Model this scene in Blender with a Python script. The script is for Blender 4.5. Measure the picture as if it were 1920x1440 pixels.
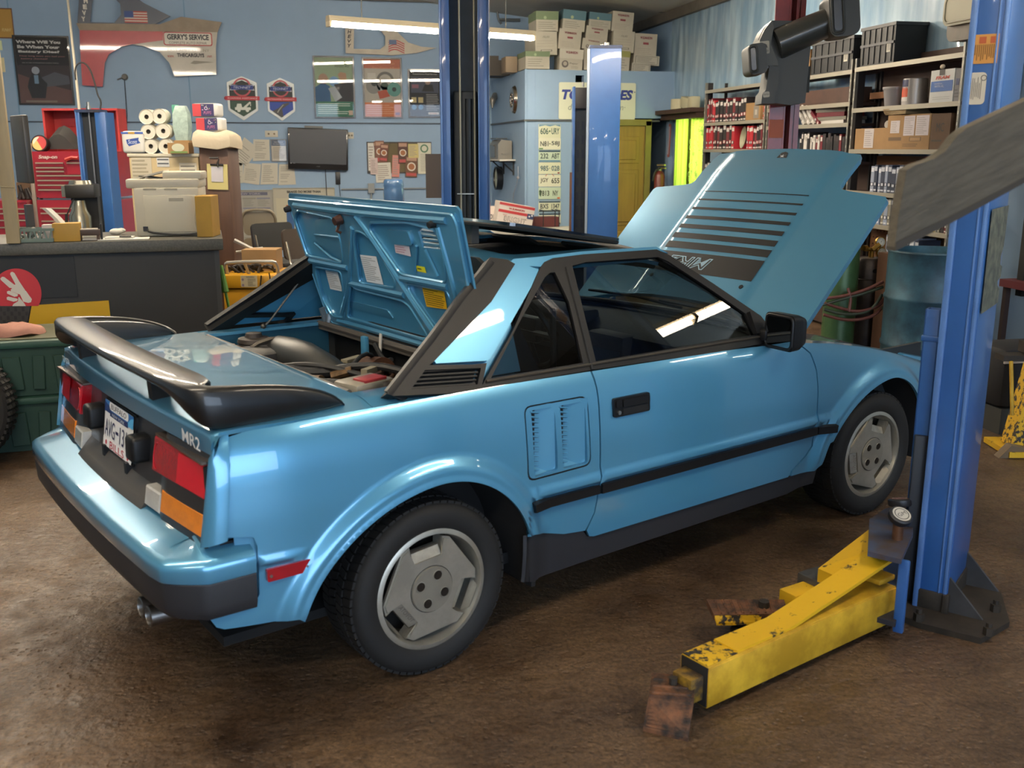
import bpy, bmesh, math, random
import numpy as np
from mathutils import Vector, Matrix
from mathutils.geometry import delaunay_2d_cdt
random.seed(7)
for _o in list(bpy.data.objects): bpy.data.objects.remove(_o, do_unlink=True)
SC = bpy.context.scene
COL = SC.collection
PI = math.pi
# ------------------------------------------------------------------ camera, world, sun-less daylight, exposure
# room frame: x along the back wall, y into the depth, z up; the car stands turned by CAR_YAW
CAR_YAW = math.radians(25.685)
CAM = Vector((0.011, -3.554, 1.610))
FPX = 1872.63
_yaw, _pit = math.radians(78.5304), math.radians(13.2732)
_fw = Vector((math.cos(_yaw)*math.cos(_pit), math.sin(_yaw)*math.cos(_pit), -math.sin(_pit)))
_rt = Vector((math.sin(_yaw), -math.cos(_yaw), 0)); _up = _rt.cross(_fw)
cd = bpy.data.cameras.new('camera'); cam = bpy.data.objects.new('camera', cd); COL.objects.link(cam)
cd.sensor_width = 36; cd.lens = FPX/1920*36; cd.clip_start = .05; cd.clip_end = 100
_m = Matrix((_rt, _up, -_fw)).transposed().to_4x4(); _m.translation = CAM
cam.matrix_world = _m; SC.camera = cam
cd.dof.use_dof = True; cd.dof.focus_distance = 5.2; cd.dof.aperture_fstop = 4.5
SC.view_settings.view_transform = 'Standard'; SC.view_settings.look = 'None'
SC.view_settings.gamma = 1; SC.view_settings.use_curve_mapping = False
SC.view_settings.exposure = 0.70
SC.cycles.use_denoising = True
SC.cycles.max_bounces = 7; SC.cycles.diffuse_bounces = 4; SC.cycles.glossy_bounces = 4; SC.cycles.transmission_bounces = 6
SC.cycles.sample_clamp_indirect = 6; SC.cycles.caustics_reflective = False; SC.cycles.caustics_refractive = False
W = bpy.data.worlds.new('world'); SC.world = W; W.use_nodes = True
W.node_tree.nodes['Background'].inputs[0].default_value = (.62, .78, 1, 1)
W.node_tree.nodes['Background'].inputs[1].default_value = 4.0
def area(name, loc, size, power, col=(1, .93, .82), rot=(0, 0, 0)):
    l = bpy.data.lights.new(name, 'AREA'); l.shape = 'RECTANGLE'; l.size, l.size_y = size; l.energy = power; l.color = col
    o = bpy.data.objects.new(name, l); o.location = loc; o.rotation_euler = rot; COL.objects.link(o); return o
TUBE_W = 70.0         # watts of one lamp's light
WARM = (1, .90, .74)

def ray(px, py):
    return _rt*((px-960)/FPX) - _up*((py-720)/FPX) + _fw
def at(px, py, ax, val):
    d = ray(px, py); i = 'xyz'.index(ax); return CAM + d*((val-CAM[i])/d[i])

# ------------------------------------------------------------------ materials
def hx(s):
    f = lambda c: c/12.92 if c <= .04045 else ((c+.055)/1.055)**2.4
    return tuple(f(int(s[i:i+2], 16)/255) for i in (0, 2, 4))
_MC = {}
def M(name, col='808080', rough=.5, metal=0, coat=0, bump=0, bscale=40, var=0, vscale=6, col2=None, emis=0, trans=0, alpha=1, spec=.5, stretch=None, sharp=None, dist=.01):
    if name in _MC: return _MC[name]
    m = bpy.data.materials.new(name); m.use_nodes = True; nt = m.node_tree; b = nt.nodes['Principled BSDF']
    c = hx(col)+(1,)
    b.inputs['Base Color'].default_value = c; b.inputs['Roughness'].default_value = rough; b.inputs['Metallic'].default_value = metal
    b.inputs['Coat Weight'].default_value = coat; b.inputs['Coat Roughness'].default_value = .04
    b.inputs['Specular IOR Level'].default_value = spec
    if trans: b.inputs['Transmission Weight'].default_value = trans
    if alpha < 1: b.inputs['Alpha'].default_value = alpha
    if emis: b.inputs['Emission Color'].default_value = c; b.inputs['Emission Strength'].default_value = emis
    vec = None
    if var or bump:
        tc = nt.nodes.new('ShaderNodeTexCoord'); mp = nt.nodes.new('ShaderNodeMapping'); nt.links.new(tc.outputs['Object'], mp.inputs[0])
        if stretch: mp.inputs['Scale'].default_value = stretch
        vec = mp.outputs[0]
    if var:
        n = nt.nodes.new('ShaderNodeTexNoise'); n.inputs['Scale'].default_value = vscale; n.inputs['Detail'].default_value = 6; n.inputs['Roughness'].default_value = .62
        nt.links.new(vec, n.inputs['Vector'])
        r = nt.nodes.new('ShaderNodeValToRGB'); r.color_ramp.elements[0].position, r.color_ramp.elements[1].position = sharp or (.38, .64)
        r.color_ramp.elements[0].color = tuple((hx(col2)[i] if col2 else c[i]*(1-var)) for i in range(3))+(1,); r.color_ramp.elements[1].color = c
        nt.links.new(n.outputs['Fac'], r.inputs[0]); nt.links.new(r.outputs[0], b.inputs['Base Color'])
    if bump:
        n = nt.nodes.new('ShaderNodeTexNoise'); n.inputs['Scale'].default_value = bscale; n.inputs['Detail'].default_value = 5
        nt.links.new(vec, n.inputs['Vector']); bp = nt.nodes.new('ShaderNodeBump'); bp.inputs['Strength'].default_value = bump; bp.inputs['Distance'].default_value = dist
        nt.links.new(n.outputs['Fac'], bp.inputs['Height']); nt.links.new(bp.outputs[0], b.inputs['Normal'])
    _MC[name] = m; return m
def ink(h): return M('ink_'+h, h, .55)
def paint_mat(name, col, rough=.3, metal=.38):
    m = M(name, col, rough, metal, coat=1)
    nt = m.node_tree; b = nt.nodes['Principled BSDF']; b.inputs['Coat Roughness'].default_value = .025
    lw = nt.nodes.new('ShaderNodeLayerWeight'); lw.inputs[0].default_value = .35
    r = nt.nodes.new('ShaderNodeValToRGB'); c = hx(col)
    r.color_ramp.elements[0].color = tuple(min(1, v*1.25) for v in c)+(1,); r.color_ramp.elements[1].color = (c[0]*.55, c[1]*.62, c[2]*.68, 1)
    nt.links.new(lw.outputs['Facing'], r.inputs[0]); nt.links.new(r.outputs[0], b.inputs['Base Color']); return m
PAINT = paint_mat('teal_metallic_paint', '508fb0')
PAINT_IN = M('inner_blue_paint', '4689ad', .35, .25, coat=.5)
BLK = M('satin_black_trim', '161617', .45, var=.2, vscale=3, spec=.32)
GLOSSBLK = M('gloss_black_paint', '0b0b0c', .42, coat=.45)
RUB = M('black_rubber', '141414', .7, bump=.15, bscale=60)
BUMPBLK = M('bumper_black_plastic', '262629', .55, bump=.05, bscale=300)
DARK = M('dark_void', '08090b', .8)
STEEL = M('bright_steel', 'b9b6ad', .3, 1)
def glass_mat(name, tint, refl=1.5):
    if name in _MC: return _MC[name]
    m = bpy.data.materials.new(name); m.use_nodes = True; nt = m.node_tree; nt.nodes.clear()
    o = nt.nodes.new('ShaderNodeOutputMaterial'); mx = nt.nodes.new('ShaderNodeMixShader'); t = nt.nodes.new('ShaderNodeBsdfTransparent'); g = nt.nodes.new('ShaderNodeBsdfGlossy'); f = nt.nodes.new('ShaderNodeFresnel')
    f.inputs[0].default_value = refl; t.inputs[0].default_value = (*tint, 1); g.inputs['Roughness'].default_value = .01
    nt.links.new(f.outputs[0], mx.inputs[0]); nt.links.new(t.outputs[0], mx.inputs[1]); nt.links.new(g.outputs[0], mx.inputs[2]); nt.links.new(mx.outputs[0], o.inputs[0])
    _MC[name] = m; return m
GLASS = glass_mat('car_glass', (.42, .47, .48)); GLASSD = glass_mat('dark_car_glass', (.3, .34, .36))

HOSE = M('hose_rubber', '1a1a1a', .55)
def link_obj(name, me, parent=None):
    o = bpy.data.objects.new(name, me); COL.objects.link(o)
    if parent is not None: o.parent = parent
    return o
def tag(o, label=None, cat=None, group=None, kind=None):
    if label: o['label'] = label
    if cat: o['category'] = cat
    if group: o['group'] = group
    if kind: o['kind'] = kind
    return o
def thing(name, label, cat, loc=(0, 0, 0), rz=0, group=None, mw=None):
    o = bpy.data.objects.new(name, None); COL.objects.link(o); o.empty_display_size = .1
    if mw is not None: o.matrix_world = mw
    else: o.location = loc; o.rotation_euler = (0, 0, rz)
    return tag(o, label, cat, group)
def struct(o): o['kind'] = 'structure'; return o
def copy_tree(o, parent=None):
    c = o.copy(); COL.objects.link(c)
    if parent is not None: c.parent = parent
    for ch in list(o.children): copy_tree(ch, c)
    return c

# ------------------------------------------------------------------ mesh builder
def rz(a): return Matrix.Rotation(a, 4, 'Z')
def T(x, y=0, z=0): return Matrix.Translation((x, y, z) if not hasattr(x, '__len__') else x)
def frame(o, u, v):
    u = Vector(u).normalized(); v = Vector(v); v = (v-u*v.dot(u)).normalized(); n = u.cross(v)
    m = Matrix((u, v, n)).transposed().to_4x4(); m.translation = Vector(o); return m
class MB:
    def __init__(s): s.bm = bmesh.new()
    def _mi(s, vs, mi):
        if mi:
            for f in {f for v in vs for f in v.link_faces}: f.material_index = mi
    def box(s, c, size, rot=None, bev=0, mi=0, seg=2, taper=1, tx=None):
        if isinstance(rot, (int, float)): rot = rz(rot)
        mm = T(c) @ (rot or Matrix()) @ Matrix.Diagonal((size[0], size[1], size[2], 1))
        vs = bmesh.ops.create_cube(s.bm, size=1)['verts']
        for v in vs:
            if v.co.z > 0: v.co.x *= (tx if tx is not None else taper); v.co.y *= taper
        bmesh.ops.transform(s.bm, matrix=mm, verts=vs)
        s._mi(vs, mi)
        if bev:
            es = list({e for v in vs for e in v.link_edges})
            r = bmesh.ops.bevel(s.bm, geom=es, offset=bev, segments=seg, affect='EDGES', profile=.5, clamp_overlap=True)
            if mi:
                for f in r['faces']: f.material_index = mi
        return s
    def cyl(s, p0, p1, r, r2=None, n=16, mi=0, caps=True):
        p0, p1 = Vector(p0), Vector(p1); d = p1-p0; L = d.length
        q = Vector((0, 0, 1)).rotation_difference(d).to_matrix().to_4x4()
        vs = bmesh.ops.create_cone(s.bm, cap_ends=caps, segments=n, radius1=r, radius2=r if r2 is None else r2, depth=L)['verts']
        bmesh.ops.transform(s.bm, matrix=T((p0+p1)/2) @ q, verts=vs); s._mi(vs, mi); return s
    def tube(s, pts, r, n=8, mi=0, closed=False, sm=0):
        pts = [Vector(p) for p in pts]
        for _ in range(sm):
            q = [pts[0]]
            for a, b in zip(pts, pts[1:]): q += [a*.75+b*.25, a*.25+b*.75]
            pts = q+[pts[-1]]
        N = len(pts); rings = []; up = None
        for i, p in enumerate(pts):
            a = pts[(i-1) % N] if (closed or i) else p; b = pts[(i+1) % N] if (closed or i < N-1) else p
            t = (b-a).normalized()
            if up is None: up = t.orthogonal().normalized()
            up = (up-t*up.dot(t)).normalized(); w = t.cross(up)
            rr = r[i] if hasattr(r, '__len__') else r
            rings.append([s.bm.verts.new(p+(up*math.cos(2*PI*k/n)+w*math.sin(2*PI*k/n))*rr) for k in range(n)])
        fs = []
        for i in range(N if closed else N-1):
            A, B = rings[i], rings[(i+1) % N]
            for k in range(n): fs.append(s.bm.faces.new((A[k], A[(k+1) % n], B[(k+1) % n], B[k])))
        if not closed: fs += [s.bm.faces.new(rings[0][::-1]), s.bm.faces.new(rings[-1])]
        for f in fs: f.material_index = mi
        return s
    def prism(s, pts, depth, m=None, mi=0, z0=0, mi2=None):
        m = m or Matrix()
        ar = sum(a[0]*b[1]-b[0]*a[1] for a, b in zip(pts, pts[1:]+pts[:1]))
        if ar < 0: pts = pts[::-1]
        A = [s.bm.verts.new(m @ Vector((p[0], p[1], z0))) for p in pts]; B = [s.bm.verts.new(m @ Vector((p[0], p[1], z0+depth))) for p in pts]
        fs = [s.bm.faces.new(A[::-1]), s.bm.faces.new(B)]; n = len(pts)
        fs += [s.bm.faces.new((A[i], A[(i+1) % n], B[(i+1) % n], B[i])) for i in range(n)]
        for f in fs: f.material_index = mi
        if mi2 is not None: fs[1].material_index = mi2
        return s
    def lathe(s, prof, m=None, n=32, mi=0, closed=False):
        m = m or Matrix(); rings = []
        for r, z in prof: rings.append([s.bm.verts.new(m @ Vector((max(r, 1e-5)*math.cos(2*PI*k/n), max(r, 1e-5)*math.sin(2*PI*k/n), z))) for k in range(n)])
        P = list(zip(rings, rings[1:]))+([(rings[-1], rings[0])] if closed else [])
        for A, B in P:
            for k in range(n): s.bm.faces.new((A[k], A[(k+1) % n], B[(k+1) % n], B[k])).material_index = mi
        return s
    def face(s, pts, mi=0):
        f = s.bm.faces.new([s.bm.verts.new(Vector(p)) for p in pts]); f.material_index = mi; return s
    def loft(s, secs, mi=0, caps=True, closed=True):
        R = [[s.bm.verts.new(Vector(p)) for p in q] for q in secs]; n = len(R[0])
        for A, B in zip(R, R[1:]):
            for k in range(n if closed else n-1): s.bm.faces.new((A[k], A[(k+1) % n], B[(k+1) % n], B[k])).material_index = mi
        if caps: s.bm.faces.new(R[0][::-1]).material_index = mi; s.bm.faces.new(R[-1]).material_index = mi
        return s
    def ball(s, c, r, mi=0, sc=(1, 1, 1), seg=14):
        vs = bmesh.ops.create_uvsphere(s.bm, u_segments=seg, v_segments=max(6, seg//2+2), radius=r)['verts']
        bmesh.ops.transform(s.bm, matrix=T(c) @ Matrix.Diagonal((*sc, 1)), verts=vs); s._mi(vs, mi); return s
    def obj(s, name, mats, parent=None, smooth=35, label=None, cat=None, group=None, kind=None, mw=None, fixn=True):
        if fixn: bmesh.ops.recalc_face_normals(s.bm, faces=s.bm.faces[:])
        me = bpy.data.meshes.new(name); s.bm.to_mesh(me); s.bm.free()
        for m in (mats if isinstance(mats, (list, tuple)) else [mats]): me.materials.append(m)
        if smooth and len(me.polygons):
            me.polygons.foreach_set('use_smooth', [True]*len(me.polygons)); me.set_sharp_from_angle(angle=math.radians(smooth))
        o = link_obj(name, me, parent)
        if mw is not None: o.matrix_world = mw
        return tag(o, label, cat, group, kind)
def rrect(x0, y0, x1, y1, r, n=4):
    out = []
    for cx, cy, a in ((x1-r, y1-r, 0), (x0+r, y1-r, 90), (x0+r, y0+r, 180), (x1-r, y0+r, 270)):
        out += [(cx+r*math.cos(math.radians(a+90*k/n)), cy+r*math.sin(math.radians(a+90*k/n))) for k in range(n+1)]
    return out
def ngon(cx, cy, r, n, a0=0): return [(cx+r*math.cos(a0+2*PI*k/n), cy+r*math.sin(a0+2*PI*k/n)) for k in range(n)]

# ------------------------------------------------------------------ flat print (posters, labels, lettering)
_TC = {}
def text_mesh(txt, shear=0, bold=0):
    k = (txt, shear, bold)
    if k not in _TC:
        c = bpy.data.curves.new('t', 'FONT'); c.body = txt; c.size = 1; c.align_x = 'CENTER'; c.align_y = 'CENTER'; c.shear = shear; c.offset = bold; c.resolution_u = 3
        o = bpy.data.objects.new('t', c); me = bpy.data.meshes.new_from_object(o)
        V = [tuple(v.co[:2]) for v in me.vertices]; Fs = [tuple(p.vertices) for p in me.polygons]
        bpy.data.objects.remove(o); bpy.data.curves.remove(c); bpy.data.meshes.remove(me)
        _TC[k] = (V, Fs)
    return _TC[k]
class Print:
    """flat printed layers in a frame: u right, v up, n towards the viewer"""
    def __init__(s, m, lift=.0008): s.m = m; s.V = []; s.F = []; s.I = []; s.mats = []; s.lift = lift
    def _i(s, c):
        m = c if not isinstance(c, str) else ink(c)
        if m not in s.mats: s.mats.append(m)
        return s.mats.index(m)
    def poly(s, pts, c, lv=1):
        ar = sum(a[0]*b[1]-b[0]*a[1] for a, b in zip(pts, pts[1:]+pts[:1]))
        if ar < 0: pts = pts[::-1]
        b = len(s.V); s.V += [s.m @ Vector((p[0], p[1], lv*s.lift)) for p in pts]; s.F.append(tuple(range(b, b+len(pts)))); s.I.append(s._i(c)); return s
    def rect(s, u0, v0, u1, v1, c, lv=1): return s.poly([(u0, v0), (u1, v0), (u1, v1), (u0, v1)], c, lv)
    def disc(s, u, v, r, c, lv=1, n=28, sx=1): return s.poly([(u+(p[0])*sx, v+p[1]) for p in ngon(0, 0, r, n)], c, lv)
    def ring(s, u, v, r, w, c, lv=1, n=28, a0=0, a1=2*PI):
        for k in range(n):
            a, b = a0+(a1-a0)*k/n, a0+(a1-a0)*(k+1)/n
            s.poly([(u+r*math.cos(a), v+r*math.sin(a)), (u+r*math.cos(b), v+r*math.sin(b)), (u+(r-w)*math.cos(b), v+(r-w)*math.sin(b)), (u+(r-w)*math.cos(a), v+(r-w)*math.sin(a))], c, lv)
        return s
    def text(s, t, u, v, h, c, lv=2, w=None, shear=0, bold=0, rot=0, sx=1):
        """h: cap height; w: fit to this width"""
        V, Fs = text_mesh(t, shear, bold)
        if not V: return s
        xs = [p[0] for p in V]; ys = [p[1] for p in V]; cx, cy = (min(xs)+max(xs))/2, (min(ys)+max(ys))/2
        k = h/max(max(ys)-min(ys), .01); kx = (w/(max(xs)-min(xs))) if w else k*sx; b = len(s.V); ca, sa = math.cos(rot), math.sin(rot)
        for x, y in V:
            x, y = (x-cx)*kx, (y-cy)*k; s.V.append(s.m @ Vector((u+x*ca-y*sa, v+x*sa+y*ca, lv*s.lift)))
        i = s._i(c)
        for f in Fs: s.F.append(tuple(b+q for q in f)); s.I.append(i)
        return s
    def lines(s, u0, v0, u1, v1, n, c, lv=2, fill=.5, seed=1):
        r = random.Random(seed); dv = (v1-v0)/n
        for k in range(n): s.rect(u0, v1-dv*(k+.5)-dv*fill/2, u0+(u1-u0)*r.uniform(.6, 1), v1-dv*(k+.5)+dv*fill/2, c, lv)
        return s
    def obj(s, name, parent=None, label=None, cat=None, group=None):
        me = bpy.data.meshes.new(name); me.from_pydata(s.V, [], s.F)
        for m in s.mats: me.materials.append(m)
        me.polygons.foreach_set('material_index', s.I); me.update()
        # face the frame's normal
        n = (s.m.to_3x3() @ Vector((0, 0, 1)))
        if len(me.polygons) and sum(p.normal.dot(n) for p in me.polygons) < 0: me.flip_normals()
        return tag(link_obj(name, me, parent), label, cat, group)
def dp(px, py, D): return CAM + ray(px, py)*D
YB, YO, XL, XR = 11.6, 9.2, 2.777, 4.75       # planes: back wall, office front, office side, right wall
WALLS = {'B': ('y', YB, (1, 0, 0)), 'O': ('y', YO, (1, 0, 0)), 'L': ('x', XL, (0, -1, 0)), 'R': ('x', XR, (0, -1, 0))}
def onwall(x0, y0, x1, y1, wall, off=0.0):
    """frame at the middle of a rectangle on a wall, with its width and height"""
    ax, v, u = WALLS[wall] if isinstance(wall, str) else wall
    a, b, c, d = [at(px, py, ax, v) for px, py in ((x0, y0), (x1, y0), (x1, y1), (x0, y1))]
    w = ((b-a).length+(c-d).length)/2; h = (abs(a.z-d.z)+abs(b.z-c.z))/2
    f = frame((a+b+c+d)/4, u, (0, 0, 1)); f.translation += f.to_3x3() @ Vector((0, 0, off)); return f, w, h
def inframe(f, px, py, wall):
    ax, v, u = WALLS[wall] if isinstance(wall, str) else wall
    q = f.inverted() @ at(px, py, ax, v); return (q.x, q.y)

# ------------------------------------------------------------------ curved sheet panels: a 2-D outline mapped through fn
def resample(poly, step):
    out = []
    for a, b in zip(poly, poly[1:]+poly[:1]):
        L = math.dist(a, b); n = max(1, int(math.ceil(L/step)))
        out += [(a[0]+(b[0]-a[0])*k/n, a[1]+(b[1]-a[1])*k/n) for k in range(n)]
    return out
def inpoly(P, poly):
    x, y = P[:, 0], P[:, 1]; ins = np.zeros(len(P), bool); q = np.array(poly); r = np.roll(q, -1, 0)
    for (x0, y0), (x1, y1) in zip(q, r):
        if y0 == y1: continue
        c = ((y0 > y) != (y1 > y)) & (x < (x1-x0)*(y-y0)/(y1-y0)+x0); ins ^= c
    return ins
def chaikin(p, n=1, closed=True):
    for _ in range(n):
        q = []
        for a, b in zip(p, p[1:]+p[:1] if closed else p[1:]): q += [(a[0]*.75+b[0]*.25, a[1]*.75+b[1]*.25), (a[0]*.25+b[0]*.75, a[1]*.25+b[1]*.75)]
        p = q if closed else [p[0]]+q+[p[-1]]
    return p
def rpoly(pts, r, n=4):
    """polygon with filleted corners; r one radius or one per corner"""
    out = []; N = len(pts)
    for i in range(N):
        p, a, b = Vector(pts[i]), Vector(pts[i-1]), Vector(pts[(i+1) % N]); ri = r[i] if hasattr(r, '__len__') else r
        ri = min(ri, (a-p).length*.45, (b-p).length*.45)
        if ri <= 0: out.append(tuple(p)); continue
        q0, q1 = p+(a-p).normalized()*ri, p+(b-p).normalized()*ri
        for k in range(n+1):
            t = k/n; out.append(tuple(q0*(1-t)**2+p*2*t*(1-t)+q1*t*t))
    return out
def patch(name, outline, fn, mat, parent=None, holes=(), step=.03, thick=.012, label=None, flip=False, back=True, mats=None, mfun=None, extra=()):
    """sheet metal: front skin fn(u, v), an edge turned in by thick, and a back skin"""
    loops = [resample(list(l), step) for l in [outline]+list(holes)]
    pts, edges = [], []
    for l in loops:
        b = len(pts); pts += l; edges += [(b+i, b+(i+1) % len(l)) for i in range(len(l))]
    nb = len(pts); B = np.array(pts)
    X = np.array(list(extra)) if len(extra) else np.zeros((0, 2))
    if len(X):
        kx = inpoly(X, loops[0])
        for h in loops[1:]: kx &= ~inpoly(X, h)
        X = X[kx]
        if len(X): X = X[np.min(np.linalg.norm(X[:, None]-B[None], axis=2), 1) > .006]
    lo, hi = B.min(0), B.max(0)
    gx, gy = np.meshgrid(np.arange(lo[0]+step/2, hi[0], step), np.arange(lo[1]+step/2, hi[1], step)); G = np.stack([gx.ravel(), gy.ravel()], 1)
    if len(G):
        k = inpoly(G, loops[0])
        for h in loops[1:]: k &= ~inpoly(G, h)
        G = G[k]
        if len(G):
            d = np.min(np.linalg.norm(G[:, None]-B[None], axis=2), 1); G = G[d > step*.45]
            if len(X) and len(G): G = G[np.min(np.linalg.norm(G[:, None]-X[None], axis=2), 1) > step*.55]
    allp = [Vector(p) for p in pts]+[Vector((float(g[0]), float(g[1]))) for g in list(X)+list(G)]
    V, _e, Fc, _a, _b, _c = delaunay_2d_cdt(allp, edges, [], 0, 1e-6)
    V2 = np.array([(v.x, v.y) for v in V]); cen = np.array([V2[list(f)].mean(0) for f in Fc])
    k = inpoly(cen, loops[0])
    for h in loops[1:]: k &= ~inpoly(cen, h)
    Fc = [f for f, q in zip(Fc, k) if q]
    e = 2e-3; P, N = [], []
    for x, y in V2:
        p = Vector(fn(x, y)); a = Vector(fn(x+e, y))-Vector(fn(x-e, y)); b = Vector(fn(x, y+e))-Vector(fn(x, y-e))
        n = a.cross(b).normalized(); P.append(p); N.append(-n if flip else n)
    if flip: Fc = [tuple(f[::-1]) for f in Fc]
    nv = len(P); verts = list(P); norms = list(N); faces = [tuple(f) for f in Fc]; mi = [0]*len(faces)
    if mfun: mi = [mfun(*V2[list(f)].mean(0)) for f in faces]
    # boundary edges in face order
    cnt = {}
    for f in faces:
        for i in range(len(f)):
            ed = (f[i], f[(i+1) % len(f)]); cnt[ed] = 1
    bd = [ed for ed in cnt if (ed[1], ed[0]) not in cnt]
    if thick:
        fr = {}; bk = {}
        for ed in bd:
            a, b = ed; t = (P[b]-P[a]).normalized(); o = t.cross((N[a]+N[b])/2).normalized()
            ids = []
            for v, dz in ((a, 0), (b, 0), (b, 1), (a, 1)):
                verts.append(P[v]-N[v]*thick*dz); norms.append(o); ids.append(len(verts)-1)
            faces.append((ids[1], ids[0], ids[3], ids[2])); mi.append(0)
        if back:
            off = len(verts)
            for p, n in zip(P, N): verts.append(p-n*thick); norms.append(-n)
            faces += [tuple(off+i for i in f[::-1]) for f in Fc]; mi += [0]*len(Fc)
    me = bpy.data.meshes.new(name); me.from_pydata([tuple(v) for v in verts], [], faces); me.update()
    for m in (mats or [mat]): me.materials.append(m)
    me.polygons.foreach_set('material_index', mi); me.polygons.foreach_set('use_smooth', [True]*len(me.polygons))
    me.normals_split_custom_set_from_vertices([tuple(n) for n in norms])
    o = link_obj(name, me, parent); o.shadow_terminator_geometry_offset = .3; o.shadow_terminator_normal_offset = .02
    if label: o['label'] = label
    return o
# ================================================================== THE ROOM
WALLM = M('blue_wall_paint', '8ea9c4', .55, bump=.03, bscale=30, var=.08, vscale=1.2)
def floor_mat():
    m = M('floor_concrete', '6c563f', .55, bump=.8, bscale=26, var=.45, vscale=1.6, col2='4a3828', dist=.012)
    nt = m.node_tree; b = nt.nodes['Principled BSDF']
    tc = nt.nodes.new('ShaderNodeTexCoord')
    def noise(sc, det, ro=.6):
        n = nt.nodes.new('ShaderNodeTexNoise'); n.inputs['Scale'].default_value = sc; n.inputs['Detail'].default_value = det; n.inputs['Roughness'].default_value = ro
        nt.links.new(tc.outputs['Object'], n.inputs['Vector']); return n
    def ramp(src, p0, p1, c0, c1):
        r = nt.nodes.new('ShaderNodeValToRGB'); r.color_ramp.elements[0].position = p0; r.color_ramp.elements[1].position = p1
        r.color_ramp.elements[0].color = (*c0, 1); r.color_ramp.elements[1].color = (*c1, 1); nt.links.new(src, r.inputs[0]); return r
    base = b.inputs['Base Color'].links[0].from_socket
    fine = ramp(noise(75, 8, .75).outputs['Fac'], .40, .62, (.30, .29, .28), (1.35, 1.28, 1.2))
    mul = nt.nodes.new('ShaderNodeMix'); mul.data_type = 'RGBA'; mul.blend_type = 'MULTIPLY'; mul.inputs[0].default_value = .75
    nt.links.new(base, mul.inputs['A']); nt.links.new(fine.outputs[0], mul.inputs['B'])
    st = ramp(noise(1.1, 9, .7).outputs['Fac'], .36, .44, (.35, .33, .32), (1, 1, 1))
    mu2 = nt.nodes.new('ShaderNodeMix'); mu2.data_type = 'RGBA'; mu2.blend_type = 'MULTIPLY'; mu2.inputs[0].default_value = .8
    nt.links.new(mul.outputs['Result'], mu2.inputs['A']); nt.links.new(st.outputs[0], mu2.inputs['B']); nt.links.new(mu2.outputs['Result'], b.inputs['Base Color'])
    rr = ramp(noise(9, 6).outputs['Fac'], .35, .7, (.38,)*3, (.72,)*3); nt.links.new(rr.outputs[0], b.inputs['Roughness'])
    v = nt.nodes.new('ShaderNodeTexVoronoi'); v.inputs['Scale'].default_value = 38; nt.links.new(tc.outputs['Object'], v.inputs['Vector'])
    pit = ramp(v.outputs['Distance'], .0, .32, (0, 0, 0), (1, 1, 1))
    msk = ramp(noise(5, 4).outputs['Fac'], .45, .6, (1, 1, 1), (0, 0, 0)); mx = nt.nodes.new('ShaderNodeMath'); mx.operation = 'MAXIMUM'; nt.links.new(pit.outputs[0], mx.inputs[0]); nt.links.new(msk.outputs[0], mx.inputs[1])
    bp = [n for n in nt.nodes if n.type == 'BUMP'][0]; b2 = nt.nodes.new('ShaderNodeBump'); b2.inputs['Strength'].default_value = .5; b2.inputs['Distance'].default_value = .012
    nt.links.new(mx.outputs[0], b2.inputs['Height']); nt.links.new(bp.outputs[0], b2.inputs['Normal']); nt.links.new(b2.outputs[0], b.inputs['Normal'])
    return m
fl = MB(); fl.box((-.3, 2.4, -.05), (11.4, 18.9, .1)); struct(fl.obj('floor', floor_mat()))
def wall(name, boxes, m=None):
    b = MB()
    for c, s in boxes: b.box(c, s)
    return struct(b.obj(name, m or WALLM))
wall('wall_back', [((-.6, YB+.1, 1.95), (11.0, .2, 3.9))]); wall('wall_left', [((-5.9, 2.4, 1.95), (.2, 18.6, 3.9))])
# office: a block standing out from the back wall
wall('wall_office', [((XL+.06, (YO+YB)/2+.003, 1.286), (.12, YB-YO-.006, 2.572)), ((XL+.12+.26, YO+.06, 1.286), (.52, .12, 2.572)), ((4.28, YO+.06, 2.28), (1.5, .12, .584)), ((4.86, YO+.06, 1.0), (.34, .12, 2.0)), ((3.9, (YO+YB)/2, 2.54), (2.15, YB-YO-.01, .06))])
# right wall with a window opening
y0, y1, z0, z1 = 7.98, 8.98, .95, 2.02
wall('wall_right', [((XR+.1, (-7+y0)/2, 1.95), (.2, y0+7, 3.9)), ((XR+.1, (y1+YB)/2, 1.95), (.2, YB-y1, 3.9)), ((XR+.1, (y0+y1)/2, z0/2), (.2, y1-y0, z0)), ((XR+.1, (y0+y1)/2, (z1+3.9)/2), (.2, y1-y0, 3.9-z1))])
# front wall behind the camera with a wide garage door opening on the right
wall('wall_front', [((-3.4, -7.0, 1.95), (5.2, .2, 3.9)), ((2.0, -7.0, 3.45), (5.6, .2, .9)), ((4.85, -7.0, 1.5), (.2, .2, 3.0))])
CEIL = M('ceiling_panel', 'c4c1b6', .8, var=.12, vscale=1.0)
b = MB(); b.face([(-6, -7, 3.85), (-6, YB, 3.85), (0, YB, 3.85), (0, -7, 3.85)]); b.face([(0, -7, 3.85), (0, YB, 3.85), (4.95, YB, 3.30), (4.95, -7, 3.30)])
r = bmesh.ops.extrude_face_region(b.bm, geom=b.bm.faces[:]); bmesh.ops.translate(b.bm, vec=(0, 0, .1), verts=[v for v in r['geom'] if isinstance(v, bmesh.types.BMVert)]); struct(b.obj('ceiling', CEIL, smooth=0))
b = MB(); b.box((XR-.03, 2.2, 3.27), (.10, 18.0, .12)); struct(b.obj('trim_1', M('wall_beam', '6e675c', .7, var=.2)))
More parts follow.
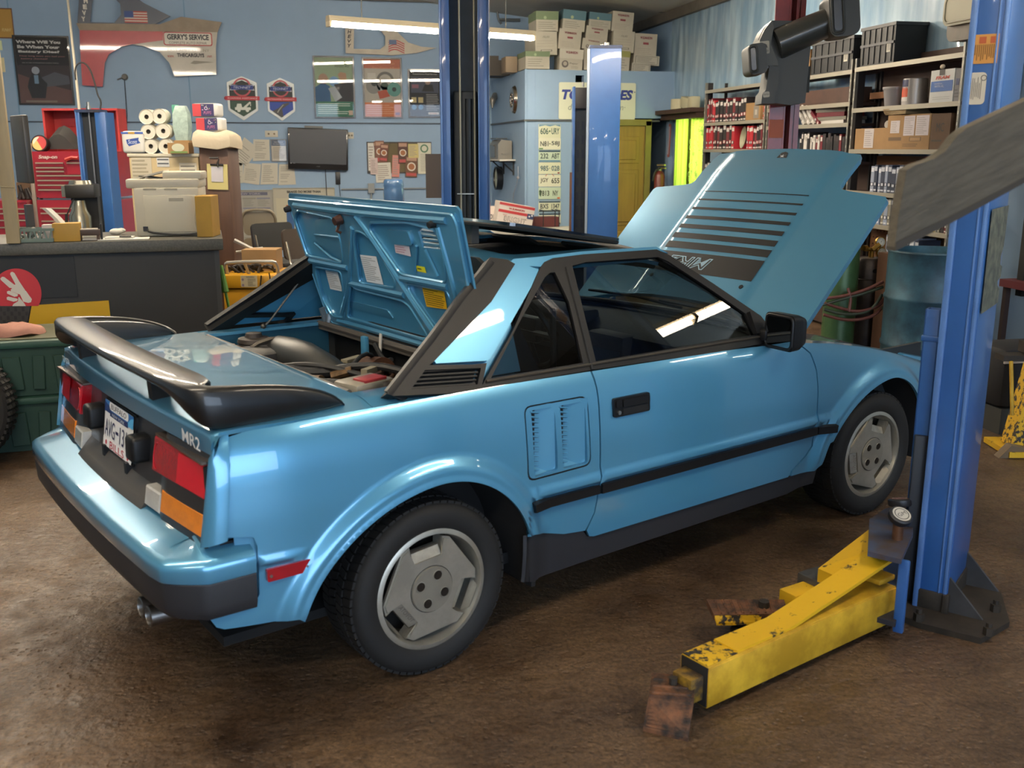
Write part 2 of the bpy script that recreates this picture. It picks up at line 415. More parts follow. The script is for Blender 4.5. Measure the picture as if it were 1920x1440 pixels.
# dark rails and sheet joints on the walls
RAIL = M('dark_rail', '3e4a57', .6)
b = MB(); b.box((-1.6, YB-.008, 1.965), (8.7, .016, .018)); struct(b.obj('trim_2', RAIL))
b = MB(); b.box((3.65, YO-.008, 1.955), (1.80, .016, .022)); b.box((XL-.008, (YO+YB)/2, 1.955), (.016, YB-YO, .022)); struct(b.obj('trim_3', M('office_rail', '4b4f50', .6)))
b = MB(); b.box((XL-.004, YO-.004, 1.3), (.02, .02, 2.55)); struct(b.obj('trim_4', WALLM))
for k, px in enumerate((348, 20)):
    p = at(px, 60, 'y', YB); b = MB(); b.box((p.x, YB-.003, 2.9), (.012, .006, 1.85)); struct(b.obj('trim_%d' % (5+k), M('joint_blue', '6d94b2', .6)))
# window: frame, lime curtains with daylight outside
b = MB()
for c, s in (((XR, y0, 1.485), (.1, .05, 1.12)), ((XR, y1, 1.485), (.1, .05, 1.12)), ((XR, (y0+y1)/2, z1), (.1, 1.05, .05)), ((XR, (y0+y1)/2, z0), (.14, 1.05, .05)), ((XR+.02, (y0+y1)/2, 1.485), (.04, .04, 1.07))): b.box(c, s)
win = struct(b.obj('window_1', M('lime_paint', 'a9c23c', .5)))
b = MB(); b.box((XR+.03, (y0+y1)/2, 1.485), (.006, 1.0, 1.07)); pn = struct(b.obj('pane', glass_mat('window_glass', (.95, .97, .95)), win))
area('window_daylight', (XR+.6, (y0+y1)/2, 1.7), (1.0, 1.1), 30, (.95, 1, .75), (0, PI/2, 0))
def translucent(name, col, tr=.6):
    m = bpy.data.materials.new(name); m.use_nodes = True; nt = m.node_tree; nt.nodes.clear(); o = nt.nodes.new('ShaderNodeOutputMaterial'); mx = nt.nodes.new('ShaderNodeMixShader'); a = nt.nodes.new('ShaderNodeBsdfDiffuse'); c = nt.nodes.new('ShaderNodeBsdfTranslucent')
    a.inputs[0].default_value = (*hx(col), 1); c.inputs[0].default_value = (*hx(col), 1); mx.inputs[0].default_value = tr; nt.links.new(a.outputs[0], mx.inputs[1]); nt.links.new(c.outputs[0], mx.inputs[2]); nt.links.new(mx.outputs[0], o.inputs[0]); return m
cu = thing('window_curtain', 'lime green curtain with pale flower print hanging at the sunlit window', 'curtain')
LIME = translucent('lime_cloth', 'b4cc48'); LIMEP = translucent('lime_print', 'e9f2c0', .5)
def drape(ya, yb, xc, n=40, amp=.02, waves=6, za=.98, zb=2.0):
    b = MB(); P = [(xc+amp*math.sin(2*PI*waves*k/n)+.004*math.sin(k), ya+(yb-ya)*k/n) for k in range(n+1)]
    for (xa, a), (xb, c) in zip(P, P[1:]): b.face([(xa, a, zb), (xb, c, zb), (xb, c, za), (xa, a, za)])
    bmesh.ops.remove_doubles(b.bm, verts=b.bm.verts[:], dist=1e-4); return b
for a_, c_ in ((8.62, 8.98), (8.0, 8.46)): drape(a_, c_, XR-.04, waves=4).obj('curtain_panel', LIME, cu, smooth=80)
p = Print(frame((XR-.066, 8.22, 1.5), (0, -1, 0), (0, 0, 1))); rr = random.Random(4)
for k in range(46):
    u, v = rr.uniform(-.21, .21), rr.uniform(-.48, .48); p.ring(u, v, .035, .012, LIMEP, 1, 10)
    if k % 2: p.disc(u, v, .012, LIMEP, 1, 8)
p.obj('flower_print', cu)
# plastic sheeting over the upper right wall
def sheet_mat():
    m = M('plastic_film', 'a9c2d2', .25, coat=.8, var=.22, vscale=2.2, col2='7f9fb8', stretch=(1, 2.2, .35)); return m
ps = MB(); ny, nz = 150, 14; rr = random.Random(5); ph = [rr.uniform(0, 6.3) for _ in range(9)]
def wav(y, z):
    d = .012*math.sin(9*y+1.2*z+ph[0])+.010*math.sin(17*y-2.1*z+ph[1]+1.1*math.sin(2.3*z))+.008*math.sin(31*y+3*z+ph[2]*z)+.006*math.sin(53*y-4*z+ph[3])+.004*math.sin(87*y+9*math.sin(3*z))
    return XR-.012-.45*abs(d)
g = [[ps.bm.verts.new((wav(2.6+6.75*i/ny, 1.97+1.26*j/nz), 2.6+6.75*i/ny, 1.97+1.26*j/nz+.03*math.sin(3*i/ny*7)*(j == 0))) for j in range(nz+1)] for i in range(ny+1)]
for i in range(ny):
    for j in range(nz): ps.bm.faces.new((g[i][j], g[i+1][j], g[i+1][j+1], g[i][j+1]))
ps.obj('plastic_sheeting', sheet_mat(), smooth=80, label='crinkled translucent plastic film stapled over the blue right wall above the shelves', cat='plastic sheet')
# office door
f, w, h = onwall(1105, 238, 1207, 520, 'O'); dz0 = 0; cx = (at(1207, 300, 'y', YO).x+at(1105, 300, 'y', YO).x)/2
x_r = at(1208, 300, 'y', YO).x; DW = .86; DH = 1.90
DOORM = M('varnished_door', '9c8038', .4, bump=.05, bscale=8, var=.2, vscale=3, stretch=(6, 1, .6))
b = MB(); b.box((x_r-DW/2, YO+.03, DH/2), (DW, .045, DH-.01)); door1 = struct(b.obj('door_1', DOORM))
for (u0, u1) in ((.07, .40), (.46, .79)):
    for (v0, v1) in ((1.42, 1.76), (.62, 1.34), (.12, .54)):
        b = MB(); b.box((x_r-u0-(u1-u0)/2, YO+.006, (v0+v1)/2), (u1-u0, .012, v1-v0), bev=.008); b.box((x_r-u0-(u1-u0)/2, YO-.002, (v0+v1)/2), (u1-u0-.09, .02, v1-v0-.09), bev=.009); b.obj('door_panel', DOORM, door1, smooth=0)
b = MB(); b.cyl((x_r-DW+.07, YO-.03, .95), (x_r-DW+.07, YO+.01, .95), .03); b.obj('door_knob', STEEL, door1)
b = MB()
for z in (1.62, .25): b.box((x_r+.004, YO-.006, z), (.02, .02, .10))
b.obj('hinge', M('hinge_brass', '8d7d4a', .4, .7), door1)
b = MB(); b.box((x_r+.04, YO-.01, DH/2+.02), (.075, .035, DH+.06)); b.box((x_r-DW-.04, YO-.01, DH/2+.02), (.075, .035, DH+.06)); b.box((x_r-DW/2, YO-.01, DH+.035), (DW+.15, .035, .075)); struct(b.obj('trim_7', M('door_casing', '87803a', .5, var=.15)))
# plank ledge at the end of the office, right of the door
b = MB(); b.box((4.60, 8.60, 2.055), (.22, 1.26, .05)); b.box((4.62, 8.60, 1.995), (.10, 1.24, .06)); b.obj('wall_ledge', M('dark_plank', '4c342a', .7, var=.3, vscale=6), label='dark brown plank ledge under the plastic film above the lime curtain', cat='ledge')
# ceiling pipes
b = MB(); b.tube([(-3.4, YB-.12, 3.66), (2.7, YB-.12, 3.66)], .03, 10); pipe = b.obj('ceiling_pipe', M('pipe_grey', '71726e', .5, .3), label='long grey pipe running under the ceiling along the back wall', cat='pipe')
b = MB(); b.tube([at(1120, 2, 'y', 10.4), at(1262, 24, 'y', 9.4)], .025, 8); q = at(1262, 24, 'y', 9.4); b.cyl(q, q+Vector((0, 0, .12)), .008); b.cyl(at(1190, 12, 'y', 9.9), at(1190, 12, 'y', 9.9)+Vector((0, 0, .2)), .006); b.obj('ceiling_pipe', M('pipe_grey'), label='short pale pipe hanging under the ceiling above the file boxes', cat='pipe')
b = MB(); b.tube([at(933, 0, 'y', 11.5), at(933, 35, 'y', 11.5), at(940, 45, 'y', 11.5)], .014, 6, sm=2); b.tube([at(936, 37, 'y', 11.48), at(975, 38, 'y', 11.48)], .022, 8); b.obj('conduit', M('conduit_grey', '5d6468', .5), label='grey bent conduit high on the back wall beside the lift post', cat='conduit')
# outside the garage door: asphalt and a hedge for the daylight
b = MB(); b.box((0, -17, -.06), (40, 19.8, .1)); struct(b.obj('ground', M('asphalt', '4a4a48', .9)))
def fixture(name, p0, p1, label, twin=True, w=.11, power=TUBE_W, drop=0):
    """open strip light: housing, tubes, end caps; carries its own light"""
    p0, p1 = Vector(p0), Vector(p1); d = p1-p0; L = d.length; m = frame((p0+p1)/2, d, d.cross(Vector((0, 0, 1))))   # z down/up
    if (m.to_3x3() @ Vector((0, 0, 1))).z < 0: m = frame((p0+p1)/2, d, -d.cross(Vector((0, 0, 1))))
    t = thing(name, label, 'light fixture', mw=m)
    b = MB(); b.loft([[(x, -w/2, -.01), (x, w/2, -.01), (x, w*.36, .045), (x, -w*.36, .045)] for x in (-L/2, L/2)]); b.obj('housing', M('fixture_cream', 'b9ae94', .5), t)
    for y in ((-.035, .035) if twin else (0,)):
        for x0, x1 in ((-L/2+.03, -.02), (.02, L/2-.03)):
            b = MB(); b.cyl((x0, y, -.035), (x1, y, -.035), .019, n=10); b.obj('tube', M('lit_tube_%d' % power, 'fff1dc', .5, emis=power*1.05), t)
    b = MB()
    for x in (-L/2+.012, 0, L/2-.012): b.box((x, 0, -.035), (.026, w*.9, .05))
    b.obj('lamp_holder', M('holder_cream', 'd5c9ac', .5), t)
    if drop:
        b = MB()
        for x in (-L*.35, L*.35): b.tube([(x, 0, .04), (x, 0, drop)], .006, 6)
        b.obj('hanger', M('pipe_grey'), t)
    return t
fixture('strip_light', (.301, 7.09, 2.85), (2.602, 8.004, 2.85), 'hanging twin-tube strip light glowing in front of the back wall', drop=.8)
# ================================================================== THE BLUE CAR (x forward, y to its left, z up, rear axle at the origin)
car = thing('sports_car', 'two-door teal blue metallic sports car with raised hood, open engine lid and black rear spoiler', 'car', (0, 0, 0), CAR_YAW)
R_T = .284
HZ = ((.1, .745), (.18, .76), (.25, .785), (.35, .80), (.5, .806), (.65, .803), (.78, .792), (.84, .778), (.88, .760), (.90, .742), (1.0, .69), (1.25, .56))
_hz = np.array(HZ)
SX = np.array(((-.75, .868), (-.4, .882), (.2, .885), (1.4, .866), (1.8, .85), (2.25, .775), (2.65, .67), (3.0, .575), (3.2, .52)))
def gsm(xs, ys_, a, b, n, sig):
    q = np.linspace(a, b, n); v = np.interp(q, xs, ys_); k = int(3*sig/(q[1]-q[0])); w = np.exp(-.5*(np.arange(-k, k+1)*(q[1]-q[0])/sig)**2); w /= w.sum()
    e = np.r_[v[0]+(np.arange(-k, 0))*(v[1]-v[0]), v, v[-1]+np.arange(1, k+1)*(v[-1]-v[-2])]; return q, np.convolve(e, w, 'valid')
_hs, _hv = gsm(_hz[:, 0], _hz[:, 1], .1, 1.25, 2301, .018); _sx, _sv = gsm(SX[:, 0], SX[:, 1], -.75, 3.2, 3951, .09)
S = lambda x: float(np.interp(x, _sx, _sv))
def arch(xc, rr, rf, ry, nr, nf, z0, a0, a1, n=26):
    P = []
    for k in range(n+1):
        a = math.radians(a0+(a1-a0)*k/n); c_, s_ = math.cos(a), math.sin(a); e = 2/nr if c_ < 0 else 2/nf
        P.append((xc+(rr if c_ < 0 else rf)*math.copysign(abs(c_)**e, c_), z0+ry*abs(s_)**e))
    return P
ARCH_R = arch(.02, .47, .345, .352, 1.8, 2, .285, 172, 17); ARCH_F = arch(2.36, .455, .29, .35, 1.8, 2, .285, 172, 1)
def smooth_open(p, n=2):
    for _ in range(n):
        q = [p[0]]
        for a, b in zip(p, p[1:]): q += [(a[0]*.75+b[0]*.25, a[1]*.75+b[1]*.25), (a[0]*.25+b[0]*.75, a[1]*.25+b[1]*.75)]
        p = q+[p[-1]]
    return p
ARCH_R, ARCH_F = smooth_open(ARCH_R), smooth_open(ARCH_F)
def arch_rows(P):
    out = []; P = resample(P, .018)[:-1] if False else P
    for d in (.007, .014, .022, .030, .038, .046, .054, .062, .070, .078, .088):
        last = None
        for i in range(1, len(P)-1):
            t = Vector(P[i+1])-Vector(P[i-1]); n = Vector((-t.y, t.x)).normalized(); q = Vector(P[i])+n*d
            if last is None or (q-last).length > .014: out.append(tuple(q)); last = q
    return out
_ar, _af = np.array(ARCH_R), np.array(ARCH_F)
ROWS = arch_rows(ARCH_R)+arch_rows(ARCH_F)
def smst(a, b, x):
    t = min(1, max(0, (x-a)/(b-a))); return t*t*(3-2*t)
ARCHP = {0: (.02, .47, .345, .352, 1.8, .285), 2.32: (2.36, .455, .29, .35, 1.8, .285)}
def segd(c, x, z):
    xc, rr, rf, ry, nr, z0 = ARCHP[c]; dx, dz = x-xc, max(0, z-z0)
    f = smst(-.06, .06, dx); n = nr+(2-nr)*f; rx = rr+(rf-rr)*f
    q = ((abs(dx)/rx)**n+(dz/ry)**n)**(1/n); r = math.hypot(dx, dz)
    return r*(1-1/q) if q > 1e-6 else -1.0
def ys(x, z):
    """half width of the body side at (x, z)"""
    s = S(x); zz = z if z < .55 else .55+(z-.55)*(.885-.55)/(s-.55)
    y = float(np.interp(zz, _hs, _hv))
    if x < -.4: y -= .045*((-.4-x)/.3)**2
    if x > 2.45: y -= .075*((x-2.45)/.5)**2
    for c in (0, 2.32):
        if abs(x-c) < .62 and z > .2:
            d = segd(c, x, z); g = smst(.20, .36, z); y += g*(.024*smst(.082, .030, d) + .004*smst(.02, 0, d))
    # ridge above the side moulding, and the tucked sill under it
    if .2 < x < 2.1: y += .010*smst(.545, .52, z)*smst(.498, .505, z)*smst(.33, .40, x)*smst(2.0, 1.93, x)
    if x < -.35: y += .006*smst(.545, .52, z)*smst(.508, .516, z)*smst(-.40, -.46, x)
    y -= .010*smst(.50, .44, z)*smst(.2, .4, z) if .35 < x < 1.95 else 0
    return y
def side_fn(sg, off=0): return lambda x, z: (x, sg*(ys(x, z)+off), z)
yu = lambda z: .742-(z-.89)*.53-.05*(z-.89)*(z-.89)
def up_fn(sg, off=0): return lambda x, z: (x, sg*(yu(z)+off), z)
xt = lambda z, y=.76: -.652-(.80-z)*.168-.038*(1-min(1, (y/.76)**2))

def both(name, outline, fn, mat, holes=(), step=.035, thick=.012, label=None, **k):
    for sg in (-1, 1): patch(name, outline, fn(sg), mat, car, holes, step, thick, label, flip=(sg > 0), **k)
# -- rear quarter, door, front wing, sills
TRIMROWS = [(x, z) for x in np.arange(-.6, 2.75, .03) for z in (.498, .503, .512, .521, .533, .546)]
TRIMROWS = [q for q in TRIMROWS if min(segd(0, *q), segd(2.32, *q)) > .1]
vent_hole = rpoly([(.350, .812), (.618, .810), (.626, .570), (.354, .565)], .03)
topz = lambda x: S(x)+.002
qtr = [(.660, topz(.66)), (.3, topz(.3)), (0, topz(0)), (-.3, topz(-.3)), (-.55, topz(-.55)), (-.603, .868), (-.607, .8), (-.64, .607), (-.585, .603), (-.566, .595), (-.558, .57), (-.56, .43), (-.575, .402), (-.60, .392), (-.70, .40), (-.675, .355), (-.655, .345), (-.46, .335)]+ARCH_R+[(.40, .378), (.52, .343), (.617, .332), (.655, .39), (.662, .43), (.664, .62), (.664, .83)]
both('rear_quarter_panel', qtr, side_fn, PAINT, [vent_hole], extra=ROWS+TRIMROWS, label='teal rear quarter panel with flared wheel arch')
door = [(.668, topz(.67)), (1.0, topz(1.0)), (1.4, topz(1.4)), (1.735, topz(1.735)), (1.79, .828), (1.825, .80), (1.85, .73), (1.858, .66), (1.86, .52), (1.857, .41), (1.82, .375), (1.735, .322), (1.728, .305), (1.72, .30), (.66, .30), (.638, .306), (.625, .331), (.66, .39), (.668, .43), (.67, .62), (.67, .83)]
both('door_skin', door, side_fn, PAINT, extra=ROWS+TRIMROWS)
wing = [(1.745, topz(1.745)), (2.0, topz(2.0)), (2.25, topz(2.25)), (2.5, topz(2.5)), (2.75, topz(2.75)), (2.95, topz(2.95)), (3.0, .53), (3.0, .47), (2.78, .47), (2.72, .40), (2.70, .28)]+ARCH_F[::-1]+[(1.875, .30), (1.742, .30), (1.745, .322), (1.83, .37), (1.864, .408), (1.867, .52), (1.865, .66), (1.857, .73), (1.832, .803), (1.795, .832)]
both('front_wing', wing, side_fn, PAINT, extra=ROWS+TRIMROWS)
sill = [(.352, .383), (.40, .376), (.52, .341), (.615, .330), (.64, .300), (1.73, .298), (1.88, .298), (1.90, .32), (1.885, .24), (1.75, .215), (.66, .205), (.40, .20), (.352, .215)]
def sill_fn(sg): return lambda x, z: (x, sg*(ys(x, .33)-.012-.18*max(0, .33-z)**1.3), z)
both('rocker_panel', sill, sill_fn, BUMPBLK, label='black plastic rocker panel')
# side moulding strips
def strip(x0, x1, z0, z1, sl0=0, sl1=0):
    for sg in (-1, 1):
        b = MB(); secs = []
        n = max(2, int((x1-x0)/.06)+1)
        for k in range(n):
            f = k/(n-1); zz = [z0, z0+.004, z1-.004, z1]; oo = [.0, .016, .016, .0]; q = []
            for z, o in zip(zz, oo):
                x = x0+(x1-x0)*f + (sl0*(1-f)+sl1*f)*(z1-z)/(z1-z0); y = ys(x, .47)
                q.append((x, sg*(y+o), z))
            q += [(q[3][0], q[3][1]-sg*.01, q[3][2]), (q[0][0], q[0][1]-sg*.01, q[0][2])]
            secs.append(q)
        b.loft(secs).obj('side_moulding', BLK, car)
strip(.362, .660, .459, .497, .012); strip(.672, 1.861, .457, .497); strip(1.869, 1.962, .457, .495, 0, -.006)
# door handle: bezel, grip, lock
for sg in (-1, 1):
    b = MB(); m = frame((.811, sg*ys(.81, .75), .750), (1 if sg < 0 else -1, 0, 0), (0, -sg*.06, 1))
    b.prism(rrect(-.085, -.033, .085, .033, .008), .014, m, z0=-.004); h = b.obj('door_handle', BLK, car)
    b = MB(); b.prism(rrect(-.048, .0, .078, .026, .004), .010, m, z0=.008); b.prism(rrect(-.078, .0, -.052, .026, .004), .008, m, z0=.008); b.obj('grip', BLK, h)
    b = MB(); b.cyl(m @ Vector((-.062, -.018, .008)), m @ Vector((-.062, -.018, .014)), .007); b.obj('lock', STEEL, h)
    b = MB(); b.prism(rrect(-.045, -.028, .075, -.004, .003), .003, m, z0=.0085); b.obj('recess', DARK, h)
# -- side intake: frame with two openings, ramps and slats
for sg in (-1, 1):
    o1 = rpoly([(.378, .796), (.474, .793), (.480, .582), (.382, .575)], .012); o2 = rpoly([(.498, .793), (.604, .792), (.609, .580), (.502, .580)], .012)
    fr = rpoly([(.355, .807), (.614, .805), (.621, .576), (.360, .571)], .027)
    t = patch('side_intake', fr, side_fn(sg, .0), PAINT, car, [o1, o2], .03, .014, flip=(sg > 0), back=False, label='slatted air intake with two openings')
    for x0, x1, zt, zb in ((.376, .480, .797, .574), (.496, .609, .794, .579)):
        b = MB(); y = ys(x0, .69); Y = lambda d: sg*(y-d)
        # ramp rising from deep at the rear to flush at the front, closed below by a wedge
        b.face([(x0+.028, Y(.030), zt+.01), (x1+.005, Y(.006), zt+.01), (x1+.005, Y(.006), zb-.01), (x0+.028, Y(.030), zb-.01)])
        b.face([(x0-.005, Y(.012), zb-.008), (x1+.005, Y(.008), zb-.008), (x0+.028, Y(.030), zb+.025), (x0-.005, Y(.030), zb+.025)])
        b.obj('intake_ramp', PAINT, t, smooth=0)
        b = MB(); b.box(((x0+.014), Y(.032), .685), (.05, .006, .225)); b.obj('intake_back', DARK, t)
        for k in range(13):
            z = zb+.02+(zt-zb-.03)*k/12
            b = MB(); b.box((x0+.016, Y(.014), z), (.036, .016, .0045), Matrix.Rotation(sg*.35, 4, 'X') @ Matrix.Rotation(.22, 4, 'Y')); b.obj('slat', PAINT_IN, t, smooth=0)
    b = MB(); b.tube([side_fn(sg, -.004)(*q) for q in rpoly([(.352, .81), (.616, .808), (.6235, .573), (.357, .568)], .028)], .0035, 5, closed=True); b.obj('intake_seal', DARK, t)
# -- rear corners between quarter and tail
for sg in (-1, 1):
    def fc(a, z, sg=sg):
        q = a*PI/2; xq, yq = -.603-(.868-z)*.14, ys(-.605, min(z, .868)); r = .05
        ye = .752
        return (xq-(xq-xt(z, .76))*math.sin(q), sg*(ye+(yq-ye)*math.cos(q)), z)
    patch('tail_corner', [(0, .880), (1, .880), (1, .585), (0, .605)], fc, PAINT, car, (), .06, .012, flip=(sg > 0))
# -- rear deck with its turned-down rear face
def polyf(P, n=2):
    P = np.array(smooth_open([tuple(p) for p in P], n)); d = np.r_[0, np.cumsum(np.linalg.norm(np.diff(P, axis=0), axis=1))]
    return (lambda u: (float(np.interp(u, d, P[:, 0])), float(np.interp(u, d, P[:, 1])))), float(d[-1])
dk, dkL = polyf([(-.168, .898), (-.4, .898), (-.59, .892), (-.641, .886), (-.647, .882), (-.6475, .872), (-.647, .828)], 2)
def deck_fn(u, y):
    x, z = dk(u); f = y/.745; bul = .038*(1-f*f)*smst(-.3, -.62, x)
    return (x-bul, y, z+.010*(1-f*f)-.016*max(0, abs(f)-.9)/.1*smst(-.70, -.3, x))
patch('rear_deck', [(0, -.745), (dkL, -.742), (dkL, .742), (0, .745)], deck_fn, PAINT, car, (), .028, .012, label='teal rear deck below the spoiler', flip=True)
# shelves beside the engine opening
for sg in (-1, 1):
    patch('deck_side_shelf', [(-.162, .60), (.40, .585), (.40, .742), (-.162, .745)], (lambda sg: lambda x, y: (x, sg*y, .898-.018*smst(.66, .745, y)))(sg), PAINT, car, (), .03, .012, flip=(sg < 0))
# badges on the tail
for txt, y, h, w, z in (('MR2', -.645, .036, .135, .852), ('TOYOTA', .655, .022, .10, .850)):
    p = Print(frame((-.6555-.038*(1-(y/.745)**2), y, z), (0, -1, 0), (0, 0, 1))); p.text(txt, 0, 0, h, 'e8ecee', 1, w=w, bold=.008); p.obj('tail_badge', car)
# -- tail: black garnish, lamps, plate
GARN = M('garnish_plastic', '232426', .3, coat=.4)
rec = lambda y: .03*smst(.46, .40, abs(y))
patch('tail_garnish', [(-.752, .828), (.752, .828), (.752, .58), (-.752, .58)], lambda y, z: (xt(z, y)+.012+rec(y), y, z), GARN, car, (), .04, .01, label='black panel between the tail lamps')
patch('tail_garnish_lower', [(-.335, .648), (.335, .648), (.345, .572), (-.345, .572)], lambda y, z: (xt(z, y)+.052*smst(.57, .65, z)-.002, y, z), M('garnish_floor_sheen', '4a4641', .4), car, (), .05, .01)  # black plastic; the floor's reflection is painted in as grey-brown
b = MB()
for z in (.675, .71, .745, .78):
    for y0, y1 in ((-.36, -.17), (.17, .36)): b.tube([(xt(z, y)+.038, y, z) for y in np.linspace(y0, y1, 6)], .003, 5)
b.obj('garnish_ribs', GARN, car)
def lens(name, y0, y1, z0, z1, col, out, rough=.12, lab=None, side=0, emis=0):
    m = M('lens_'+name, col, rough, coat=1, bump=.15, bscale=180, var=.12, vscale=30)
    for sg in (-1, 1):
        b = MB(); F, K = [], []
        cor = [(y0, z0), (y0, z1), (y1, z1), (y1, z0)]
        def ringp(ins, d): return [(xt(z, y)+d, sg*y, z) for y, z in [(y0+ins, z0+ins), (y1-ins, z0+ins), (y1-ins, z1-ins), (y0+ins, z1-ins)]]
        b.loft([ringp(0, .045), ringp(0, -out+.004), ringp(.004, -out)])
        o = b.obj(name, m, car, label=lab)
        yield o, sg
RED = list(lens('tail_lamp', .388, .748, .706, .806, 'a80f1e', .004, lab='red tail lamp lens'))
for o, sg in RED:
    b = MB(); b.loft([[(xt(z, y)-.0055, sg*y, z) for y, z in rr] for rr in ([(.56, .712), (.742, .712), (.742, .800), (.56, .800)], )], caps=False)
    b.face([(xt(z, y)-.0062, sg*y, z) for y, z in ((.565, .714), (.740, .714), (.740, .798), (.565, .798))]); b.obj('inner_lens', M('lens_bright_red', 'd8122c', .15, coat=1), o)
    b = MB(); b.tube([(xt(.756+.038*math.sin(a), .42)-.006, sg*(.418+.022*math.cos(a)), .756+.038*math.sin(a)) for a in np.linspace(.45*PI, 1.55*PI, 12)], .0016, 5); b.obj('moulded_arc', M('lens_arc', 'c8303a', .2, coat=1), o)
    b = MB(); b.box((xt(.806, .56)+.012, sg*.565, .811), (.045, .36, .006)); b.obj('chrome_trim', M('lamp_trim', '8d7f76', .25, .8), o)
list(lens('turn_lamp', .462, .748, .602, .668, 'f08a12', .0, lab='amber turn signal lens')); list(lens('reverse_lamp', .345, .456, .594, .652, 'c9c7c0', .0, lab='clear reversing lamp lens'))
b = MB()
for y in (-.742, .742): b.box((xt(.69)+.01, y, .69), (.02, .012, .22))
b.obj('lamp_surround', DARK, car)
# rubber bumper guards and number plate
pm = frame((-.674, .0, .731), (0, -1, 0), (.14, 0, 1))
def lp_base(p, w, h, c='e9e7df', mi=None): p.poly(rrect(-w/2, -h/2, w/2, h/2, .012), c, 1)
b = MB(); b.prism(rrect(-.158, -.082, .158, .082, .01), .012, pm, z0=-.012); b.prism(rrect(-.152, -.078, .152, .078, .012), .003, pm, z0=.0)
plate = b.obj('number_plate', BLK, car, label='white number plate in a football fan frame')
p = Print(pm @ T(0, 0, .0035)); p.poly(rrect(-.150, -.076, .150, .076, .012), 'e6e6e6', 1)
p.rect(-.150, .038, .150, .076, '2c6fb4', 2).poly([(-.15, .038), (-.06, .038), (-.1, .06), (-.15, .07)], '16356e', 3).poly([(.15, .036), (.08, .036), (.12, .062), (.15, .07)], '58aee0', 3)
p.poly(rrect(-.10, .050, .10, .076, .008), 'eeeeee', 3).text('BUFFALO', 0, .063, .017, '30343c', 4, w=.16)
p.rect(-.09, .030, .10, .046, '1d2b5e', 3).text('NEW YORK', 0, .038, .010, 'd9e4f2', 4, w=.13)
p.text('AVG', -.085, -.012, .056, '2a2c55', 3, w=.105).text('1318', .078, -.012, .056, '2a2c55', 3, w=.115).rect(-.022, -.016, .006, -.006, '2a2c55', 3)
p.rect(-.150, -.076, .150, -.046, 'f0eeee', 3).text('BILLS', 0, -.062, .024, 'c21f38', 4, w=.15).disc(-.115, -.062, .008, 'c21f38', 4).disc(.115, -.062, .008, 'c21f38', 4); p.obj('plate_print', plate)
for y in (-.235, .235):
    b = MB(); b.box((-.682, y, .734), (.075, .080, .080), bev=.014, seg=3, taper=.93); b.obj('bumper_guard', BLK, car)
for y in (-.12, .12):
    b = MB(); b.box((-.69, y, .642), (.02, .022, .035)); b.obj('plate_bracket', BLK, car)
# -- rear bumper: painted cap, black lower
def bump_outline(off, x0=-.57, front=False):
    P = []
    for sg in (1, -1):
        q = []
        for a in np.linspace(0, PI/2, 8): q.append((-.70-(.102-off*.0)*math.sin(a)*1.0+off*math.sin(a)*1.0, sg*(.775-off*.6+(.03)*math.cos(a)*1.0 - .06*math.sin(a))))
        q = [(x0, sg*(.806-off*.6))]+q; P.append(q)
    r = P[0]+[(-.808+off-.022*(1-(y/.715)**2), y) for y in np.linspace(.66, -.66, 15)]+P[1][::-1]
    return r
def bumper_part(name, secs, mat, label=None):
    """secs: list of (inset, z)"""
    b = MB(); Q = []
    for off, z in secs: Q.append([(x, y, z) for x, y in bump_outline(off)])
    b.loft(Q, caps=False, closed=False); o = b.obj(name, mat, car, label=label, smooth=45, fixn=True); return o
bumper_part('rear_bumper_cap', [(.185, .600), (.15, .593), (.145, .592), (.030, .563), (.026, .5618), (.012, .556), (.003, .548), (0, .538), (0, .534), (0, .505), (.003, .501), (.010, .500)], PAINT, 'teal upper half of the rear bumper')
bumper_part('rear_bumper_lower', [(.012, .503), (.005, .499), (.004, .495), (.008, .43), (.010, .418), (.022, .396), (.05, .388), (.10, .386)], BUMPBLK, 'black lower half of the rear bumper')
b = MB(); b.box((-.62, 0, .49), (.05, 1.5, .19)); b.obj('bumper_beam', DARK, car)
for sg in (-1, 1): patch('bumper_recess', [(-.61, .395), (-.54, .395), (-.54, .61), (-.61, .61)], side_fn(sg, -.022), PAINT, car, (), .03, .006, flip=(sg > 0))
# side markers
for sg in (-1, 1):
    m = frame((-.479, sg*(ys(-.479, .485)), .485), (1 if sg < 0 else -1, 0, 0), (0, 0, 1))
    b = MB(); b.prism(rrect(-.064, -.018, .064, .018, .004), .012, m, z0=-.002); o = b.obj('side_marker', M('marker_red', '9c1420', .2, coat=1), car, label='red rear side marker')
    b = MB()
    for u in (-.054, .054): b.cyl(m @ Vector((u, -.002, .009)), m @ Vector((u, -.002, .013)), .004, n=8)
    b.obj('screw', STEEL, o)
    m = frame((2.76, sg*(ys(2.76, .49)), .488), (1 if sg < 0 else -1, 0, 0), (-.1*sg*0, 0, 1))
    b = MB(); b.prism(rrect(-.11, -.02, .03, .02, .004), .012, m, z0=-.002); b.obj('front_side_marker', M('marker_amber', 'd5741a', .2, coat=1), car, label='amber front side marker')
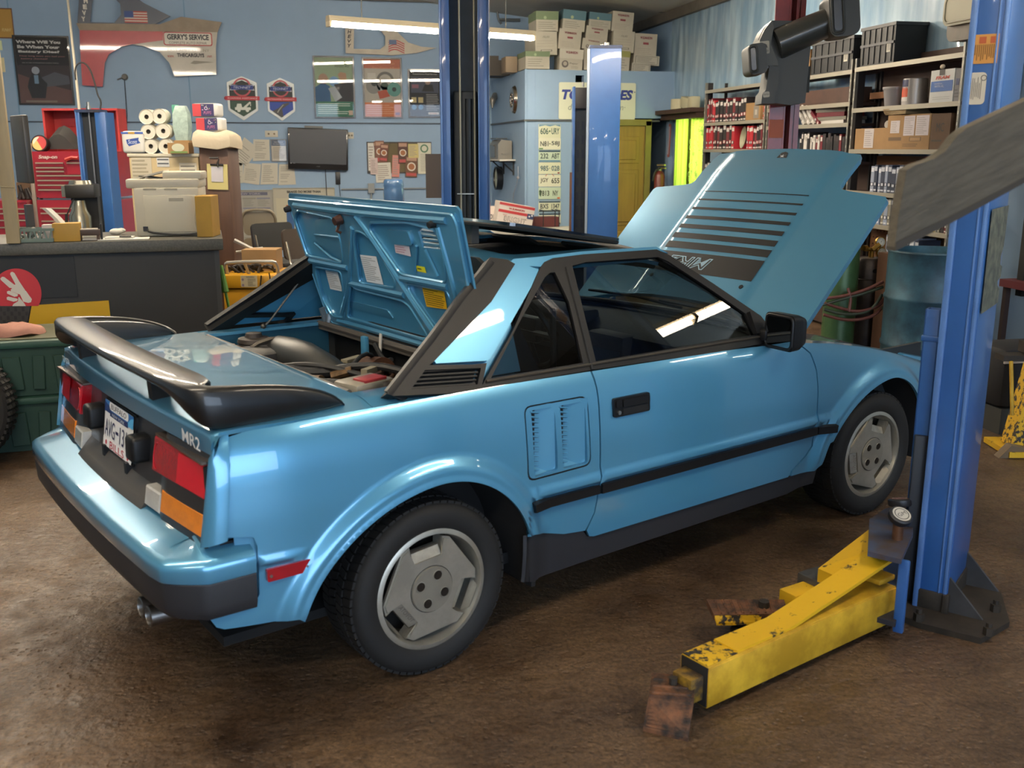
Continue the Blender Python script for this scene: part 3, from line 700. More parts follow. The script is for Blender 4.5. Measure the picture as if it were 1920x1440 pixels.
# exhaust tips
for x, y in ((-.79, -.545), (-.79, -.475)):
    b = MB(); b.lathe([(.028, 0), (.031, .002), (.031, .30), (.027, .30), (.027, .004), (.028, 0)], frame((x, y, .335), (0, 1, 0), (0, 0, 1)) , 20); 
    o = b.obj('exhaust_tip', M('exhaust_steel', '8b8782', .35, 1, var=.3, vscale=20), car); 
    b = MB(); b.cyl((x+.05, y, .335), (x+.06, y, .335), .027); b.obj('exhaust_bore', DARK, o)
b = MB(); b.box((-.40, -.30, .43), (.22, .7, .13), bev=.05); b.obj('muffler', M('muffler_steel', '54504b', .6, .6), car)
# -- spoiler
def spoiler():
    b = MB()
    K = np.array([(-.722, 0, .985, 1.008, .118), (-.720, .2, .985, 1.008, .118), (-.714, .42, .985, 1.008, .118), (-.706, .55, .980, 1.008, .116), (-.698, .63, .962, 1.007, .108), (-.684, .688, .930, 1.005, .085), (-.658, .720, .902, 1.003, .062), (-.615, .731, .888, 1.0, .052), (-.52, .730, .887, .992, .045), (-.42, .725, .888, .978, .038), (-.33, .718, .890, .955, .033), (-.27, .712, .892, .928, .030), (-.238, .707, .893, .902, .026)])
    for _ in range(2):
        q = [K[0]]
        for a, c in zip(K, K[1:]): q += [a*.75+c*.25, a*.25+c*.75]
        K = np.array(q+[K[-1]])
    P = np.vstack([K[::-1]*[1, -1, 1, 1, 1], K[1:]]); secs = []
    for k, (x, y, zb, zt, ch) in enumerate(P):
        a, c = P[max(0, k-1)], P[min(len(P)-1, k+1)]; t = Vector((c[0]-a[0], c[1]-a[1], 0)).normalized(); n = Vector((t.y, -t.x, 0)); o = Vector((x, y, 0)); zi = zb+.006*smst(.95, .98, zb)
        secs.append([o+n*d+Vector((0, 0, z)) for d, z in ((.004, zb), (0, zb+.006), (0, zt-.010), (.008, zt), (ch*.5, zt+.003), (ch-.008, zt), (ch, zt-.008), (ch-.006, min(zi, zt-.014)))])
    b.loft(secs)
    o = b.obj('rear_spoiler', GLOSSBLK, car, smooth=60, label='gloss black rear spoiler')
    for y in (-.31, .46):
        q = MB(); q.box((-.635, y, .938), (.05, .035, .11), taper=1.2); q.obj('spoiler_leg', BLK, o)
spoiler()
# -- greenhouse: roof
def roof_fn(x, y):
    f = y/.56; z = 1.255-.030*f*f-.012*max(0, abs(f)-.8)/.2*1.0; z -= .03*smst(.62, .40, x)+.03*smst(1.05, 1.24, x)
    return (x+.05*(1-f*f)*(-1 if x < .6 else (.6 if x > 1.0 else 0))*(abs(x-.8)/.4), y, z)
roof_out = [(.44, -.555), (.44, .555), (1.215, .545), (1.215, -.545)]
hole = rrect(.60, -.37, 1.12, .37, .05)
patch('roof_panel', roof_out, roof_fn, PAINT, car, [hole], .04, .014, flip=False)
# raised sunroof glass
b = MB(); m = T(1.13, 0, 1.262) @ Matrix.Rotation(math.radians(9.0), 4, 'Y')
b.prism(rrect(-.55, -.385, .02, .385, .05), .012, m); sr = b.obj('sunroof_panel', M('sunroof_glass', '15171a', .12, coat=1), car, label='black glass sunroof tilted open')
b = MB(); b.tube([m @ Vector((*p, -.004)) for p in rrect(-.545, -.38, .015, .38, .05)], .009, 6, closed=True); b.obj('sunroof_seal', RUB, sr)
b = MB(); b.box(m @ Vector((-.44, -.02, -.04)), (.035, .05, .075)); b.obj('sunroof_latch', M('latch_grey', '5c5a55', .5), sr)
b = MB(); b.box((.86, 0, 1.205), (.60, .80, .01)); b.obj('sunroof_tray', DARK, car)
# side window frames, glass, pillar panels on the upper body side
fr_out = [(.212, .884), (.40, 1.034), (.56, 1.186), (.592, 1.215), (.620, 1.233), (.66, 1.243), (.80, 1.247), (1.163, 1.243), (1.222, 1.217), (1.39, 1.109), (1.60, .968), (1.64, .90), (1.60, .872), (1.38, .868), (.68, .882)]
hq = [(.262, .908), (.45, 1.068), (.60, 1.185), (.628, 1.198), (.650, 1.198), (.668, 1.10), (.645, .908)]
hd = [(.702, .906), (.722, 1.10), (.735, 1.213), (.80, 1.221), (1.155, 1.217), (1.20, 1.198), (1.36, 1.093), (1.515, .985), (1.53, .905)]
both('window_frame', fr_out, up_fn, BLK, [hq, hd], .04, .02, label='black window surround')
both('quarter_window', hq, lambda sg: up_fn(sg, -.010), GLASSD, (), .06, .004, back=False)
both('door_window', hd, lambda sg: up_fn(sg, -.010), GLASS, (), .06, .004, back=False)
for sg in (-1, 1):   # pillar line between the two windows, belt weatherstrip
    b = MB(); b.tube([up_fn(sg, .002)(*q) for q in ((.673, .884), (.690, 1.05), (.705, 1.21))], .006, 6); b.obj('pillar_seal', RUB, car)
    b = MB(); b.tube([up_fn(sg, .003)(x, .900-.004*(x-.7)) for x in np.linspace(.24, 1.60, 12)], .005, 6); b.obj('belt_strip', M('strip_grey', '4b463f', .35, .4), car)
    b = MB(); b.prism([(0, 0), (.085, 0), (.0, .09)], .02, frame(up_fn(sg, -.006)(1.525, .905), (1, 0, 0), (0, -sg*.5, 1)) if sg < 0 else frame(up_fn(sg, -.02)(1.525, .905), (1, 0, 0), (0, -.5, 1))); b.obj('mirror_sail', BLK, car)
cp = [(.478, 1.232), (.52, 1.236), (.575, 1.215), (.595, 1.208), (.44, 1.085), (.283, .962), (.27, .958), (.085, .972), (.078, .982)]
both('roof_pillar_panel', cp, lambda sg: up_fn(sg, -.004), PAINT, (), .04, .03, label='teal buttress panel behind the side window')
# upper pillar panel to roof bridge
both('roof_rail', [(.44, 1.225), (.50, 1.250), (.62, 1.250), (.80, 1.256), (1.17, 1.252), (1.22, 1.226), (1.163, 1.240), (.80, 1.243), (.66, 1.239), (.60, 1.218), (.50, 1.23)], lambda sg: up_fn(sg, -.006), PAINT, (), .05, .02)
butt = [(.40, 1.262), (.468, 1.250), (.492, 1.235), (.35, 1.128), (.075, .980), (.055, .972), (.212, .955), (.262, .953), (.215, .886), (.10, .886), (-.095, .905), (-.112, .914), (.1, 1.045)]
vh = [(.035, .960), (.235, .942), (.205, .898), (-.03, .915)]
both('buttress_trim', butt, lambda sg: up_fn(sg, .003), BLK, [vh], .04, .05, label='black trim along the flying buttress')
for sg in (-1, 1):
    b = MB()
    for k in range(5):
        f = k/4; a = (.030-.058*f, .955-.040*f); c = (.232-.03*f, .939-.041*f)
        b.tube([up_fn(sg, -.008)(*a), up_fn(sg, -.008)(*c)], .0045, 5)
    b.obj('vent_louvre', BLK, car); b = MB(); b.prism([(p[0], p[1]) for p in vh], .004, Matrix(((1, 0, 0, 0), (0, -.53, 1, 0), (0, 1, .53, 0), (0, 0, 0, 1))) if False else Matrix())
    b.bm.clear(); b.face([up_fn(sg, -.025)(*q) for q in vh]); b.obj('vent_floor', DARK, car)
    # inner face of the buttress
    patch('buttress_inner', [(-.06, .905), (.40, .905), (.44, 1.21), (.38, 1.22)], (lambda sg: lambda x, z: (x, sg*(yu(z)-.034), z))(sg), PAINT_IN, car, (), .06, .006, flip=(sg < 0))
    b = MB(); b.loft([[up_fn(sg, .004)(x, z), up_fn(sg, .004)(x-.012, z+.012), up_fn(sg, -.022)(x-.008, z+.008), up_fn(sg, -.03)(x+.04, z-.03), up_fn(sg, -.022)(x+.05, z-.03)] for x, z in ((-.10, .908), (.1, 1.040), (.25, 1.145), (.41, 1.245))]); b.obj('buttress_cap', BLK, car)
# rear window
b = MB(); wq = [(-.50, .94), (.50, .94), (.465, 1.20), (.40, 1.225), (-.40, 1.225), (-.465, 1.20)]
rw = lambda y, z: (.40+(z-.94)*.10-.02*(1-(y/.5)**2), y, z)
patch('rear_window', wq, rw, GLASSD, car, (), .08, .004, back=False)
patch('rear_window_frame', [(-.56, .90), (.56, .90), (.52, 1.22), (.45, 1.252), (-.45, 1.252), (-.52, 1.22)], lambda y, z: (rw(y, z)[0]-.006, y, z), BLK, car, [[(-.49, .95), (.49, .95), (.455, 1.195), (.39, 1.215), (-.39, 1.215), (-.455, 1.195)]], .06, .02)
# windscreen and scuttle
def ws(y, v):
    f = abs(y); a = (1.215-.05*f*f+.02, .548, 1.232-.03*f*f); c = (1.86-.24*f*f, .715, .872+.02*f*f)
    return (a[0]+(c[0]-a[0])*v+.03*math.sin(PI*v), y*(a[1]+(c[1]-a[1])*v), a[2]+(c[2]-a[2])*v+.012*math.sin(PI*v))
patch('windscreen', [(-1, .03), (1, .03), (1, .97), (-1, .97)], ws, GLASS, car, (), .12, .004, back=False)
b = MB()
for sg in (-1, 1): b.tube([ws(sg*.99, v) for v in np.linspace(0, 1, 8)], .022, 8)
b.tube([ws(y, .01) for y in np.linspace(-1, 1, 12)], .016, 8); b.tube([ws(y, 1.0) for y in np.linspace(-1, 1, 12)], .014, 8); b.obj('windscreen_frame', BLK, car)
b = MB(); b.tube([ws(-.1, .93), ws(.25, .86), ws(.62, .84)], .007, 6); b.tube([ws(-.72, .95), ws(-.4, .87), ws(.05, .86)], .007, 6); b.obj('wiper', BLK, car)
patch('scuttle_panel', [(-.70, 0), (.70, 0), (.70, 1), (-.70, 1)], lambda y, v: (1.86-.24*(y/.715)**2+(.10+.10*(y/.7)**2)*v, y, .868-.03*v), BLK, car, (), .1, .01, flip=True)
# mirrors
for sg in (-1, 1):
    b = MB(); c = Vector((1.565, sg*.83, .928)); M4 = T(c) @ rz(sg*.10)
    secs = []
    for d, w, h in ((.0, .07, .066), (-.012, .076, .070), (-.012, .07, .066), (.03, .074, .068), (.07, .06, .055), (.085, .042, .04)):
        secs.append([M4 @ Vector((d, p[0], p[1])) for p in rrect(-w, -h, w, h, .022, 4)])
    b.loft([secs[1], secs[3], secs[4], secs[5]]); mo = b.obj('door_mirror', BLK, car, label='black door mirror')
    b = MB(); b.prism(rrect(-.062, -.055, .062, .055, .016), .003, M4 @ frame((-.0145, 0, 0), (0, -1, 0), (0, 0, 1))); b.obj('mirror_glass', M('mirror_silver', '8a949c', .03, 1), mo)
    b = MB(); b.tube([M4 @ Vector((-.0135, p[0], p[1])) for p in rrect(-.068, -.061, .068, .061, .018)], .006, 6, closed=True); b.obj('mirror_rim', BLK, mo)
    b = MB(); b.box((1.59, sg*.745, .905), (.09, .05, .045), bev=.01); b.obj('mirror_arm', BLK, mo)
# -- raised front hood
TH = math.radians(44.4265); H0 = Vector((1.805, 0, .848)); cth, sth = math.cos(TH), math.sin(TH)
def hood_fn(t, s):
    d = abs(t)-.322; n = -.03*t*t-.006*smst(0, .02, d)-.035*smst(.9, 1.12, s)*1.0*(0.6)+.002
    return (H0.x+s*cth-n*sth, t, H0.z+s*sth+n*cth)
ho = [(-.70, .02), (-.45, .09), (-.2, .115), (0, .12), (.2, .115), (.45, .09), (.70, .02)]+[(.705, .45), (.705, .80), (.69, .817), (.50, .835), (.455, .845), (.44, .865), (.435, 1.04), (.42, 1.078), (.25, 1.098), (0, 1.106), (-.25, 1.098), (-.42, 1.078), (-.435, 1.04), (-.44, .865), (-.455, .845), (-.50, .835), (-.69, .817), (-.705, .80), (-.705, .45)]
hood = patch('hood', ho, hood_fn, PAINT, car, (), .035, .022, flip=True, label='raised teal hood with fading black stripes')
for s0, s1 in ((.785, .791), (.726, .737), (.664, .680), (.601, .622), (.538, .565), (.473, .508), (.408, .451), (.265, .387)):
    patch('hood_stripe', [(-.318, s0), (.318, s0), (.318, s1), (-.318, s1)], (lambda t, s: tuple(Vector(hood_fn(t, s))+Vector((-sth, 0, cth))*.0008)), M('stripe_black', '15161a', .3, coat=.6), hood, (), .05, 0, flip=True)
def hood_print(t, s): return frame(Vector(hood_fn(t, s))+Vector((-sth, 0, cth))*.0016, (0, 1, 0), (-cth, 0, -sth))
p = Print(hood_print(.10, .325)); p.text('MR2', 0, 0, .072, '9fc4d8', 1, w=.27, shear=.25, bold=.03); p.text('MR2', 0, 0, .063, '15161a', 2, w=.256, shear=.25, bold=-.01); p.obj('hood_lettering', hood)
p = Print(hood_print(-.004, 1.055)); p.poly([(-.03, .02), (-.02, -.016), (.0, -.024), (.02, -.016), (.03, .02)], '14151a', 1).poly([(-.022, -.006), (-.004, .004), (0, -.006), (.004, .004), (.022, -.002), (.006, .008), (.012, .014), (-.012, .014), (-.004, .006)], 'c9cdd0', 2); p.obj('hood_emblem', hood)
b = MB()
for t in (-.285, .275): b.cyl(Vector(hood_fn(t, .228)), Vector(hood_fn(t, .228))+Vector((-sth, 0, cth))*.003, .011, n=14)
b.obj('washer_nozzle', DARK, hood)
b = MB(); b.tube([(2.0, .62, .82), (2.28, .60, 1.22)], .006, 6); b.obj('hood_prop', STEEL, car)
# -- front end: luggage well, nose, lamp pods
b = MB(); b.box((2.38, 0, .42), (1.02, 1.26, .02)); b.box((1.90, 0, .60), (.02, 1.26, .38)); b.box((2.88, 0, .50), (.02, 1.26, .20))
for y in (-.64, .64): b.box((2.36, y, .56), (1.0, .02, .30))
b.obj('luggage_well', M('well_dark', '20262a', .7), car)
for sg in (-1, 1):
    patch('wing_top', [(1.80, .66), (2.95, .62), (2.95, 1), (1.80, 1)], (lambda sg: lambda x, f: (x, sg*(f*(ys(x, S(x))+.002)), S(x)+.004-.02*smst(.95, 1, f)+.012*(1-f)/.3))(sg), PAINT, car, (), .06, .012, flip=(sg < 0))
    b = MB(); b.box((2.80, sg*.56, .60), (.30, .25, .11), Matrix.Rotation(.22, 4, 'Y'), bev=.02); b.obj('headlamp_pod', PAINT, car, label='teal pop-up headlamp cover')
nz, nzL = polyf([(2.88, .615), (3.02, .575), (3.10, .535), (3.125, .50)], 2)
patch('nose_panel', [(0, -.64), (nzL, -.64), (nzL, .64), (0, .64)], lambda u, y: (nz(u)[0]-.10*(y/.65)**2, y, nz(u)[1]), PAINT, car, (), .05, .012)
b = MB(); b.loft([[(x-.16*(y/.75)**2*(1), y, z) for x, z in ((2.98, .52), (3.12, .51), (3.155, .46), (3.15, .38), (3.10, .30), (2.98, .28))] for y in np.linspace(-.765, .765, 19)]); b.obj('front_bumper', BUMPBLK, car, label='black front bumper')
b = MB(); b.prism(rrect(-.30, -.02, .30, .02, .008), .01, frame((3.155, 0, .43), (0, 1, 0), (0, 0, 1))); b.obj('front_grille', DARK, car)
# spare wheel and scuttle clutter inside the well
b = MB(); b.lathe([(.12, .0), (.25, -.01), (.285, .04), (.27, .09), (.2, .10), (.12, .09)], T(2.42, .05, .47), 28); b.obj('spare_tyre', RUB, car)
# -- engine lid standing open
LA, LB = Vector((.37, 0, .905)), Vector((.225, 0, 1.434)); LU = (LB-LA).normalized(); LN = Vector((-LU.z, 0, LU.x)); LL = (LB-LA).length
def lid_fn(n): return lambda y, s: tuple(LA+LU*s+LN*n+Vector((0, y, 0)))
def lidpt(y, s, n): return Vector(lid_fn(n)(y, s))
lo = [(-.545, -.01), (.545, -.01), (.575, .08), (.612, .50), (.615, .535), (.60, .548), (-.60, .548), (-.615, .535), (-.612, .50), (-.575, .08)]
VH = [(-.335, .395), (-.455, .397), (-.468, .46), (-.39, .478), (-.335, .45)]
lid = patch('engine_lid', lo, lid_fn(-.010), PAINT, car, [VH], .06, .008, flip=False, label='engine lid standing open, ribbed inside towards the camera')
patch('lid_inner_skin', [(-.53, .0), (.53, .0), (.60, .50), (.59, .53), (-.59, .53), (-.60, .50)], lid_fn(-.0008), PAINT_IN, lid, [VH], .08, .001, back=False, flip=True)
# inner frame: one stamped sheet standing proud, with window-like openings
ops = [[(.555, .10), (.535, .245), (.30, .25), (.385, .04), (.50, .03)],                      # lower left
       [(.575, .29), (.585, .455), (.54, .485), (.235, .468), (.225, .39), (.262, .285)],           # upper left
       [(.175, .215), (.115, .40), (.085, .43), (.03, .425), (-.02, .40), (-.115, .262), (-.10, .225)],   # centre triangle
       [(.37, .045), (.255, .205), (.22, .185), (-.13, .18), (-.17, .165), (-.25, .055), (-.2, .042)],       # lower centre
       [(-.04, .468), (-.025, .44), (-.165, .285), (-.46, .285), (-.485, .39), (-.475, .47), (-.30, .485)],    # upper right
       [(-.19, .255), (-.455, .26), (-.45, .13), (-.43, .06), (-.345, .055), (-.20, .215)]]              # lower right
ops = [rpoly(o, .03) for o in ops]
lf = [(-.53, .0), (.53, .0), (.562, .08), (.60, .50), (.59, .525), (-.59, .525), (-.60, .50), (-.562, .08)]
fro = patch('lid_frame', lf, lid_fn(.014), PAINT, lid, ops, .05, .016, back=False, flip=True)
b = MB()
for o in ops:   # rolled lips round the openings
    b.tube([lidpt(q[0], q[1], .012) for q in o], .006, 6, closed=True)
b.tube([lidpt(q[0], q[1], .011) for q in rpoly(lf, .02)], .006, 6, closed=True); b.obj('frame_lip', PAINT, lid)
b = MB()
for P in ([(.05, .485), (-.01, .43), (-.135, .275), (-.2, .19), (-.31, .06)], [(.10, .44), (.19, .30), (.26, .20), (.40, .06)], [(.25, .205), (.0, .205), (-.15, .205)], [(.56, .27), (.40, .27), (.235, .27)], [(-.16, .27), (-.30, .272), (-.46, .272)], [(.55, .505), (.2, .50), (-.2, .50), (-.55, .505)], [(.46, .018), (.2, .02), (-.2, .02), (-.46, .018)], [(-.49, .48), (-.50, .3), (-.485, .1)]):
    b.tube([lidpt(q[0], q[1], .011) for q in P], .013, 8, sm=1)
b.obj('frame_bead', PAINT, lid)
# pressed panel with diagonal bead, upper left; smaller pressings on the right
b = MB(); mm = Matrix((Vector((0, 1, 0)).to_4d(), LU.to_4d(), LN.to_4d(), (0, 0, 0, 1))).transposed(); mm.translation = LA
mm = Matrix(((0, LU.x, LN.x, LA.x), (1, 0, 0, 0), (0, LU.z, LN.z, LA.z), (0, 0, 0, 1)))
b.prism(rpoly([(.41, .455), (.235, .465), (.235, .29), (.46, .36)], .03), .012, mm, z0=-.002)
b.tube([lidpt(.475, .35, .008), lidpt(.36, .30, .010), lidpt(.27, .285, .008)], .006, 6); b.tube([lidpt(.45, .388, .011), lidpt(.24, .392, .011)], .005, 6)
b.prism(rpoly([(-.13, .445), (-.28, .45), (-.29, .40), (-.15, .395)], .015), .010, mm, z0=-.002)
b.tube([lidpt(-.31, .40, .004), lidpt(-.25, .30, .004)], .006, 6); b.tube([lidpt(-.36, .39, .004), lidpt(-.40, .30, .004)], .006, 6)
b.prism(rpoly([(.03, .12), (.35, .12), (.36, .09), (.0, .09)], .01), .004, mm, z0=-.001)
b.obj('lid_pressing', PAINT, lid)
b = MB()
for k in range(5): b.tube([lidpt(-.335-.002*k, .405+.0145*k, -.014), lidpt(-.462, .405+.0145*k, -.014)], .005, 5)
b.obj('vent_slats', PAINT, lid)
b = MB()
for q in ((-.475, .492), (.60, .49)): b.cyl(lidpt(q[0], q[1], .012), lidpt(q[0], q[1], .037), .014, .011, 12)
b.obj('lid_stop', RUB, lid)
b = MB(); b.cyl(lidpt(.168, .470, .018), lidpt(.168, .470, .046), .020, .016, 12); b.tube([lidpt(.168, .455, .03), lidpt(.160, .435, .05), lidpt(.15, .425, .04)], .006, 6); b.obj('lid_latch', M('latch_rust', '4c3128', .5, .5), lid)
def sticker(pts, c, seed, n=.0, base=lid, txt=None):
    b = Print(mm @ T(0, 0, n+.0015)); b.poly(pts, c, 1); us = [q[0] for q in pts]; vs = [q[1] for q in pts]
    r = random.Random(seed); u0, u1, v0, v1 = min(us)+.008, max(us)-.008, min(vs)+.008, max(vs)-.008
    n_ = max(2, int((v1-v0)/.008))
    for k in range(n_):
        v = v0+(v1-v0)*(k+.3)/n_; b.rect(u1-(u1-u0)*r.uniform(.5, 1), v, u1, v+.0028, txt or '9a9a98', 2)
    return b.obj('sticker', base)
sticker([(.125, .330), (.0, .334), (.004, .224), (.13, .222)], 'd9dadb', 1); sticker([(.465, .236), (.358, .243), (.363, .154), (.472, .153)], 'cfd1d2', 2)
sticker([(-.158, .398), (-.257, .393), (-.251, .356), (-.151, .361)], 'cdc3c9', 3, .0, lid, 'b07a86'); sticker([(-.267, .325), (-.325, .325), (-.326, .304), (-.268, .304)], 'd7d21c', 4, .0, lid, '55541a'); sticker([(-.272, .247), (-.412, .253), (-.402, .181), (-.268, .173)], 'e0b012', 5, .0, lid, '6a5210')
b = MB()
for sg in (-1, 1): b.tube([(.40, sg*.52, .86), (.345, sg*.535, .90), (.36, sg*.54, .96)], .012, 6); b.box((.352, sg*.555, .925), (.05, .012, .09), Matrix.Rotation(-.27, 4, 'Y'))
b.obj('lid_hinge', M('hinge_grey', '7c878e', .4, .6), car)
b = MB(); b.tube([(.09, .60, .905), (.12, .60, .93), (.305, .595, 1.135)], .0042, 8); b.ball((.31, .593, 1.14), .012); b.ball((.085, .60, .905), .012); b.obj('lid_prop', M('prop_grey', '55524c', .4, .6), car)
# -- engine bay
BAYM = M('bay_grime', '2a2824', .7, var=.5, vscale=9); ALU = M('dirty_alloy', '6d675e', .5, .6, var=.5, vscale=14); RUST = M('rusty_iron', '5d3a25', .75, .3, var=.5, vscale=18)
b = MB(); b.box((.11, 0, .50), (.58, 1.09, .02)); b.box((-.175, 0, .68), (.02, 1.09, .38)); b.box((.385, 0, .70), (.02, 1.09, .40)); b.box((.385, 0, .80), (.02, 1.22, .20)); b.box((-.175, 0, .79), (.02, 1.22, .20)); b.obj('bay_tub', M('bay_dark', '121416', .8), car)
for sg in (-1, 1):
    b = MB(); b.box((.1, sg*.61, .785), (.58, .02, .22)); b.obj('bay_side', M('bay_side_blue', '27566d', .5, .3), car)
b = MB(); b.loft([[(.385, y, .90), (.33, y, .89), (.33, y, .87), (.395, y, .85)] for y in (-.60, .60)]); b.tube([(.335, y, .893) for y in np.linspace(-.6, .6, 9)], .013, 8); b.obj('bay_weatherstrip', M('seal_grey', '4d4842', .6), car)
b = MB(); b.tube([(-.155, .58, .893), (-.155, -.58, .893)], .010, 8); b.obj('bay_weatherstrip_rear', M('seal_grey', '4d4842', .6), car)
def strut(y):
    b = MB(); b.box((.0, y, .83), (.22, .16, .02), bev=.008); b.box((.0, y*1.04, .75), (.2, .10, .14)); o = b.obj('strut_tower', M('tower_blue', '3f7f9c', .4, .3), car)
    b = MB(); b.lathe([(.0, .05), (.03, .05), (.035, .035), (.06, .03), (.065, .015), (.058, .012), (.068, .0), (.07, -.01)], T(.0, y, .852), 24); b.obj('strut_mount', M('mount_brown', '2e2620', .6), o)
    for a in (.5, 2.6, 4.7):
        b = MB(); b.cyl((.0+.085*math.cos(a), y+.06*math.sin(a), .84), (.0+.085*math.cos(a), y+.06*math.sin(a), .862), .008, n=6); b.obj('nut', M('nut_dark', '32302c', .5, .6), o)
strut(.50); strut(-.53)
def bay(name, fn, m, label=None):
    b = MB(); fn(b); o = b.obj(name, m, car, label=label); o.location.z = .045; return o
bay('air_duct', lambda b: b.loft([[Vector((x+w*.9*math.cos(a)*.6, y, z+h*math.sin(a))) for a in np.linspace(0, 2*PI, 17)[:-1]] for x, y, z, w, h in ((.06, .40, .80, .10, .055), (.055, .30, .795, .12, .07), (.06, .16, .78, .13, .085), (.08, .02, .755, .12, .08), (.12, -.10, .72, .09, .06))]), M('duct_black', '2b2c2a', .42), 'black moulded air duct')
bay('air_box', lambda b: b.box((.02, .37, .73), (.30, .20, .18), .1, bev=.03), M('airbox_black', '1f1e1c', .5))
bay('duct_clamp', lambda b: b.tube([(-.08, .43, .79), (.0, .40, .845), (.10, .37, .845), (.16, .35, .80)], .010, 6, sm=1), M('clamp', '4a443c', .5, .5))
bay('distributor', lambda b: (b.cyl((.22, -.02, .76), (.22, -.13, .78), .062, .055, 18), b.cyl((.22, -.13, .78), (.22, -.19, .79), .035, .03, 14), b.tube([(.22, -.19, .79), (.21, -.28, .80)], .016, 8)), RUST, 'rusty brown pulley and housing')
bay('alternator', lambda b: (b.cyl((.16, -.20, .70), (.16, -.32, .70), .075, n=20), b.cyl((.16, -.32, .70), (.16, -.36, .70), .045, n=16)), M('alternator_dark', '23211f', .5, .5))
bay('engine_block', lambda b: b.box((.10, -.10, .60), (.34, .70, .16), bev=.03), ALU)
bay('cam_cover', lambda b: (b.box((.05, -.14, .70), (.11, .52, .07), bev=.02), b.box((.19, -.12, .70), (.10, .46, .07), bev=.02)), M('cam_grime', '3b342b', .6, .4, var=.5, vscale=14))
bay('mount_bracket', lambda b: (b.box((.31, -.33, .77), (.03, .05, .20)), b.box((.29, -.40, .80), (.05, .11, .14))), RUST)
bay('hoses', lambda b: [b.tube(P, r, 8, sm=2) for P, r in (([(.0, -.02, .78), (.08, -.12, .82), (.18, -.26, .83), (.26, -.46, .78), (.28, -.56, .70)], .014), ([(-.10, .10, .80), (-.02, -.05, .83), (.10, -.20, .80), (.12, -.30, .78)], .011), ([(-.14, -.16, .80), (-.04, -.28, .81), (.08, -.42, .79), (.16, -.55, .80)], .013), ([(.26, .0, .86), (.27, -.05, .80), (.26, -.12, .82)], .009), ([(-.12, .26, .78), (-.10, .12, .77), (-.08, .0, .75)], .016), ([(.30, .02, .70), (.20, -.08, .87), (.05, -.15, .80), (-.05, -.1, .74)], .008), ([(-.14, .02, .82), (-.05, -.06, .80), (.05, -.10, .80)], .02))], HOSE)
bay('plug_leads', lambda b: [b.tube([(.22, -.17, .79), (.12+.02*k, -.20-.06*k, .83-.01*k), (.05, -.02-.12*k, .75)], .006, 6, sm=2) for k in range(4)], M('lead_brown', '3f2a1d', .6))
bay('pipe_fittings', lambda b: [b.cyl((x, y, z), (x+dx, y+dy, z+dz), r, n=10) for x, y, z, dx, dy, dz, r in ((-.1, -.08, .78, .05, -.1, .01, .026), (-.06, -.2, .77, .08, -.05, .0, .022), (.02, -.12, .79, .06, -.04, .02, .018), (-.12, .04, .76, .02, -.12, .0, .022), (.24, -.38, .72, .0, -.08, .05, .024), (-.12, -.30, .79, .1, -.14, 0, .03))], M('fitting_brass', '6a5236', .5, .6, var=.5, vscale=30))
bay('white_tag', lambda b: b.box((.315, .055, .82), (.004, .016, .13), Matrix.Rotation(.12, 4, 'X')), M('tag_white', 'cfcac0', .6))
bay('pale_bracket', lambda b: (b.box((.13, -.22, .815), (.12, .025, .03), .5), b.box((.20, .06, .80), (.10, .03, .012), .4)), M('pale_metal', 'a39a82', .5, .4))
bay('reservoir', lambda b: b.box((-.06, -.50, .84), (.16, .12, .05), .2, bev=.015), M('reservoir_cloudy', '8a8374', .4, var=.3)); bay('reservoir_cap', lambda b: b.box((-.05, -.52, .866), (.09, .06, .012), .2, bev=.004), M('cap_red', '8e2a2c', .4))
bay('bay_stay', lambda b: b.box((.28, .11, .76), (.02, .035, .22), bev=.005), PAINT_IN)
# -- cabin
CAB = M('cabin_navy', '141a26', .8); CABG = M('cabin_grey', '1b1b1c', .7, bump=.1, bscale=80)
b = MB(); b.box((1.0, 0, .26), (1.45, 1.36, .04)); b.box((.40, 0, .58), (.03, 1.3, .66)); b.box((1.80, 0, .56), (.03, 1.34, .6)); b.obj('cabin_tub', M('cabin_black', '0d0e11', .9), car)
for sg in (-1, 1):
    b = MB(); b.box((1.2, sg*.69, .58), (1.15, .04, .62), bev=.02); b.obj('door_card', CAB, car)
    q = MB(); y = sg*.34
    q.box((.98, y, .40), (.50, .46, .14), bev=.05); q.loft([[(.80-.30*f, y+sx*(.22-.05*max(0, f-.6)), .44+.62*f+dz) for sx, dz in ((-1, 0), (1, 0))]+[(.66-.28*f, y+sx*(.22-.05*max(0, f-.6)), .40+.62*f) for sx in (1, -1)] for f in np.linspace(0, .95, 6)]); q.box((.47, y, 1.07), (.09, .24, .15), Matrix.Rotation(-.3, 4, 'Y'), bev=.03); q.obj('seat', CAB, car)
b = MB(); b.loft([[(1.40, y, .70), (1.42, y, .82), (1.50, y, .865), (1.82, y, .85), (1.82, y, .55), (1.50, y, .55)] for y in (-.68, .68)]); b.box((1.44, .34, .87), (.16, .40, .07), bev=.03); b.box((1.42, -.05, .70), (.12, .24, .26), bev=.02); dash = b.obj('dashboard', CABG, car)
b = MB(); b.prism(rrect(-.11, -.045, .11, .045, .006), .004, frame((1.355, -.05, .72), (0, -1, 0), (0, 0, 1))); b.obj('radio', M('radio_face', '3b4248', .25), dash)
b = MB(); b.box((1.12, 0, .42), (.66, .18, .22), bev=.03); b.obj('centre_console', CAB, car)
wm = frame((1.24, .34, .80), (0, -1, 0), (-.42, 0, 1)); b = MB(); b.tube([wm @ Vector((.185*math.cos(a), .185*math.sin(a), 0)) for a in np.linspace(0, 2*PI, 33)[:-1]], .014, 8, closed=True)
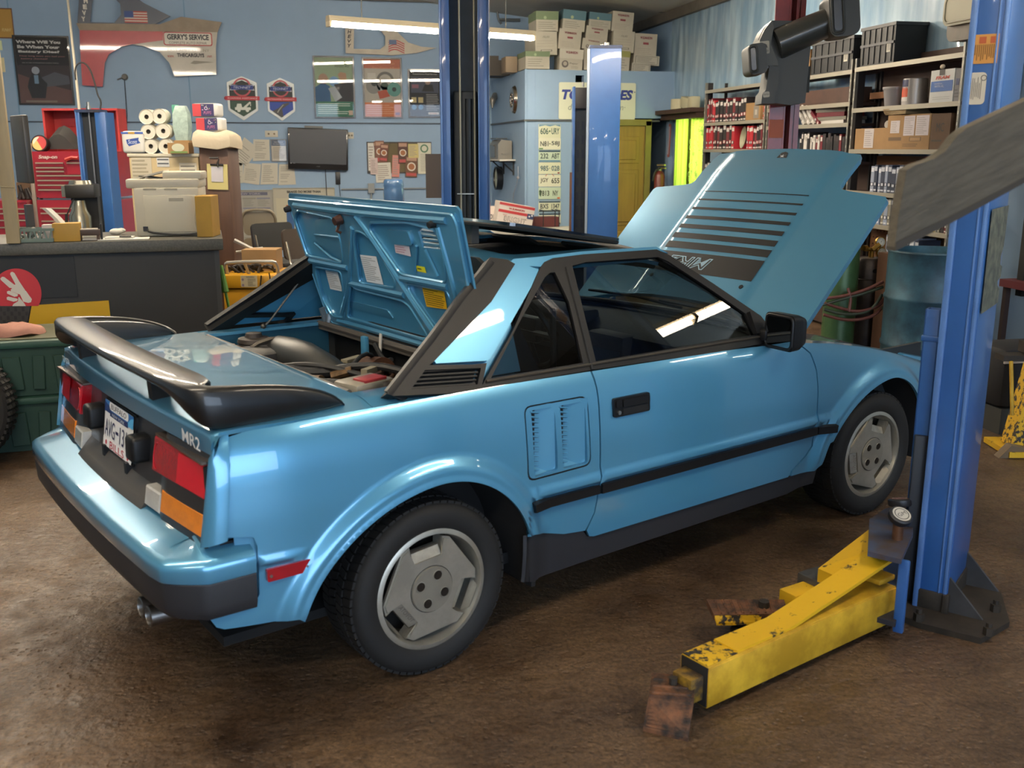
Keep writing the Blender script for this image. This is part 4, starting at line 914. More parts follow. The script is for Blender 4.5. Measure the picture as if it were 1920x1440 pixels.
b.box(wm @ Vector((0, 0, -.02)), (.06, .16, .12), bev=.02); b.tube([wm @ Vector((-.18, 0, 0)), wm @ Vector((.18, 0, 0))], .014, 6); b.tube([wm @ Vector((0, -.18, 0)), wm @ Vector((0, 0, 0))], .014, 6); b.cyl((1.24, .34, .80), (1.45, .34, .74), .03); b.obj('steering_wheel', M('wheel_black', '17181a', .4), car)
b = MB(); b.box((1.20, 0, 1.165), (.03, .22, .06), bev=.01); b.obj('rear_view_mirror', BLK, car)
for sg in (-1, 1):
    b = MB(); b.box((1.14, sg*.30, 1.205), (.16, .40, .015), Matrix.Rotation(.5, 4, 'Y'), bev=.006); b.obj('sun_visor', M('visor_grey', '3a3833', .8), car)
b = MB(); b.tube([(.62, -.60, 1.08), (.66, -.56, .80), (.70, -.52, .45)], .012, 6); b.tube([(.62, .60, 1.08), (.66, .56, .80), (.70, .52, .45)], .012, 6); b.obj('seat_belt', HOSE, car)
# -- wheels
ALLOY = M('worn_alloy', 'b9b4a6', .38, .7, var=.2, vscale=10, bump=.05, bscale=60); TYRE = M('tyre_rubber', '171615', .75, bump=.08, bscale=25, var=.2, vscale=5)
def wheel(x, y, steer, rot, name='wheel'):
    sg = -1 if y < 0 else 1
    w = bpy.data.objects.new(name, None); COL.objects.link(w); w.parent = car
    # local: z out of the car
    m = frame((x, y, R_T), (math.cos(steer), math.sin(steer), 0), (0, 0, 1)) if sg < 0 else frame((x, y, R_T), (-math.cos(steer), -math.sin(steer), 0), (0, 0, 1))
    R = m @ rz(rot)
    b = MB(); b.lathe([(.186, -.012), (.192, .0), (.205, .010), (.228, .016), (.25, .014), (.266, .004), (.275, -.012), (.276, -.03), (.2755, -.10), (.276, -.165), (.268, -.185), (.24, -.195), (.19, -.185)], m, 72); b.obj('tyre', TYRE, w)
    b = MB(); rr = random.Random(3)
    for k in range(64):
        for j, (z0, z1, s) in enumerate(((-.008, -.052, .5), (-.058, -.094, -.5), (-.100, -.136, .5), (-.142, -.182, -.5))):
            a0 = 2*PI*(k+.5*(j % 2))/64; da = 2*PI/64*.40; sh = s*.05
            P = []
            for r_ in (.272, R_T-.001 if j in (1, 2) else R_T-.003):
                for a, z in ((a0-da, z0), (a0+da, z0), (a0+da+sh, z1), (a0-da+sh, z1)): P.append(m @ Vector((r_*math.cos(a), r_*math.sin(a), z)))
            v = [b.bm.verts.new(p) for p in P]
            for f in ((4, 5, 6, 7), (0, 1, 5, 4), (1, 2, 6, 5), (2, 3, 7, 6), (3, 0, 4, 7)): b.bm.faces.new([v[i] for i in f])
    b.obj('tread', TYRE, w, smooth=0, kind='stuff')
    b = MB(); b.lathe([(.180, .006), (.193, .004), (.199, .0), (.200, -.006), (.194, -.012), (.186, -.02)], m, 72); b.lathe([(.180, .006), (.176, -.004), (.172, -.018), (.168, -.07), (.165, -.16)], m, 72); b.obj('rim', ALLOY, w)
    b = MB(); b.cyl(m @ Vector((0, 0, -.10)), m @ Vector((0, 0, -.105)), .170, n=40); b.lathe([(.0, -.06), (.11, -.06), (.115, -.085)], m, 30); b.obj('brake', M('brake_dark', '17130f', .7, .3, var=.5, vscale=20), w)
    # three-lobed face
    out = []
    for k in range(3):
        c = math.radians(90+120*k); q = lambda a, r_: (r_*math.cos(c+math.radians(a)), r_*math.sin(c+math.radians(a)))
        loc = lambda u, v: (math.cos(c)*v-math.sin(c)*u, math.sin(c)*v+math.cos(c)*u)
        out += [loc(-.058, .158), loc(-.054, .094), loc(.054, .094), loc(.058, .158)]
        c2 = math.radians(150+120*k); l2 = lambda u, v: (math.cos(c2)*v-math.sin(c2)*u, math.sin(c2)*v+math.cos(c2)*u)
        out += [l2(-.082, .149), l2(.082, .149)]
    b = MB(); b.prism(out, .016, R, z0=-.018)
    es = [e for e in b.bm.edges if all((R.inverted() @ v.co).z > -.005 for v in e.verts)]
    bmesh.ops.bevel(b.bm, geom=es, offset=.006, segments=2, affect='EDGES'); fa = b.obj('wheel_face', ALLOY, w)
    for k in range(3):
        c = math.radians(90+120*k); loc = lambda u, v, z: R @ Vector((math.cos(c)*v-math.sin(c)*u, math.sin(c)*v+math.cos(c)*u, z))
        b = MB(); b.face([loc(-.054, .093, -.004), loc(.054, .093, -.004), loc(.050, .128, -.022), loc(-.050, .128, -.022)]); b.face([loc(-.056, .128, -.022), loc(-.05, .128, -.05), loc(.05, .128, -.05), loc(.056, .128, -.022)])
        for s_ in (-1, 1): b.face([loc(s_*.054, .093, -.004), loc(s_*.059, .160, -.004), loc(s_*.056, .160, -.05), loc(s_*.05, .12, -.05)])
        b.face([loc(-.056, .160, -.03), loc(.056, .160, -.03), loc(.056, .172, -.004), loc(-.056, .172, -.004)])
        b.obj('wheel_slot', M('alloy_slot', 'b3ad9f', .4, .7, var=.3, vscale=14), fa, smooth=0)
        if k == 1:
            pm_ = frame(loc(0, .108, -.0105), loc(1, 0, 0)-loc(0, 0, 0), loc(0, 1, -.5)-loc(0, 0, 0)); p = Print(pm_); p.text('TOYOTA', 0, 0, .014, '6f6a60', 1, w=.075, rot=PI); p.obj('embossed_name', fa)
    b = MB(); b.cyl(R @ Vector((0, 0, -.006)), R @ Vector((0, 0, .004)), .0745, .0725, 40); cap = b.obj('centre_cap', M('cap_alloy', 'aaa597', .38, .7, var=.12, vscale=10), w)
    b = MB(); b.lathe([(.0745, -.0015), (.0765, -.0015), (.0765, -.006)], R, 40); b.obj('cap_gap', DARK, cap)
    for k in range(4):
        a = math.radians(45+90*k+15); c0 = R @ Vector((.047*math.cos(a), .047*math.sin(a), 0)); nn = (R.to_3x3() @ Vector((0, 0, 1)))
        b = MB(); b.lathe([(.0165, .0062), (.0175, .0045), (.0145, .0045), (.0130, .0047)], R @ T(.047*math.cos(a), .047*math.sin(a), 0), 18); b.obj('lug_recess', ALLOY, cap)
        b = MB(); b.cyl(c0+nn*.004, c0+nn*.0052, .0145, n=18); b.cyl(c0+nn*.005, c0+nn*.0065, .0095, n=6); b.obj('lug_nut', M('lug_dark', '2b241d', .5, .5), cap)
    return w
wheel(0, -.779, 0, math.radians(6)); wheel(2.32, -.782, math.radians(-2), math.radians(-18)); wheel(0, .779, 0, .4); wheel(2.32, .782, math.radians(-2), .9)
# wheel wells
for sg in (-1, 1):
    for xc in (.0, 2.30):
        b = MB(); A_ = ARCH_R if xc == 0 else ARCH_F; P = [(x+.004*(x-xc)/.3, z+.004) for x, z in A_]; P = [(P[0][0], .33)]+P+[(P[-1][0]+.02, .2)]
        b.loft([[(x, sg*(ys(x, max(z, .3))-.013 if y else .56), z) for x, z in P] for y in (1, 0)], caps=False, closed=False); b.face([(x, sg*.56, z) for x, z in P]); b.obj('wheel_well', M('well_black', '0e0e0f', .9), car, smooth=60)
    b = MB(); b.box((.40, sg*.70, .29), (.02, .16, .22), bev=.004); b.obj('splash_guard', RUB, car)
b = MB(); b.box((1.1, 0, .22), (3.4, 1.20, .03)); b.obj('underbody', M('under_black', '0c0c0c', .9), car)
# ================================================================== THINGS ON THE BACK WALL AND THE OFFICE
FRB = M('black_frame', '17181a', .3, coat=.3)
def framed(rect, wall, label, draw, name='framed_poster', fw=.022, cat='poster', tilt=0, col=FRB):
    f, w, h = onwall(*rect, wall, off=.004); f = f @ rz(tilt)
    t = thing(name, label, cat, mw=f)
    b = MB()
    for c, s in (((0, h/2-fw/2, .010), (w, fw, .024)), ((0, -h/2+fw/2, .010), (w, fw, .024)), ((w/2-fw/2, 0, .010), (fw, h-2*fw, .024)), ((-w/2+fw/2, 0, .010), (fw, h-2*fw, .024))): b.box(c, s)
    b.obj('frame', col, t, smooth=0)
    p = Print(Matrix(), lift=.0012); draw(p, w-2*fw, h-2*fw); p.obj('print', t)
    b = MB(); b.box((0, 0, .014), (w-2*fw, h-2*fw, .002)); b.obj('glazing', glass_mat('poster_glass', (.97, .97, .97), 1.35), t)
    return t
def d_battery(p, w, h):
    p.rect(-w/2, -h/2, w/2, h/2, '17171a', 1)
    for k, (s, ww) in enumerate((('Where Will You', .84), ('Be When Your', .80), ('Battery Dies?', .78))): p.text(s, -w*.06, h*(.43-.075*k), h*.048, 'dcdcd8', 3, w=w*ww, bold=.05)
    p.text('How long since you had your', .0, h*.215, h*.025, 'c98a86', 3, w=w*.86); p.text('battery checked?', -w*.16, h*.175, h*.025, 'c98a86', 3, w=w*.5)
    p.text('ASK US FOR A FREE BATTERY CHECK TODAY.', -w*.05, h*.115, h*.012, 'b9b9b4', 3, w=w*.7)
    p.rect(-w/2, -h/2, w/2, h*.08, '3a2f33', 2); p.poly([(-w/2, -h*.5), (w*.5, -h*.5), (w*.5, -h*.30), (0, -h*.2), (-w*.5, -h*.05)], '6b4c47', 3); p.poly([(-w*.1, -h*.12), (w*.2, -h*.02), (w*.46, -h*.08), (w*.48, -h*.2), (0, -h*.25)], '565a63', 4)
    p.poly([(-w*.28, -h*.42), (-w*.02, -h*.42), (.04*w, -h*.2), (-.05*w, -h*.12), (-.12*w, h*.0), (-w*.2, h*.0), (-.3*w, -h*.14), (-.34*w, -h*.25)], '1c1c22', 5); p.disc(-.16*w, h*.0, w*.075, 'a8b0bd', 6); p.rect(-.2*w, -h*.2, -.12*w, -h*.07, '7b9cb8', 6)
    p.rect(-w*.4, -h*.485, w*.2, -h*.455, '8c7f74', 5)
framed((30, 67, 135, 197), 'B', 'black framed poster asking about a dead car battery, left of the race car fender', d_battery)
def d_green(p, w, h):
    p.rect(-w/2, -h/2, w/2, h/2, '93a98c', 1).rect(-w/2, -h/2, w/2, -h*.24, '2e7158', 2).text("It's All", w*.2, h*.42, h*.05, '3c4a3c', 3, w=w*.36).text('About Air', w*.22, h*.36, h*.04, '3c4a3c', 3, w=w*.4)
    p.disc(-w*.28, h*.14, w*.14, 'a88a74', 3, sx=.9).poly([(-w*.5, -h*.24), (-w*.1, -h*.24), (-w*.12, h*.02), (-w*.3, h*.08), (-w*.5, h*.0)], '2f5f8c', 3).poly([(w*.1, h*.22), (w*.18, h*.26), (w*.32, h*.24), (w*.34, h*.1), (w*.2, h*.06)], 'b08c70', 3).poly([(w*.0, h*.05), (w*.5, h*.1), (w*.5, -h*.24), (w*.05, -h*.24)], '26282c', 4).poly([(-w*.16, -h*.02), (w*.02, h*.02), (w*.2, -h*.17), (w*.02, -h*.24)], 'aab4bb', 5).disc(w*.0, h*.1, w*.13, '7aa4cf', 2)
    p.lines(-w*.45, -h*.46, w*.42, -h*.26, 6, 'cfe0d4', 3, .35, 2).rect(w*.36, -h*.47, w*.47, -h*.39, 'cdb9a4', 3)
framed((588, 105, 665, 222), 'B', 'framed poster with green lower band, two people and an air filter', d_green)
def d_orange(p, w, h):
    p.rect(-w/2, -h/2, w/2, h/2, 'b9b4a8', 1).rect(-w/2, -h/2, w/2, -h*.25, 'd07a4a', 2).rect(-w/2, h*.34, w/2, h*.5, 'c2745a', 2).text('I t Wouldn Cost', 0, h*.43, h*.04, 'e0a078', 3, w=w*.7).text("You Can't Afford", w*.1, h*.35, h*.04, 'e0a078', 3, w=w*.75)
    p.disc(-w*.25, h*.03, w*.2, '8d8c86', 3).disc(-w*.22, h*.09, w*.09, '3f4440', 4).disc(w*.04, h*.06, w*.2, 'a6a49c', 3).disc(w*.06, h*.03, w*.11, '4a5a4e', 4).disc(w*.32, -h*.02, w*.19, '5f9a90', 5).disc(w*.32, -h*.02, w*.06, '3b4a48', 6).poly([(-w*.14, -h*.06), (w*.1, -h*.02), (w*.2, -h*.14), (-w*.08, -h*.19)], 'b5543c', 6).rect(-w*.4, h*.1, -w*.18, h*.26, 'c9c7bd', 2).ring(w*.08, h*.13, w*.24, w*.07, '77766f', 4)
    p.lines(-w*.45, -h*.46, w*.45, -h*.28, 5, 'e0a47e', 3, .35, 3).rect(w*.34, -h*.47, w*.46, -h*.42, '8a5a70', 3)
framed((680, 108, 754, 222), 'B', 'framed poster with orange bands and round car parts', d_orange)
def d_black(p, w, h):
    p.rect(-w/2, -h/2, w/2, h/2, '1a1d21', 1).text('Transmission Fluid Service', 0, h*.43, h*.035, 'c9c9c4', 2, w=w*.8).rect(-w*.45, h*.02, w*.45, h*.37, '43495a', 2).disc(w*.1, h*.26, w*.09, '9a8276', 3).poly([(-w*.1, h*.05), (w*.3, h*.05), (w*.25, h*.2), (0, h*.2)], '15171c', 3).rect(-w*.42, h*.12, -w*.2, h*.2, '8a5a6a', 3)
    p.rect(-w*.44, -h*.2, -w*.28, -h*.08, 'c9bb88', 2).rect(-w*.22, -h*.2, -w*.06, -h*.08, 'c9bb88', 2).disc(-w*.36, -h*.3, w*.08, '4f86b5', 2).disc(-w*.14, -h*.3, w*.08, '4f86b5', 2).lines(w*.04, -h*.38, w*.46, -h*.0, 10, '9a9a98', 2, .4, 5).poly(rrect(w*.1, -h*.46, w*.45, -h*.41, .01), 'd8d3cc', 2).text('AMSOIL', w*.27, -h*.435, h*.025, 'a33636', 3, w=w*.24)
framed((765, 130, 828, 221), 'B', 'black framed transmission service poster beside the blue lift post', d_black)
# yellow-brown poster and notes at the left edge
f, w, h = onwall(-20, 15, 25, 72, 'B', .004); t = thing('poster', 'yellow ochre poster at the upper left edge', 'poster', mw=f); b = MB(); b.box((0, 0, 0), (w, h, .006)); b.obj('board', M('brown_board', '6d4a35', .6), t); p = Print(T(0, 0, .003)); p.rect(-w*.47, -h*.46, w*.46, h*.46, 'b0883e', 1).text('FUNNY', w*.2, -h*.22, h*.1, 'd9c48a', 2, w=w*.4, shear=.3); p.obj('print', t)
for k, (r, c) in enumerate((((-12, 76, 4, 94), 'c9d0a8'), ((-10, 108, 9, 135), 'd9cfa4'))):
    f, w, h = onwall(*r, 'B', .003); b = MB(); b.box((0, 0, 0), (w, h, .004)); b.obj('note', M('note_'+c, c, .8), label=('small pale green note under the ochre poster', 'small cream switch plate below the pale green note')[k], cat=('note', 'switch')[k], mw=f)
# the two shield signs
def shield(rect, label, top, low, scene):
    f, w, h = onwall(*rect, 'B', .006); t = thing('shield_sign', label, 'sign', mw=f)
    P = [(0, h/2), (w*.44, h*.36), (w*.44, -h*.27), (0, -h/2), (-w*.44, -h*.27), (-w*.44, h*.36)]
    b = MB(); b.prism(P, .012); b.obj('backing', M('sign_silver', 'a9adab', .4, .4), t)
    k = .86; Q = [(x*k, y*k*.95) for x, y in P]; p = Print(T(0, 0, .012)); p.poly(Q, '2b2f2e', 1)
    lowp = [(w*.44*k, -h*.06), (w*.44*k, -h*.27*k), (0, -h*.475*k), (-w*.44*k, -h*.27*k), (-w*.44*k, -h*.06)]; p.poly(lowp, low, 2)
    p.ring(0, h*.25, w*.27, w*.05, 'b8525a', 2, a0=.35, a1=PI-.35).ring(0, h*.25, w*.27, w*.05, 'b8525a', 2, a0=PI+.35, a1=2*PI-.35); p.poly([(-w*.36, h*.31), (0, h*.29), (w*.36, h*.31), (w*.32, h*.25), (w*.36, h*.18), (0, h*.20), (-w*.36, h*.18), (-w*.32, h*.25)], 'c9ccd4', 3).poly([(-w*.33, h*.295), (w*.33, h*.295), (w*.33, h*.195), (-w*.33, h*.195)], '2a3a80', 4).text('TECHNET', 0, h*.245, h*.05, 'c4cbe0', 5, w=w*.5, shear=.2)
    p.rect(-w*.5, -h*.04, w*.5, h*.05, 'b8323e', 3).poly([(-w*.54, h*.02), (-w*.5, h*.05), (-w*.5, -h*.04), (-w*.54, -h*.02)], '8d2430', 3).text(top, 0, h*.004, h*.035, 'e6c9c9', 4, w=w*.86)
    scene(p, w, h); p.obj('print', t)
def truck(p, w, h):
    c = 'd6dad0'; y = -h*.22; p.rect(-w*.24, y-.04*h, w*.22, y+.02*h, c, 3).poly([(-w*.2, y+.02*h), (-w*.17, y+.1*h), (-w*.05, y+.1*h), (-w*.03, y+.02*h)], c, 3).poly([(w*.0, y+.02*h), (w*.2, y+.15*h), (w*.24, y+.13*h), (w*.1, y+.02*h)], c, 3).rect(w*.21, y+.05*h, w*.23, y+.14*h, c, 3).disc(-w*.13, y-.05*h, w*.05, c, 4).disc(w*.12, y-.05*h, w*.05, c, 4)
def road(p, w, h): p.poly([(-w*.3, -h*.27), (-w*.02, -h*.42), (w*.05, -h*.4), (w*.02, -h*.22), (w*.26, -h*.1), (w*.24, -h*.07), (w*.05, -h*.1), (-w*.1, -h*.2)], '4a4a4c', 3).poly([(-w*.12, -h*.31), (-w*.06, -h*.24), (w*.08, -h*.12), (w*.05, -h*.12), (-w*.09, -h*.23), (-w*.15, -h*.3)], '9a9a90', 4)
shield((423, 143, 487, 226), 'hexagonal shield sign with white tow truck on green', 'ROADSIDE ASSISTANCE', '2f4a3c', truck)
shield((498, 146, 556, 227), 'hexagonal shield sign with grey road on blue', 'NATIONWIDE WARRANTY', '2f4aa0', road)
# race car fender sign
fw_ = ('y', YB-.06, (1, 0, 0)); F0, w, h = onwall(147, 0, 413, 163, fw_); pt = lambda px, py: inframe(F0, px, py, fw_)
t = thing('race_car_fender', 'red and white stock car rear fender hung on the back wall as a sign', 'fender', mw=F0)
b = MB(); b.prism([pt(*q) for q in ((150, 55), (310, 58), (306, 82), (250, 83), (228, 88), (205, 102), (197, 118), (193, 163), (155, 160), (153, 125), (151, 90))], .03); b.obj('red_panel', M('race_red', 'b02d38', .35, coat=.6, var=.1), t, label='scraped red front half')
b = MB(); b.prism([pt(*q) for q in ((306, 60), (408, 60), (405, 90), (406, 140), (328, 144), (318, 118), (300, 98), (270, 87), (250, 83.5), (306, 76))], .031); b.obj('white_panel', M('race_white', 'b9b4a6', .4, coat=.4, var=.12, vscale=4), t, label='dented off-white rear half')
b = MB(); b.prism([pt(*q) for q in ((144, 44), (300, 46), (340, 32), (416, 42), (408, 61), (150, 57))], .036); b.obj('roof_strip', M('race_tan', '9a8a76', .5, var=.2), t)
b = MB(); b.prism([pt(*q) for q in ((150, -20), (176, -20), (170, 42), (215, 43), (228, 28), (226, 8), (200, -20), (235, -20), (270, 6), (320, 31), (290, 46), (146, 45))], .03); b.obj('window_pillar', M('race_dark', '3c4658', .35, coat=.4), t)
p = Print(T(0, 0, .036)); 
for k, ch in enumerate('CHEVY'): p.text(ch, *pt(163-k*1.4, -9+11.3*k), .062, 'd9d6cc', 1, bold=.06, w=.05)
a, c = pt(233, 21), pt(278, 44); hh = (a[1]-c[1])/9
for k in range(9): p.rect(a[0], a[1]-hh*(k+1), c[0], a[1]-hh*k, 'b04038' if k % 2 == 0 else 'd4cfc4', 1)
p.rect(a[0], a[1]-hh*5, a[0]+(c[0]-a[0])*.4, a[1], '3a4f8a', 2)
a, c = pt(306, 60), pt(399, 87); p.poly(rrect(a[0], c[1], c[0], a[1], .03), 'b23038', 1).poly(rrect(a[0]+.012, c[1]+.012, c[0]-.012, a[1]-.012, .024), 'd8d4c8', 2).text("GERRY'S SERVICE", *pt(353, 70), .075, '33333a', 3, w=.55, bold=.04).text('COMPLETE AUTO REPAIR', *pt(353, 81), .032, '6a5f58', 3, w=.50)
p.text('EAST AMHERST , NY', *pt(354, 95), .04, '8c8678', 2, w=.55).text('www.', *pt(321, 106), .03, 'a03c3c', 2, w=.09).text('THECARGUYS', *pt(358, 104), .05, '2c2c34', 2, w=.36, bold=.04).text('.net', *pt(393, 106), .03, 'a03c3c', 2, w=.07)
a, c = pt(357, 114), pt(403, 120); p.poly([(a[0], c[1]), (a[0]+.05, a[1]), (c[0]-.1, a[1]-.01), (c[0], a[1]-.02), (c[0]-.12, c[1]+.01), (a[0]+.06, c[1]-.01)], '8c887c', 2); p.obj('lettering', t)
# smaller pale quarter window panel
F1, w, h = onwall(646, 50, 820, 103, fw_); p1 = lambda px, py: inframe(F1, px, py, fw_); t = thing('race_car_window_panel', 'off-white race car quarter window panel with wavy flag, below the strip light', 'window panel', mw=F1)
b = MB(); b.prism([p1(*q) for q in ((647, 40), (664, 40), (663, 92), (712, 93), (722, 85), (722, 68), (712, 56), (690, 48), (730, 46), (765, 80), (790, 88), (818, 90), (780, 100), (735, 104), (648, 100))], .03); b.obj('panel', M('race_white2', 'b3aa98', .4, coat=.3, var=.15), t)
p = Print(T(0, 0, .03))
for k, ch in enumerate('CHEVY'): p.text(ch, *p1(655, 51.5+8.6*k), .05, '33353c', 1, shear=.2, bold=.04, w=.055)
for k in range(5):
    q = [p1(728+30*i/8, 79+4.2*k-4*math.sin(i/8*4)) for i in range(9)]; r_ = [p1(728+30*i/8, 81.2+4.2*k-4*math.sin(i/8*4)) for i in range(9)][::-1]; p.poly(q+r_, 'a8474a', 1)
a, c = p1(729, 75), p1(743, 84); p.rect(a[0], c[1], c[0], a[1], '5a6a8a', 2); p.obj('lettering', t)
# horn button with hanging wire, outlets
f, w, h = onwall(224, 134, 238, 155, 'B', 0); t = thing('wall_sensor', 'small grey round wall fitting inside the fender arch with a hanging wire', 'wall fitting', mw=f); b = MB(); b.cyl((.02, 0, 0), (.02, 0, .05), .045, .03); b.cyl((-.01, -.01, .03), (-.07, -.04, .06), .008); b.obj('body', M('fitting_grey', '5b5a55', .5), t); b = MB(); b.tube([(.02, -.03, .04), (.01, -.5, .02), (-.06, -1.1, .02), (-.12, -1.6, .02)], .006, 5); b.obj('wire', M('wire_dark', '2e343a', .6), t)
for r, lb in (((497, 245, 521, 257), 'cream double outlet on the wall left of the television'), ((651, 248, 663, 260), 'cream outlet at the right edge of the television')):
    f, w, h = onwall(*r, 'B', .004); t = thing('wall_outlet', lb, 'outlet', mw=f); b = MB(); b.box((0, 0, 0), (w, h, .012), bev=.003); b.obj('plate', M('outlet_cream', 'c4bfae', .5), t)
    b = MB()
    for u in (-w*.22, w*.22): b.cyl((u, 0, .004), (u, 0, .02), .014, n=10)
    b.obj('socket', M('socket_brown', '6b624f', .6), t)
# television
f, w, h = onwall(540, 241, 652, 318, 'B', .10); f = f @ rz(-.035); t = thing('television', 'wall mounted black flat television over the papers', 'television', mw=f)
b = MB(); b.box((0, 0, -.02), (w, h, .06), bev=.01); b.obj('housing', M('tv_black', '141518', .3, coat=.3), t); b = MB(); b.box((0, .03, .011), (w*.94, h*.82, .003)); b.obj('screen', M('tv_screen', '262729', .35), t)
p = Print(T(0, 0, .0115)); p.text('VIZIO', 0, -h*.42, .014, '8a8a8a', 1).disc(-w*.45, -h*.36, .007, 'b0b0b0', 3).text('VIZIO', -w*.40, -h*.36, .01, '9a9a9a', 3); p.obj('badge', t)
b = MB(); b.box((0, 0, -.06), (.3, .25, .04)); b.box((-.06, h*.53, -.06), (.26, .03, .03)); b.obj('bracket', M('bracket_grey', '6c6d6a', .5), t); b = MB(); b.tube([(.1, -h*.48, 0), (.12, -.7, -.05)], .006, 5); b.tube([(.30, -.5, -.05), (.34, -.95, -.05)], .005, 5); b.obj('cable', M('wire_dark'), t)
f, w, h = onwall(629, 322, 638, 346, 'B', .01); b = MB(); b.box((0, 0, 0), (w, h, .03), bev=.008); o = b.obj('remote_control', M('remote_black', '1c1d1f', .4), label='black remote control hanging on the wall under the television', cat='remote', mw=f)
# papers on the wall
PAPER = M('wall_paper', 'c3bfb0', .85)
papers = [(((427, 258), (451, 268), (437, 306), (414, 296)), 'tilted white sheet leftmost of the fan beside the brown board'), (((443, 262), (470, 281), (452, 311), (434, 299)), 'tilted white sheet, middle of the fan beside the brown board'), (((458, 257), (486, 280), (464, 309), (436, 300)), 'tilted white sheet, frontmost of the fan beside the brown board'), (((475, 261), (505, 262), (506, 301), (474, 302)), 'upright white sheet right of the tilted fan'),
          (((419, 304), (445, 308), (441, 344), (420, 346)), 'white sheet lowest left beside the brown board'), (((442, 305), (456, 306), (455, 343), (440, 344)), 'narrow white sheet partly covered in the lower row'), (((458, 305), (490, 308), (486, 347), (454, 342)), 'slightly tilted white sheet, second row left'), (((491, 306), (521, 306), (521, 345), (488, 346)), 'white sheet in the second row, centre'), (((523, 308), (551, 308), (555, 346), (522, 347)), 'white sheet under the left corner of the television')]
for k, (q, lb) in enumerate(papers):
    wl = ('y', YB-.004-.004*(k % 4), (1, 0, 0)); f, w, h = onwall(q[0][0], q[0][1], q[2][0], q[2][1], wl); P = [inframe(f, *c, wl) for c in q]
    t = thing('paper_sheet', lb, 'paper', mw=f, group='papers on the back wall'); b = MB(); b.prism(P, .002); b.obj('sheet', PAPER, t, smooth=0)
    p = Print(T(0, 0, .002)); e1, e2 = Vector(P[1])-Vector(P[0]), Vector(P[3])-Vector(P[0]); rr = random.Random(k)
    for j in range(9):
        if rr.random() < .75:
            a = Vector(P[0])+e1*.12+e2*(.12+.088*j); c = a+e1*rr.uniform(.4, .75); d = e2*.028; p.poly([tuple(a), tuple(c), tuple(c+d), tuple(a+d)], '8f8b80', 1)
    p.obj('typed_lines', t)
def d_notice(p, w, h):
    p.rect(-w/2, -h/2, w/2, h/2, 'cfcabb', 1).rect(-w/2, h*.22, w/2, h*.5, '5b6a80', 2).text('NOTICE', 0, h*.40, h*.06, 'c9ccd0', 3, w=w*.6).text('TO EMPLOYEES', 0, h*.30, h*.05, 'c9ccd0', 3, w=w*.8).lines(-w*.42, -h*.4, w*.42, h*.18, 9, '98948a', 2, .4, 4)
framed((508, 261, 538, 303), 'B', 'framed notice with blue heading left of the television', d_notice, fw=.012, cat='notice', col=M('frame_grey', '7c8187', .5))
def d_labor(p, w, h):
    p.rect(-w/2, -h/2, w/2, h/2, 'b9b7ad', 1).rect(-w*.38, h*.44, w*.4, h*.48, '6d6f86', 2).text('NEW YORK', 0, h*.46, h*.025, 'c5c5cc', 3, w=w*.5); rr = random.Random(3)
    for i in range(3):
        for j in range(7):
            u, v = -w*.46+i*w*.31, h*.41-j*h*.125; c = rr.choice(('b48c8e', '8e92a6', '9d9b90', 'a8a69a')); p.rect(u, v-.02, u+w*.29, v, c, 2).lines(u+.01, v-h*.11, u+w*.28, v-.025, 6, '979589', 2, .35, i*7+j)
framed((427, 356, 515, 505), 'B', 'large labour law poster crowded with small print behind the folding chair', d_labor, fw=.01, cat='poster', col=M('frame_pale', 'a8a698', .5))
def d_brake(p, w, h):
    p.rect(-w/2, -h/2, w/2, h/2, 'cdc8b4', 1).text('BRAKES DO MORE THAN', 0, h*.43, h*.05, '3a3a38', 2, w=w*.55, bold=.05).rect(-w*.46, -h*.3, -w*.2, h*.3, 'd8d2b6', 2).rect(-w*.3, -h*.4, -w*.18, h*.16, '3f6fa8', 3).rect(-w*.3, h*.05, -w*.18, h*.16, 'c4622c', 4).lines(-w*.1, -h*.4, w*.42, h*.3, 10, '9c9788', 2, .3, 3)
framed((513, 352, 629, 445), 'B', 'pale brake service poster behind the raised engine lid', d_brake, fw=.008, cat='poster', col=M('frame_pale'))
# cork board with menus
f, w, h = onwall(688, 266, 809, 325, 'B', .01); t = thing('pin_board', 'dark framed pin board right of the television', 'board', mw=f)
b = MB(); b.box((0, 0, 0), (w, h, .016)); b.obj('frame', M('board_dark', '3c3a3a', .6), t); b = MB(); b.box((0, 0, .008), (w-.04, h-.04, .006)); b.obj('cork', M('cork_brown', '6b6048', .9, bump=.2, bscale=120), t)
menus = [((690, 268, 702, 320), 'cfccc2', 'pale leaflet at the left end of the pin board', 0), ((702, 265, 712, 300), '5d3a30', 'dark takeaway menu leaning left on the pin board', .12), ((703, 264, 720, 304), '7c5546', 'brown takeaway menu with food photo, second on the pin board', .0), ((712, 270, 727, 303), '6c3f34', 'takeaway menu leaning right on the pin board', -.1), ((694, 296, 708, 327), 'cbb9b4', 'small pale menu lower left on the pin board', 0), ((704, 305, 733, 342), 'd4d1c4', 'white sheet hanging below the pin board', .04), ((735, 291, 749, 332), 'c9867e', 'narrow pink leaflet on the pin board', -.06), ((746, 266, 764, 307), '4e2f26', 'dark menu with a round plate of food', 0), ((760, 293, 782, 332), '6b4a34', 'brown menu with food photo, lower middle of the pin board', -.05), ((765, 270, 784, 296), 'c9bb7a', 'yellow sheet on the pin board', 0), ((783, 268, 808, 326), 'cfcdb8', 'tall pale menu with green crest at the right end of the pin board', 0)]
